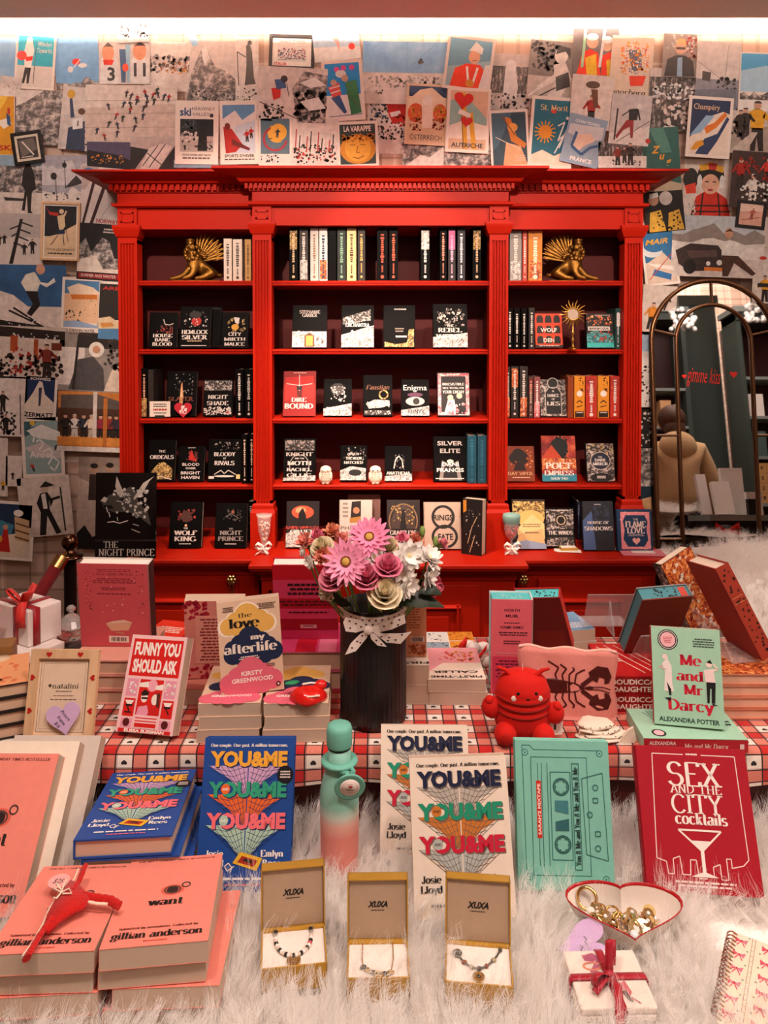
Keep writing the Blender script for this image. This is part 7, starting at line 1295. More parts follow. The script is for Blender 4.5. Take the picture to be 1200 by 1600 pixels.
# ------------------------------------------------------------------ heart dish with jewellery
c=atz(978,1440,ZF+.035); HC_=Vector((c.x,c.y,ZF+.010)); t=thing('heart_dish','white ceramic heart-shaped dish with a red rim full of jewellery','dish',Matrix.Translation(HC_)@Matrix.Rotation(rad(-4),4,'Z')@Matrix.Rotation(rad(6),4,'X'))
CER=mat('f0e3d6',.15,var=.03,coat=.5); RIM=mat('b01d22',.2,coat=.5); hp=[(math.sin(t)**3,(13*math.cos(t)-3.2*math.cos(2*t)-1.4*math.cos(3*t)-.4*math.cos(4*t))/16+.05) for t in [2*PI*i/48 for i in range(48)]]
def hl(s,z): return [(x*.089*s,(y*.066+.006)*s,z) for x,y in hp]
loops=[hl(.02,.0),hl(.5,.0),hl(.62,.004),hl(.80,.018),hl(.93,.034),hl(1,.046),hl(1.005,.0485),hl(.985,.0485),hl(.965,.044),hl(.86,.028),hl(.70,.012),hl(.5,.006),hl(.02,.005)]
n=48; V=[p for L in loops for p in L]
def hf(a,b): return [(j*n+i,j*n+(i+1)%n,(j+1)*n+(i+1)%n,(j+1)*n+i) for j in range(a,b) for i in range(n)]
mb=MB(); mb.add(V,hf(0,5)+hf(8,12)+[tuple(range(n-1,-1,-1)),tuple(range(12*n,13*n))],CER,True); mb.build('bowl',t)
mb=MB(); mb.add(V,hf(5,8),RIM,True); mb.build('rim',t)
rn=random.Random(11); GJ='jewellery heaped in the heart dish'; DM=t.matrix_world
def trinket(label,name,p,build):
    u,v,z_=p; u*=.85; v=min(max(v*.8,-.030+abs(u)*.75),.022); p=(u,v,z_)
    o=thing(name,label,'jewellery',DM@Matrix.Translation(p)@Matrix.Rotation(rn.uniform(0,6),4,'Z')@Matrix.Rotation(rn.uniform(-.9,.9),4,'X'),GJ); mb=MB(); build(mb); mb.build('metal',o); return o
def ringb(mb,R=.0105,r=.0019): mb.tube([(R*math.cos(a),R*math.sin(a),0) for a in [k*PI/10 for k in range(20)]],r,GW,7,closed=True)
big=thing('ring','large gold ring standing up in the dish, left of the heap','ring',DM@Matrix.Translation((-.054,.030,.036))@Matrix.Rotation(.9,4,'X')@Matrix.Rotation(-.3,4,'Y'),GJ); mb=MB(); ringb(mb,.0145,.0028); mb.build('metal',big)
for i in range(22):
    u=rn.uniform(-.05,.045); v=rn.uniform(-.036,.012)+abs(u)*.25-.004; trinket('gold ring in the jewellery heap of the heart dish','ring',(u,v,.018+.010*rn.random()+abs(u)*.12),ringb)
for i in range(24):
    u=rn.uniform(-.052,.048); v=rn.uniform(-.036,.010)+abs(u)*.25-.002
    def cb(mb,k=i): mb.cyl((0,0,-.0007),(0,0,.0007),.008+.0016*(k%3),GW,n=16); mb.ball((0,0,.001),.003,'f6f0ea',.003,.0015,8)
    trinket('gold disc charm in the jewellery heap of the heart dish','charm',(u,v,.024+.012*rn.random()+abs(u)*.12),cb)
for i in range(8):
    u=rn.uniform(-.045,.04); v=rn.uniform(-.03,.006)+abs(u)*.2
    def cb2(mb): 
        for k in range(9): mb.tube([(-.016+k*.004+.0026*math.cos(a),.0018*math.sin(a)+.003*math.sin(k),.0006*math.cos(a)) for a in [q*PI/4 for q in range(8)]],.0007,GW,5,closed=True)
    trinket('short gold chain in the jewellery heap of the heart dish','chain',(u,v,.024+.006*rn.random()+abs(u)*.12),cb2)
for lb,p,col,r in (('round white stone earring at the left of the dish',(-.052,.008,.036),'f3ece0',.0065),('clear sparkling stone at the front of the dish',(.006,-.024,.030),'e9eef2',.007),('pale round stone earring in the middle of the heap',(.012,-.016,.032),'f6efdf',.006)):
    o=thing('earring',lb,'jewellery',DM@Matrix.Translation(p),GJ); MB().lathe([(0,-r*.5),(r*.7,-r*.3),(r,0),(r*.75,r*.35),(0,r*.5)],mat(col,.08,spec=.8,coat=1),n=10,smooth=False).build('stone',o); MB().cyl((0,0,-r*.9),(0,0,-r*.3),r*.6,GW,n=10).build('setting',o)
c=atz(914,1476,ZF+.03); tg=thing('price_tag','lilac heart price tag lying between the dish and the tied coasters','price tag',Matrix.Translation((c.x,c.y-.004,ZF+.034))@Matrix.Rotation(rad(-30),4,'Z')@Matrix.Rotation(rad(-62),4,'X')@Matrix.Rotation(rad(60),4,'Y'))
MB().prism([(x*.033,y*.042) for x,y in HEART],-.0005,.0005,LIL).build('card',tg)
art('handwriting',tg,.05,.06,'l 2a2130 2 30 50 40 44 44 52 52 46;;l 2a2130 2 50 64 58 58 62 66 70 60',y=-.0006,step=.0001,z0=-.03)
# ------------------------------------------------------------------ tied coasters
c=Vector((.313,.996,ZF+.010)); CQ=mat('eadccf',.45,var=.04); t=None
for k in range(3):
    t=thing('coaster',('lowest square coaster under the red ribbon','middle square coaster under the red ribbon','top square coaster printed with bows under the red ribbon')[k],'coaster',pose((c.x+(.002,-.002,0)[k],c.y,c.z+k*.0105),1.5+(1,-1,0)[k]),'square coasters tied with ribbon')
    MB().box(-.0515,.0515,0,.097,0,.0095,CQ).build('tile',t,bevel=.0025)
    if k==2:
        a=MB(); art('x',None,.103,.097,'p b5607a 24 10 40 6 48 14 38 22 26 20;;p b5607a 52 12 66 6 72 14 60 22;;p b5607a 44 16 50 22 34 44 28 40;;o d98a70 3 34 30 12 6;;p c46a70 62 60 70 56 74 76 66 86;;p 5a4a4a 60 74 66 72 72 92 66 90;;l c46a70 2 70 84 80 94',step=.0001,mb=a)
        R=Matrix.Translation((0,0,.0096))@Matrix.Rotation(-PI/2,4,'X'); a.v=[R@p for p in a.v]; a.build('print',t)
RR=mat('a81428',.4,sheen=.5,var=.15,scale=120); rb=thing('ribbon_bow','dark red ribbon tied in a bow round the coaster stack','ribbon',pose((c.x,c.y,c.z+.0315),1.5))
mb=MB(); mb.ribbon([(-.0545,.048,-.030),(-.054,.048,-.002),(-.051,.048,.0012),(-.01,.048,.0016),(.03,.048,.0016),(.051,.048,.0012),(.054,.048,-.002),(.0545,.048,-.030)],.011,RR,(0,1,0)); mb.ribbon([(.004,-.003,-.030),(.004,-.002,-.002),(.003,.001,.0022),(.0,.048,.0026),(-.0,.090,.0022),(.0,.099,-.002),(.0,.1,-.030)],.011,RR,(1,0,0)); mb.build('band',rb)
def loop(p0,d,L,H): return [Vector(p0)+Vector(d)*L*s+Vector((0,0,1))*H*math.sin(PI*s) for s in [i/7 for i in range(8)]]
mb=MB()
def bl(d,L,H,up): 
    a=[Vector((0,.046,.004))+Vector(d)*L*math.sin(PI*s)+Vector((0,0,H*math.sin(2*PI*s)*.55+H*.45*math.sin(PI*s))) for s in [i/16 for i in range(17)]]; mb2=MB(); mb2.ribbon(a,.011,RR,up); mb2.build('bow_loop',rb)
bl((.35,.75,0),.042,.034,(.9,-.4,.1)); bl((-.75,-.55,0),.036,.018,(.5,-.75,.3)); bl((.2,.6,0),.024,.046,(1,0,0))
MB().ribbon([(0,.044,.006),(.004,.02,.010),(-.002,-.004,.004),(-.006,-.02,-.018),(-.004,-.024,-.03)],.012,RR,(1,.1,0)).build('ribbon_tail',rb); MB().ribbon([(0,.046,.006),(-.015,.03,.010),(-.028,.018,.005)],.011,RR,(.5,-.8,0)).build('ribbon_tail',rb); MB().ball((0,.046,.006),.008,RR,.007,.006,12).build('knot',rb)
# ------------------------------------------------------------------ spiral notebook
A,B_,D_=[Vector(atz(px,py,ZF+.03)) for px,py in ((1139,1450),(1110,1590),(1228,1462))]
yv=(A-B_); hN=yv.length; yaw=math.degrees(math.atan2(yv.y,yv.x))-90
t=thing('spiral_notebook','cream spiral notebook patterned with pink bows at the right edge','notebook',Matrix.Translation((B_.x,B_.y,ZF+.014))@Matrix.Rotation(rad(yaw),4,'Z'))
MB().box(.006,.115,0,hN,.012,.0135,'ecdcc4').box(.006,.115,0,hN,0,.0015,'ecdcc4').build('cover',t,bevel=.0006); MB().box(.007,.114,.001,hN-.001,.0015,.012,'@pages').build('page_block',t)
code='l 8b3a3a .5 25 0 25 100;;l 8b3a3a .5 29 0 29 100;;l 8b3a3a .5 60 0 60 100;;l 8b3a3a .5 64 0 64 100;;'+';;'.join('l 8b3a3a .4 25 %d 29 %d'%(y,y) for y in range(3,100,6))
for x in (12,45,82):
    for y in (8,24,40,56,72,88):
        code+=';;'+';;'.join('p %s %d %d %d %d %d %d'%(('d0526a','c8788a')[i%2],x,y,x+dx,y-3,x+dx*.8,y+3) for i,dx in enumerate((-8,8)))+';;l d0526a 1.4 %d %d %d %d;;l d0526a 1.4 %d %d %d %d;;c c23a54 %d %d 2;;c 8fa08a %d %d 1.4;;c 8fa08a %d %d 1.4'%(x,y,x-5,y+6,x,y,x+5,y+6,x,y,x-9,y+7,x+9,y-6)
a=MB(); art('x',None,.109,hN,code,step=.0001,mb=a); R=Matrix.Translation((.0605,0,.0136))@Matrix.Rotation(-PI/2,4,'X'); a.v=[R@p for p in a.v]; a.build('bow_pattern',t)
CU=mat('a5694a',.3,.9)
for i in range(22):
    y=hN*(.03+.94*i/21); MB().tube([(.006+.0085*math.cos(a),y+.0012*a/PI,.0065+.0098*math.sin(a)) for a in [k*PI/7-.6 for k in range(13)]],.0011,CU,6).build('wire_ring',t)
# ------------------------------------------------------------------ red crochet thong on the left stack
zt=ZF+.121
def cs(px,py,dz=.0): p=atz(px,py,zt); return Vector((p.x,p.y,zt+dz))
CRO=mat('c2140f',.9,sheen=.6,var=.3,scale=350,bump=.8); c0=cs(110,1412); t=thing('crochet_underwear','red crochet thong with cream edging draped over the left want stack','underwear',c0)
def braid(pts,r,k,name):
    P=[cs(a,b,.004)-c0 for a,b in pts]; Q=[]
    for i in range(len(P)-1):
        for s in range(8): Q.append(P[i].lerp(P[i+1],s/8))
    Q.append(P[-1]); mb=MB()
    mb.tube(Q,[r*(1+.07*math.sin(i*1.6)) for i in range(len(Q))],k,8,flat=.55); mb.build(name,t)
braid([(132,1358),(124,1380),(112,1398)],.0065,CRO,'strap'); braid([(128,1404),(150,1408),(172,1411),(187,1420)],.0062,CRO,'strap'); braid([(80,1440),(62,1466),(48,1490),(42,1502)],.0075,CRO,'strap')
mb=MB(); o=[(110,1382),(122,1386),(134,1400),(140,1412),(132,1422),(112,1432),(92,1446),(76,1462),(66,1462),(72,1438),(88,1408)]
q=[cs(a,b)-c0 for a,b in o]; n=len(q); V=[p+Vector((0,0,.001)) for p in q]+[p*.96+Vector((0,0,.008)) for p in q]
mb.add(V,[tuple(range(n-1,-1,-1)),tuple(range(n,2*n))]+[(i,(i+1)%n,n+(i+1)%n,n+i) for i in range(n)],CRO,True); mb.build('front_panel',t)
ED='efd9c4'; braid([(104,1386),(90,1404),(77,1424),(66,1450),(50,1478),(34,1500)],.0022,ED,'cream_edging'); braid([(132,1412),(150,1416),(168,1417)],.002,ED,'cream_edging'); braid([(122,1362),(116,1378),(106,1388)],.002,ED,'cream_edging')
mb=MB()
for pts in ([(96,1406),(84,1400),(88,1392),(96,1402)],[(96,1406),(108,1400),(112,1408),(98,1408)],[(96,1406),(88,1416),(84,1414)],[(96,1406),(100,1394),(104,1386)]): mb.tube([cs(a,b,.011)-c0 for a,b in pts],.0013,ED,6)
mb.build('cream_bow',t)
tg=thing('price_tag','small pink round price tag beside the red crochet','price tag',cs(92,1378,.0008)); MB().cyl((0,0,0),(0,0,.0008),.0155,'e9a8a4',n=24).build('card',tg)
a=MB(); art('x',None,.03,.03,'t 1d1716 50 50 32 50 i|$25',step=.0001,mb=a); R=Matrix.Translation((0,-.015,.0009))@Matrix.Rotation(-PI/2,4,'X'); a.v=[R@p for p in a.v]; a.build('handwriting',tg)
# ------------------------------------------------------------------ ornaments on the bookcase
GOLD=mat('8a6028',.42,.85,var=.5,scale=140,bump=.7)
def skin(name,parent,verts,edges,k,sub=2,root=0):
    me=bpy.data.meshes.new(name); me.from_pydata([v[:3] for v in verts],edges,[]); o=bpy.data.objects.new(name,me); COL.objects.link(o); o.parent=parent
    me.materials.append(M(k)); s=o.modifiers.new('skin','SKIN'); s.use_smooth_shade=True
    for i,v in enumerate(verts):
        r=v[3]; me.skin_vertices[0].data[i].radius=(r,r) if not isinstance(r,tuple) else r
        me.skin_vertices[0].data[i].use_root=(i==root)
    b=o.modifiers.new('subsurf','SUBSURF'); b.levels=sub; b.render_levels=sub; return o
def lion(label,bay,px,s):
    z=SH[bay,0]+.001; Y=3.30; x=at(px,438,Y).x; t=thing('winged_lion',label,'statue',(x,Y,z),'gilded winged lions')
    q=lambda L:[(a*s,b,c,r) for a,b,c,r in L]
    skin('body',t,q([(.055,0,.045,.030),(.02,0,.058,.028),(-.012,-.005,.085,.033),(-.02,-.008,.115,.024),(-.028,-.016,.138,.023),(-.042,-.026,.136,.013), # hips..muzzle
      (-.03,-.022,.055,.017),(-.055,-.03,.022,.012),(-.095,-.035,.011,.010),(-.112,-.037,.008,.008), (-.005,-.03,.05,.016),(-.02,-.045,.02,.012),(-.055,-.05,.009,.009),
      (.06,-.022,.032,.022),(.03,-.035,.016,.013),(-.005,-.04,.010,.009),(.06,.022,.03,.020),(.03,.03,.012,.010),(.088,.01,.03,.006),(.104,.0,.02,.005),(.1,-.012,.035,.006)]),
      [(0,1),(1,2),(2,3),(3,4),(4,5),(2,6),(6,7),(7,8),(8,9),(2,10),(10,11),(11,12),(0,13),(13,14),(14,15),(0,16),(16,17),(0,18),(18,19),(19,20)],GOLD,2)
    mb=MB(); rn=random.Random(5)
    for i in range(46):
        a=rn.uniform(0,2*PI); e=rn.uniform(-.9,1); r=.031
        mb.ball((s*(-.018+r*math.cos(a)*(1-e*e*.4)),-.010+r*math.sin(a)*.9,.118+e*.032),.0095,GOLD,.008,.011,8)
    mb.build('mane',t)
    MB().lathe([(.016,0),(.018,.004),(.0165,.006),(.0165,.014),(.021,.022),(.019,.022),(.015,.014),(0,.012)],GOLD,(-.028*s,-.012,.158),12).ball((-.028*s,-.012,.180),.005,GOLD,n=8).build('crown',t)
    for side in (-1,1):
        mb=MB()
        for k in range(10):
            g=k/9; L=.062+.036*math.sin(PI*(.25+.6*g)); d=rad(12+g*84); T=Matrix.Translation((.010*s,side*.016+.004,.085+.012*g))@Matrix.Rotation(-(d if s>0 else PI-d),4,'Y')@Matrix.Rotation(side*.2,4,'X')
            petal(mb,T@Matrix.Translation((.022,0,0))@Matrix.Rotation(PI/2,4,'X'),L,.0105,GOLD,-.12,.6,.25)
        for k in range(8):
            g=k/7; d=rad(25+g*70); T=Matrix.Translation((.012*s,side*.020+.004,.092))@Matrix.Rotation(-(d if s>0 else PI-d),4,'Y')
            mb.ball(tuple(T@Vector((.024+.008*(k%2),0,0))),.009,GOLD,.005,.006,8)
        mb.build('wing',t)
    MB().box(-.10,.10,-.045,.035,0,.004,GOLD).build('plinth',t,bevel=.001)
lion('gilded winged lion with a crown on the top left shelf','L',309,1)
lion('gilded winged lion with a crown on the top right shelf','R',892,-1)
def owl(label,px,eyes):
    z=SH['C',3]+.001; Y=3.165; x=at(px,757,Y).x; t=thing('owl_figurine',label,'figurine',(x,Y,z),'white owl figurines'); OW=mat('ead8c6',.4,var=.12,scale=200,bump=.4)
    MB().lathe([(0,.001),(.016,.001),(.021,.008),(.0255,.022),(.0255,.038),(.0225,.052),(.0235,.060),(.019,.069),(.008,.0745),(0,.075)],OW,n=24,sy=.9).build('body',t)
    mb=MB()
    for sx in (-1,1): mb.ball((sx*.0225,-.003,.03),.006,OW,.014,.020,12)
    mb.build('wings',t); mb=MB()
    for sx in (-1,1): mb.ball((sx*.009,-.019,.058),.0075,'f4e8dc',.004,.0075,14).ball((sx*.009,-.0225,.058),.003,'2a2018' if eyes else 'c9a890',.002,.003,10)
    mb.ball((0,-.0225,.052),.0025,'c98a4a',.003,.004,8); mb.build('face',t); mb=MB()
    for r_ in range(4):
        for c_ in range(5): a=-PI/2+(c_-2)*.3+(r_%2)*.15; mb.ball((.0245*math.cos(a),.022*math.sin(a),.018+r_*.008),.0035,'d9c0aa',.0025,.003,6)
    mb.build('breast_feathers',t)
    mb=MB()
    for sx in (-1,1): mb.ball((sx*.009,-.018,.004),.006,'c9a48a',.007,.004,8)
    mb.build('feet',t)
owl('white owl figurine left of the moon book',509,False); owl('white owl figurine right of the moon book with open eyes',586.5,True)
# sunburst stand
z=SH['R',1]+.001; Y=3.185; x=at(895,545,Y).x; t=thing('sunburst_stand','gold sunburst ornament on a slender foot between two books','ornament',(x,Y,z)); SB=mat('c99a4a',.28,1,var=.2)
hc=at(894,491,Y).z-z
MB().lathe([(0,0),(.022,0),(.021,.004),(.012,.008),(.005,.014),(.004,.03),(.0075,.036),(.004,.042),(.0035,.06),(.008,.068),(.0035,.076),(.004,hc-.03)],SB,n=20).build('stem',t)
mb=MB()
for k in range(20):
    a=2*PI*k/20; L=.062 if k%2==0 else .050; p0=(.026*math.cos(a),0,hc+.026*math.sin(a)); pm=((.026+L)*.5*math.cos(a+.06),0,hc+(.026+L)*.5*math.sin(a+.06)); p1=(L*math.cos(a),0,hc+L*math.sin(a)); mb.tube([p0,pm,p1],[.0036,.003,.0006],SB,6)
mb.build('rays',t); mb=MB(); mb.tube([(.025*math.cos(a),-.001,hc+.025*math.sin(a)) for a in [k*PI/16 for k in range(32)]],.0035,SB,8,closed=True); mb.build('ring',t)
MB().cyl((0,-.002,hc),(0,.003,hc),.0225,mat('bfa898',.25,.1),n=28).build('disc',t)
# acrylic print of the wolf on the worktop
Y=2.985; a,b=at(148,865,Y),at(242,740,Y); z0=CT+.001
t=thing('acrylic_sign','black glossy sign of a snarling wolf head reading the night prince','sign',((a.x+b.x)/2,Y,z0)); w_=b.x-a.x; h_=b.z-z0
m0=pose((0,0,.0),0,4)
mb=MB().box(-w_/2,w_/2,0,.006,0,h_,mat('120f10',.12,spec=.5)); mb.build('panel',t,mx=m0)
wolf='r 2a2624 0 78 100 80;;p 4a4541 10 34 22 26 40 22 58 16 66 22 70 34 86 46 92 62 80 56 70 50 54 46 30 46 14 42;;p 120f10 12 38 26 38 30 42 16 43;;p b9aea6 34 4 44 20 48 28 36 26 32 16;;p b9aea6 96 4 88 10 74 28 62 30 78 12;;p 120f10 90 10 82 18 76 28 84 22;;p cfc4bb 8 33 14 28 20 30 16 35;;z @silverart 3 16 30 18 88 52 7;;l e3d9d0 1 34 33 44 34;;c 120f10 44 31 3;;l e3d9d0 1.6 20 58 30 57 40 59 54 56;;l e3d9d0 1.4 18 40 20 46;;l e3d9d0 1.4 22 46 24 52;;l e3d9d0 1.4 36 52 37 56;;l cfc4bb 1.2 62 60 72 62;;l cfc4bb 1.2 60 66 74 70;;t d9cfc6 26 84 10 24 s|THE;;t d9cfc6 52 93 11 92 s|NIGHT PRINCE'
art('print',t,w_,h_,wolf,step=.0002).matrix_local=m0
MB().box(-w_*.35,w_*.35,.0,.05,0,.004,mat('e9eef0',.1,trans=.9)).build('foot',t)
# small signs on the shelves
z=SH['L',2]+.001; Y=3.235; a,b=at(234,648,Y),at(266,627,Y); t=thing('price_card','white price card in front of the slayer book','sign',((a.x+b.x)/2,Y,z)); w_=b.x-a.x; h_=b.z-z
MB().box(-w_/2,w_/2,-.001,.001,.006,h_,'ead9cc').build('card',t); art('print',t,w_,h_,'d 4a3f3a 10 14 90 40 2;;d b5302c 8 44 92 66 1;;d 4a3f3a 14 66 86 78 1',y=-.001,step=.0002); MB().box(-w_*.22,w_*.22,-.012,.014,0,.012,'2a2220').build('holder',t,bevel=.001)
a=at(286.5,640,Y); t=thing('heart_sign','crimson heart-shaped sign with a white ribbon drawing on the third left shelf','sign',(a.x,Y-.004,z)); R_=.037
MB().prism([(p*R_,q*R_+R_*1.02) for p,q in HEART],-.002,.002,'c4283a').build('heart',t)
art('print',t,2*R_,2*R_,'l f0dcd4 6 34 66 48 46 60 30;;p f0dcd4 40 30 56 26 52 44 40 46;;p f0dcd4 56 46 74 40 70 58 58 58;;o f0dcd4 4 40 62 9;;o f0dcd4 4 60 66 9',y=-.002,step=.0002)
# ring boxes, papers, goblet, candy bag and cards on the worktop
def rbox(label,px0,px1,pt,pb,turn,Yo=0):
    z=CT+.001; c=atz((px0+px1)/2,pb-4,z); t=thing('gift_box',label,'jewellery box',pose((c.x,c.y-.02,z),turn),'open jewellery boxes on the worktop'); w_=.068; TAN=mat('b98a5a',.5,sheen=.3)
    mb=MB().box(-w_/2,w_/2,.0,.05,0,.012,GB); mb.build('base',t,bevel=.001); MB().box(-w_/2+.004,w_/2-.004,.003,.047,.010,.0135,PAD).build('pad',t)
    L=Matrix.Translation((0,.052,.010))@Matrix.Rotation(-.2,4,'X'); MB().box(-w_/2,w_/2,.0,.012,0,.078,GB,L).build('lid',t,bevel=.001); MB().box(-w_/2+.004,w_/2-.004,-.001,.003,.004,.074,TAN,L).build('lid_lining',t)
    MB().box(-.012,.012,-.0016,-.001,.036,.041,'2a1c14',L).build('logo',t)
    p=thing('paper_slip','white paper slips under the '+('left' if turn<5 else 'right')+' open box on the worktop','paper',pose((c.x-.012,c.y-.03,CT+.0012),turn-12)); MB().box(-.05,.05,0,.045,0,.001,'efe3d8').box(-.04,.056,-.012,.03,.001,.002,'f3e9e0').build('sheets',p)
rbox('open tan jewellery box in front of the winds book',873,903,828,863,4); rbox('open gold jewellery box turned sideways before the house of shadows book',935,963,826,860,18)
c=atz(1004,866,CT+.001); t=thing('greeting_card','flat pink card under the navy flame of love book','card',pose((c.x,c.y-.03,CT+.0012),-4)); MB().box(-.085,.085,0,.09,0,.004,'d9808c').build('card',t,bevel=.001); MB().box(-.04,.05,.03,.085,.004,.0045,'f0e4da').build('label_panel',t)
c=atz(224,868,CT); t=thing('leaflet','small red leaflet at the foot of the wolf sign','leaflet',pose((c.x,c.y-.03,CT+.0012),8)); MB().box(-.045,.045,0,.05,0,.004,'e0402a').box(-.05,.03,-.012,.03,.004,.005,'d9705a').build('sheets',t)
def sweets(label,px,py0,py1,kind):
    z=CT+.001; c=atz(px,py1-4,z); t=thing('wrapped_goblet' if kind else 'sweet_bag',label,'gift',(c.x,c.y,z)); H=at(px,py0,c.y).z-z
    CELL=mat('f4ebe6',.12,alpha=.22,var=.02,spec=.6)
    if kind:
        MB().lathe([(0,0),(.028,0),(.027,.003),(.005,.008),(.004,.05),(.012,.058),(.024,.075),(.030,.10),(.031,.122)],CELL,n=24).build('glass',t)
        mb=MB(); rn=random.Random(3)
        for i in range(90):
            zz=rn.uniform(.064,.115); r=.026*min(1,(zz-.052)/.04)*math.sqrt(rn.random()); a=rn.uniform(0,2*PI); mb.ball((r*math.cos(a),r*math.sin(a),zz),.0035,('c8283a','b01a2a','d9606a')[i%3],n=6)
        o=mb.build('sweets',t); o['kind']='stuff'
        MB().lathe([(.028,.116),(.034,.122),(.036,H-.012),(.034,H),(.030,H),(.028,.122),(0,.12)],mat('8fb8ae',.35,trans=.3),n=20,sy=.8).build('mint_wrapper',t)
    else:
        MB().lathe([(0,0),(.014,0),(.016,.01),(.010,.03),(.016,.06),(.024,.09),(.028,H-.015),(.034,H),(.026,H-.012),(0,H-.02)],CELL,n=18,sy=.6).build('cellophane',t)
        mb=MB(); rn=random.Random(6)
        for i in range(70): zz=rn.uniform(.05,H-.03); r=(.008+.016*(zz-.05)/.08)*math.sqrt(rn.random()); a=rn.uniform(0,2*PI); mb.ball((r*math.cos(a),r*math.sin(a)*.6,zz),.0042,('f0e4da','c8483a','e9c9b0')[i%3],n=6)
        o=mb.build('sweets',t); o['kind']='stuff'
    mb=MB()
    for sx,dz in ((-1,.0),(1,.004)): mb.ribbon([(0,-.02,.03),(sx*.022,-.026,.046+dz),(sx*.034,-.024,.034),(sx*.018,-.026,.022),(0,-.022,.028)],.012,RB,(.2,.4,.9))
    mb.ribbon([(0,-.022,.028),(-.014,-.028,.012),(-.03,-.03,.003)],.012,RB,(.5,.5,.6)).ribbon([(0,-.022,.028),(.012,-.028,.012),(.02,-.03,.003)],.012,RB,(.5,.5,.6)); mb.build('ribbon',t)
sweets('wrapped goblet of red sweets with mint paper at the foot of the centre-right pilaster',799,803,868,1)
sweets('clear bag of red and white sweets at the foot of the centre-left pilaster',413,803,868,0)
# ------------------------------------------------------------------ left edge: gift boxes, jar, rope stand
WB=mat('efe4e0',.55,var=.03); RBR=mat('9c1420',.45,sheen=.4,var=.3,scale=40)
t=thing('gift_box','plain white gift box underneath the ribboned one at the left edge','gift box',pose((-.79,1.645,ZG+.001),59)); 
MB().box(0,.11,0,.16,0,.064,WB).build('box',t,bevel=.002); MB().box(-.002,.112,-.002,.162,.064,.0805,WB).build('lid',t,bevel=.002)
t=thing('gift_box','white gift box with plaid red ribbon on top at the left edge','gift box',pose((-.795,1.70,ZG+.0825),59))
MB().box(0,.085,0,.13,0,.082,WB).build('box',t,bevel=.003)
mb=MB(); mb.ribbon([(-.0012,.045,.0),(-.0012,.045,.083),(.04,.045,.0835),(.0862,.045,.083),(.0862,.045,.0)],.018,RBR,(0,1,0)); mb.ribbon([(.02,-.0012,0),(.02,-.0012,.083),(.02,.06,.0836),(.02,.1312,.083),(.02,.1312,0)],.018,RBR,(1,0,0)); mb.build('ribbon',t)
PR=mat('d8352f',.5,sheen=.4,var=.5,scale=60)
for a in (0,2.1,4.2): MB().ribbon([(.02+.034*math.sin(PI*s)*math.cos(a+.4*s),.045+.034*math.sin(PI*s)*math.sin(a+.4*s),.086+.034*math.sin(PI*s)+.006*math.sin(2*PI*s)) for s in [i/10 for i in range(11)]],.018,PR,(-math.sin(a),math.cos(a),.2)).build('bow_loop',t)
MB().ribbon([(.02,.045,.09),(.0,.02,.10),(-.012,.012,.07),(-.01,.012,.045)],.020,PR,(.6,-.7,0)).build('ribbon_tail',t)
t=thing('picture_frame','pink-edged frame cut by the left edge above the gift boxes','picture frame',pose((-.925,1.70,ZG+.09),-30,18)); MB().box(-.06,.06,0,.01,0,.09,'e3a8a4').build('frame',t,bevel=.002); MB().box(-.046,.046,-.001,.002,.013,.078,'dcc3ab').build('print',t)
t=thing('card_box','brown card box cut by the left edge','box',pose((-.805,1.60,ZG+.081),14)); MB().box(-.08,.02,0,.05,0,.045,'8a6238').build('box',t,bevel=.001)
t=thing('small_tin','small black tin with a cream lid cut by the left edge','tin',(-.80,1.585,ZG+.0815)); MB().lathe([(0,0),(.016,0),(.017,.004),(.017,.022),(0,.022)],'1d1918',n=20).build('tin',t); MB().lathe([(0,.022),(.0175,.022),(.0175,.027),(0,.028)],'d9c0a0',n=20).build('lid',t)
c=Vector((-.775,1.885,ZG+.001)); t=thing('glass_jar','cut-glass jar with a domed lid behind the picture frame','jar',c); GL=mat('f4f6f6',.04,trans=.95,var=.01)
MB().lathe([(0,0),(.03,0),(.033,.01),(.034,.05),(.030,.056),(.029,.06),(.027,.056),(.031,.05),(.030,.012),(0,.006)],GL,n=24).build('jar_body',t)
MB().lathe([(.034,.060),(.035,.064),(.026,.078),(.014,.088),(.007,.092),(.006,.096),(.011,.101),(.011,.107),(.006,.112),(0,.113)],mat('e9e4e0',.08,.7,var=.4,scale=200),n=16,smooth=False).build('lid',t)
t=thing('paper_slip','white folded paper in front of the glass jar','paper',pose((-.735,1.80,ZG+.001),20)); MB().box(-.03,.03,0,.03,0,.004,'efe6de').build('sheet',t)
BR=mat('5a4030',.2,1,var=.2); PO=mat('241a16',.25,.4)
c=at(109,845,2.5); t=thing('rope_stanchion','dark rope stand with polished ball finial by the plaid wall','rope stand',(c.x,2.5,0)); z=c.z
MB().lathe([(0,0),(.15,0),(.15,.012),(.03,.03),(.022,.04)],PO,n=32).build('base',t); MB().cyl((0,0,.03),(0,0,z-.055),.020,PO,n=24).build('post',t)
MB().lathe([(0,z-.056),(.042,z-.056),(.042,z-.050),(.024,z-.044),(.012,z-.034),(.012,z-.028),(0,z-.028)],BR,n=28).build('collar',t); MB().ball((0,0,z-.004),.0265,BR,n=24).build('finial',t)
VR_=mat('7a1016',.8,sheen=.7,var=.2); p0=Vector((c.x-.02,2.5,z-.062)); p1=at(88,886,2.43); p2=at(52,943,2.36); p3=at(-30,1040,2.2); p4=at(-160,1010,2.05)
t=thing('velvet_rope','dark red velvet barrier rope sloping from the stand','rope',p1); mb=MB(); mb.tube([p-p1 for p in (p1,p1.lerp(p2,.5),p2,p2.lerp(p3,.5),p3,p4)],.021,VR_,14); mb.build('rope',t)
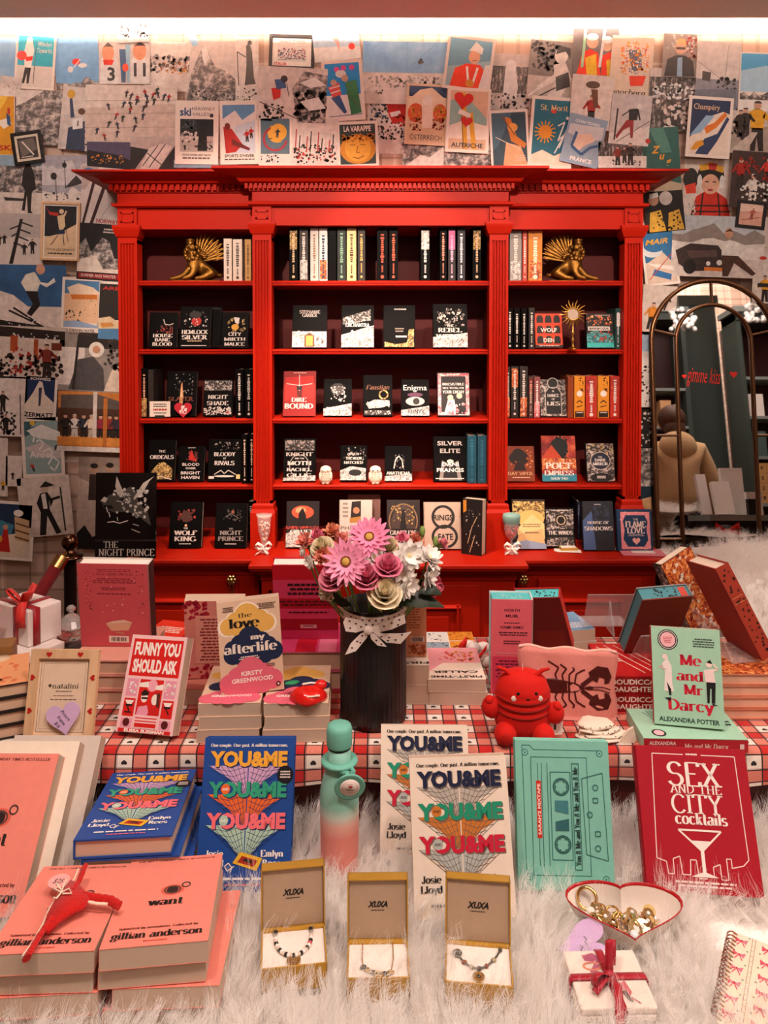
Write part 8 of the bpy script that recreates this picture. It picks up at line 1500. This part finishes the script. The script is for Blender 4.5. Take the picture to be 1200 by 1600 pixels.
d=(p1-p2).normalized(); MB().cyl(d*-.004,d*.035,.0215,mat('c9a468',.25,1),n=16).build('ferrule',t); MB().tube([d*.03,d*.05,(p0-p1)*.55],.005,mat('c9a468',.25,1),8).build('hook',t)
c=atz(742,1030,ZG+.03); t=thing('sweet_bag','bag of white heart sweets with a red bow behind the first-time caller pile','sweets',(c.x,1.83,ZG+.0585)) if 0 else thing('sweet_bag','bag of white heart sweets with red bow behind the first-time caller pile','sweets',((738-600)/1200*1.80,1.80,ZG+.001))
mb=MB()
for x,y,zz in ((-.02,0,.018),(.014,-.01,.022),(.03,.012,.036),(-.004,.012,.040),(.004,-.012,.045),(.034,-.006,.012)): mb.ball((x,y,zz),.017,'efe2dc',.015,.014,12)
mb.build('sweets',t); mb=MB(); mb.ribbon([(-.026,-.018,.03),(-.022,-.02,.06),(-.014,-.018,.075)],[.018,.02,.003],'d8251f',(.9,0,.3)).ribbon([(-.02,-.02,.03),(.01,-.026,.024),(.034,-.018,.05)],.014,'d8251f',(.2,.3,.9)); mb.build('red_ribbon',t)
# ------------------------------------------------------------------ right edge: zigzag bench and fur seat
def zig():
    m,nt,b=newmat('zigzag_fabric'); X.nt=nt; tc=nt.nodes.new('ShaderNodeTexCoord'); sp=nt.nodes.new('ShaderNodeSeparateXYZ'); nt.links.new(tc.outputs['Object'],sp.inputs[0])
    u=X(sp.outputs[0])*(1/.06); v=X(sp.outputs[2])*(1/.075); tri=(u.fr()-.5).ab(); q=(v+tri*.9).fr().lt(.34)
    nt.links.new(mixc(q,lin('8f7257'),lin('17130f')),b.inputs['Base Color']); b.inputs['Roughness'].default_value=.8; return m
t=thing('zigzag_bench','bench in black and tan zigzag fabric below the arched mirror','bench',(1.36,2.98,0)); MB().box(-.24,.34,-.10,.16,.06,.722,zig()).build('upholstery',t,bevel=.01)
for x in (-.2,.3):
    for y in (-.07,.13): MB().cyl((x,y,0),(x,y,.07),.015,PO).build('leg',t)
def furgrid(name,label,f,n1,n2,cnt,ln,child,seed):
    V=[f(i/n1,j/n2) for j in range(n2+1) for i in range(n1+1)]; mb=MB(); mb.add(V,[(j*(n1+1)+i,j*(n1+1)+i+1,(j+1)*(n1+1)+i+1,(j+1)*(n1+1)+i) for j in range(n2) for i in range(n1)],WF,True); o=mb.build(name); tag(o,label,'fur throw'); furry(o,cnt,ln,child,seed); return o
furgrid('fur_throw','small white fur laid over the zigzag bench',lambda u,v:(1.115+.59*u,2.87+.275*v,.726+.006*math.sin(u*9+v*4)),18,10,420,.022,10,2)
def seat(u,v):
    x=1.11+.50*u; y=2.16+.60*v
    return (x,y,.845-.30*max(0,.5-v)**1.25*2.2-.10*max(0,.25-u)*4*.5+.008*math.sin(u*8+v*5))
t=thing('stool','upholstered stool hidden under the fur drape at the right edge','stool',(1.32,2.5,0)); MB().box(-.22,.24,-.05,.22,.35,.66,mat('8f7257',.8)).build('seat',t,bevel=.03)
for x in (-.19,.2):
    for y in (-.09,.19): MB().cyl((x,y,0),(x,y,.36),.018,PO).build('leg',t)
furgrid('fur_drape','long white fur draped over a seat at the right edge, behind the red-brown book',seat,26,26,1500,.036,12,3)
c=atz(1070,985,ZG); t=thing('trinket_tray','gilded oval tray with a white candle between the tilted books','tray',(1.0*(1075-600)/1200*1.80,1.80,ZG+.115)) if 0 else thing('trinket_tray','gilded trinket tray with a thin white candle between the tilted books','tray',((1078-600)/1200*1.86,1.86,ZG+.001))
MB().lathe([(0,0),(.04,0),(.045,.02),(.04,.06),(.055,.085),(.05,.085),(.036,.066),(0,.06)],mat('c9a060',.35,.8,var=.5,scale=150,bump=.5),n=24,sx=1.2).build('bowl',t); MB().cyl((-.025,0,.06),(-.022,0,.19),.005,'efe0d4',.0045,10).build('candle',t)
# ------------------------------------------------------------------ arched mirror leaning on the wall
MX=Matrix.Translation((at(1116,525,3.42).x,3.235,.0))@Matrix.Rotation(-rad(6.9),4,'X')
t=thing('arched_mirror','tall brass window-style arched mirror leaning on the collage wall','mirror',MX); BS_=mat('6b4a32',.3,.85,var=.25,scale=30); RO,RI,ZS=.278,.168,1.585
def arch(r,z0,n=24): return [(-r,0,z0)]+[(r*math.cos(PI-PI*i/n),0,ZS+r*math.sin(PI-PI*i/n)) for i in range(n+1)]+[(r,0,z0)]
MB().tube(arch(RO,.012),.011,BS_,10).tube([(-RO,0,.012),(RO,0,.012)],.011,BS_,10).build('outer_frame',t); MB().tube(arch(RI,.03),.0085,BS_,10).build('inner_arch',t)
for p,q in (((0,0,ZS+RI),(0,0,ZS+RO)),((-RO,0,ZS+.055),(-RI,0,ZS+.03)),((RO,0,ZS+.055),(RI,0,ZS+.03)),((-RO,0,1.17),(-RI,0,1.17)),((RO,0,1.17),(RI,0,1.17)),((-RO,0,.72),(-RI,0,.72)),((RO,0,.72),(RI,0,.72))): MB().cyl(p,q,.006,BS_,n=8).build('glazing_bar',t)
m,nt,b=newmat('mirror_glass'); b.inputs['Base Color'].default_value=(.86,.85,.84,1); b.inputs['Metallic'].default_value=1; b.inputs['Roughness'].default_value=.015
nz=nt.nodes.new('ShaderNodeTexNoise'); nz.inputs['Scale'].default_value=3; mr=nt.nodes.new('ShaderNodeMapRange'); mr.inputs['To Min'].default_value=.008; mr.inputs['To Max'].default_value=.025; nt.links.new(nz.outputs['Fac'],mr.inputs[0]); nt.links.new(mr.outputs[0],b.inputs['Roughness'])
MB().prism([(p[0],p[2]) for p in arch(RO,.012)],.004,.008,m).build('mirror_glass',t)
MB().prism([(p[0]*1.01,p[2]) for p in arch(RO,.012)],.0085,.014,'2a2220').build('backing',t)
iv=MX.inverted()
def onm(px,py):
    r=ray(px,py); n=MX.to_3x3()@Vector((0,-1,0)); p0=MX@Vector((0,.004,0)); o=Vector((0,0,CZ)); return iv@(o+r*((p0-o).dot(n)/r.dot(n)))
a,b2=onm(1074,590),onm(1135,580); mb=MB(); wv=b2.x-a.x
art('x',None,wv,.06,'t c8281c 42 52 42 86 -5 i|gimme kiss',step=.0003,mb=mb); mb.v=[p+Vector(((a.x+b2.x)/2,.003,(a.z+b2.z)/2-.03)) for p in mb.v]
for px,py,s in ((1069,588,.011),(1146,585,.016)):
    c=onm(px,py); mb.prism([(c.x+p*s,c.z+q*s) for p,q in HEART],.0020,.0034,'d8281c')
mb.build('lipstick_writing',t)
# ------------------------------------------------------------------ the shop behind the camera, seen in the mirror
nM=MX.to_3x3()@Vector((0,-1,0)); pM=MX@Vector((0,.004,0))
def refl(p): return p-nM*(2*(p-pM).dot(nM))
def real(px,py,V): return refl(at(px,py,V))
DG=mat('3a423c',.5,var=.08); DR=mat('33100f',.5,var=.1); GS=mat('7f8480',.5)
def sx(px,V): return (px-600)/1200*V
def vy(V): return 2*3.40-V
def shelf_unit(label,x0,x1,yf,zs,items,top=2.35):
    top=real(1060,478,2*3.4-yf).z
    t=thing('shelving_unit',label,'shelving',((x0+x1)/2,yf,0)); w=(x1-x0)/2; MB().box(-w,w,-.32,-.30,0,top,DR).build('back_panel',t)
    for s in (-1,1): MB().box(s*w-.02,s*w+.02,-.30,0,0,top,DG).build('side_panel',t)
    MB().box(-w-.05,w+.05,-.30,.05,top,top+.05,GS).box(-w-.02,w+.02,-.30,.02,top-.07,top,DG).build('cornice',t)
    for z in zs: MB().box(-w+.02,w-.02,-.30,-.005,z-.025,z,GS).build('shelf',t)
    rn=random.Random(len(label))
    for i,(u,z,ww,hh,col,lb) in enumerate(items):
        b=thing('book',lb,'book',((x0+u),yf-.12,z+.001)); MB().box(0,ww,-.12,.08,0,hh,col).build('cover',b); MB().box(.002,ww-.002,-.121,.079,.002,hh-.003,'@pages').build('page_block',b)
V=7.0; xr=sx(1079,V)
shelf_unit('dark shelving with books reflected at the left of the arched mirror',xr-.75,xr,vy(V),(.5,.95,1.3,1.65,2.0),[(.46,1.3,.03,.2,'1d4a5c','teal book on the reflected shelf, leftmost'),(.495,1.3,.03,.2,'efe0d8','white book on the reflected shelf'),(.53,1.3,.035,.21,'d9447a','pink book on the reflected shelf, left one'),(.57,1.3,.03,.2,'c93a6a','pink book on the reflected shelf, right one'),(.62,1.3,.03,.17,'4a1a1a','dark red book on the reflected shelf'),(.66,1.3,.03,.22,'d9502a','orange book on the reflected shelf'),(.698,1.3,.025,.18,'2f9a6a','green book on the reflected shelf'),(.5,1.65,.10,.24,'c9986a','tan book on the upper reflected shelf'),(.62,1.65,.06,.2,'e3d3c4','cream book on the upper reflected shelf')])
V=7.3; t=thing('shop_pillar','dark green-grey pillar reflected in the middle of the arched mirror','pillar',(sx(1106,V),vy(V),0)); t['kind']='structure'; w=27/1200*V
zt=real(1106,466,V).z; MB().box(-w,w,-.4,0,0,zt,DG).box(-w-.03,w+.03,-.43,.03,zt,zt+.10,DG).box(-w-.006,-w,-.4,.004,0,zt,'b9b4ac').box(w,w+.006,-.4,.004,0,zt,'b9b4ac').build('shaft',t)
V=7.6; t=thing('panelled_screen','black panelled door leaf reflected beside the pillar','door leaf',(sx(1153,V),vy(V),0)); w=12/1200*V
zt=real(1153,508,V).z; MB().box(-w,w,-.05,0,0,zt,mat('26241f',.5)).box(-w+.02,w-.02,0,.01,.2,zt-.15,mat('1d1c1a',.5)).build('leaf',t)
V=7.1; t=thing('shop_column','slim grey-green column reflected at the right of the mirror','column',(sx(1160,V),vy(V),0)); t['kind']='structure'; MB().box(-.035,.035,-.12,0,0,real(1160,505,V).z,mat('5a625c',.5)).build('shaft',t)
V=6.7; xr=sx(1169,V)
shelf_unit('dark red shelving with calendars reflected at the right of the mirror',xr,xr+.8,vy(V),(.45,.95,1.35,1.7,2.05),[(.03,1.7,.14,.2,'e3d8d0','pale calendar on the right reflected shelf'),(.06,1.35,.10,.22,'4a5a58','grey-green book on the right reflected shelf')])
t=thing('advent_box','tan numbered advent box reflected at the right of the mirror','box',(xr+.16,vy(V)-.06,.951)); MB().box(-.12,.14,-.2,.05,0,.34,'b98a55').build('box',t)
a=MB(); art('x',None,.24,.34,';;'.join('l 5a3a1a 1 0 %d 100 %d'%(y,y) for y in (25,50,75))+';;'+';;'.join('l 5a3a1a 1 %d 0 %d 100'%(x,x) for x in (33,66))+';;'+';;'.join('t 2a1a10 %d %d 14 0 b|%s'%(x,y,d) for x,y,d in ((16,12,'9'),(50,12,'2'),(83,12,'9'),(16,37,'2'),(50,37,'9'),(83,37,'5'),(16,62,'9'),(50,62,'5'),(83,62,'2'),(16,87,'2'),(50,87,'9'),(83,87,'9'))),y=.05,side=1,step=.0005,mb=a); a.build('numbers',t)
for u,v,lb in ((1068,500,'bunch of white flowers reflected on the left shelving'),(1180,488,'bunch of white flowers reflected at the top of the right shelving')):
    Vv=6.75; p=real(u,v,Vv); t=thing('flower_bunch',lb,'flowers',p); mb=MB(); rn=random.Random(u)
    for i in range(40): mb.ball((rn.uniform(-.10,.10),rn.uniform(-.05,.05),rn.uniform(-.09,.09)),rn.uniform(.012,.028),'efe8e2',n=6)
    o=mb.build('blossoms',t); o['kind']='stuff'
# person with their back to the mirror
V=6.1; px_=sx(1049,V); t=thing('person','person in a beige hooded fleece and black trousers, back turned, seen in the mirror','person',(px_,vy(V),0)); FL_=mat('b9946a',.9,sheen=.5,var=.15,scale=80,bump=.5); BK=mat('14110f',.8)
B=[(0,0,.92,.15),(0,0,1.08,.165),(0,.01,1.24,.165),(0,.0,1.36,.12),(0,0,1.44,.055),(0,-.02,1.54,.082),(0,-.02,1.60,.085)]
skin('trousers',t,[(0,0,.93,.135),(-.09,0,.84,.10),(-.10,.01,.48,.07),(-.10,.02,.10,.05),(-.10,-.06,.035,.04),(-.10,-.13,.03,.035),(.09,0,.84,.10),(.10,.01,.48,.07),(.10,.02,.10,.05),(.10,-.06,.035,.04),(.10,-.13,.03,.035)],[(0,1),(1,2),(2,3),(3,4),(4,5),(0,6),(6,7),(7,8),(8,9),(9,10)],BK)
skin('fleece_jacket',t,[(0,0,.84,.185),(0,0,1.0,.19),(0,0,1.2,.18),(0,0,1.35,.13),(0,.01,1.42,.07),(-.19,0,1.34,.085),(-.26,-.02,1.14,.078),(-.26,-.12,.98,.062),(-.22,-.22,.95,.05),(.19,0,1.34,.085),(.27,0,1.12,.078),(.28,-.03,.92,.062),(.28,-.05,.84,.05)],[(0,1),(1,2),(2,3),(3,4),(3,5),(5,6),(6,7),(7,8),(3,9),(9,10),(10,11),(11,12)],FL_)
MB().ball((0,.09,1.36),.15,FL_,.07,.13,20).build('hood',t)
SK=mat('c99a80',.6); skin('head',t,[(0,0,1.40,.05),(0,-.01,1.48,.05),(0,-.02,1.56,.088),(0,-.02,1.62,.082)],[(0,1),(1,2),(2,3)],SK)
MB().ball((0,-.115,1.545),.012,SK,.018,.02,10).ball((-.09,-.02,1.55),.012,SK,.02,.03,10).ball((.09,-.02,1.55),.012,SK,.02,.03,10).build('face_features',t)
MB().ball((0,.005,1.59),.108,mat('4a2c1a',.6,var=.3,scale=60),.108,.115,20).ball((0,.055,1.50),.085,mat('4a2c1a',.6,var=.3,scale=60),.06,.11,16).build('hair',t)
def hand(x,y,z,dr):
    mb=MB(); mb.ball((x,y,z),.035,SK,.022,.045,12)
    for i,(dx,L) in enumerate(((-.024,.06),(-.008,.068),(.008,.064),(.023,.05))): mb.tube([(x+dx,y,z-.03),(x+dx*1.1,y-.006,z-.03-L*.5),(x+dx*1.05,y-.016,z-.03-L)],[.0095,.009,.007],SK,8)
    mb.tube([(x+dr*.028,y-.008,z+.01),(x+dr*.048,y-.018,z-.015),(x+dr*.046,y-.026,z-.04)],[.011,.010,.008],SK,8); return mb
hand(.285,-.06,.79,-1).build('hand',t); hand(-.21,-.25,.91,1).build('hand',t)
# table with goods and wreath
V=5.5; t=thing('shop_table','dark table with goods reflected beside the person in the mirror','table',(sx(1124,V)+.13,vy(V),0)); w=.26
MB().box(-w,w,-.4,0,.80,.84,GS).build('tabletop',t); MB().box(-w+.02,w-.02,-.38,-.02,0,.80,mat('1d1413',.6)).build('cabinet',t)
for i,(dx,dy,ww,hh,col,nm,lb) in enumerate(((-.10,-.12,.13,.24,'e6dcd4','calendar','pale calendar standing on the reflected table'),(.10,-.1,.11,.16,'e9e2dc','box','white box stack on the reflected table'),(-.2,-.2,.07,.3,'d9cfc8','card_rack','card rack on the reflected table'),(.02,-.25,.16,.34,'efe8e2','lamp_box','tall white box at the back of the reflected table'),(.06,-.05,.06,.11,'1d1918','box','small black box on the reflected table'))):
    b=thing(nm,lb,'shop goods',(sx(1124,V)+.13+dx,vy(V)+dy,.841)); MB().box(-ww/2,ww/2,-.02,.02,0,hh,col,Matrix.Rotation(.25 if i in(0,2) else 0,4,'X')).build('body',b)
t=thing('wreath','black wreath with a red bow reflected on the table front','wreath',(sx(1112,V),vy(V)+.03,.62)); mb=MB(); mb.tube([(.115*math.cos(a),0,.115*math.sin(a)) for a in [k*PI/12 for k in range(24)]],.04,mat('15120f',.8,bump=1,scale=80),10,closed=True); mb.build('ring',t)
mb=MB(); mb.ribbon([(0,.05,.1),(-.08,.06,.15),(-.09,.05,.09),(0,.05,.1),(.08,.06,.15),(.09,.05,.09),(0,.05,.1)],.04,'d8281c',(0,.3,1)).ribbon([(0,.05,.1),(.03,.06,-.03)],.04,'d8281c',(1,0,0)); mb.build('red_bow',t)
V=5.0; t=thing('side_table','low black side table with boxes reflected low in the mirror','table',(sx(1105,V)+.05,vy(V),0)); MB().box(-.25,.25,-.2,.2,.36,.40,mat('1d1817',.5)).build('tabletop',t)
for x in (-.22,.22): MB().box(x-.02,x+.02,-.18,.18,0,.36,mat('1d1817',.5)).build('leg',t)
for dx,ww,hh,col,lb in ((-.13,.14,.14,'cfc5bc','pale printed box on the reflected side table'),(.02,.13,.10,'e0d6ce','white box on the reflected side table'),(.15,.10,.2,'2a2626','dark box stack on the reflected side table')):
    b=thing('box',lb,'box',(sx(1105,V)+.05+dx,vy(V),.401)); MB().box(-ww/2,ww/2,-.06,.06,0,hh,col).build('body',b)
t=thing('newel_post','black turned post reflected at the right of the mirror','post',(sx(1148,V)+.12,vy(V)+.3,0)); MB().cyl((0,0,0),(0,0,.92),.04,mat('14110f',.4),n=14).ball((0,0,.98),.055,mat('14110f',.35),n=16).build('post',t)
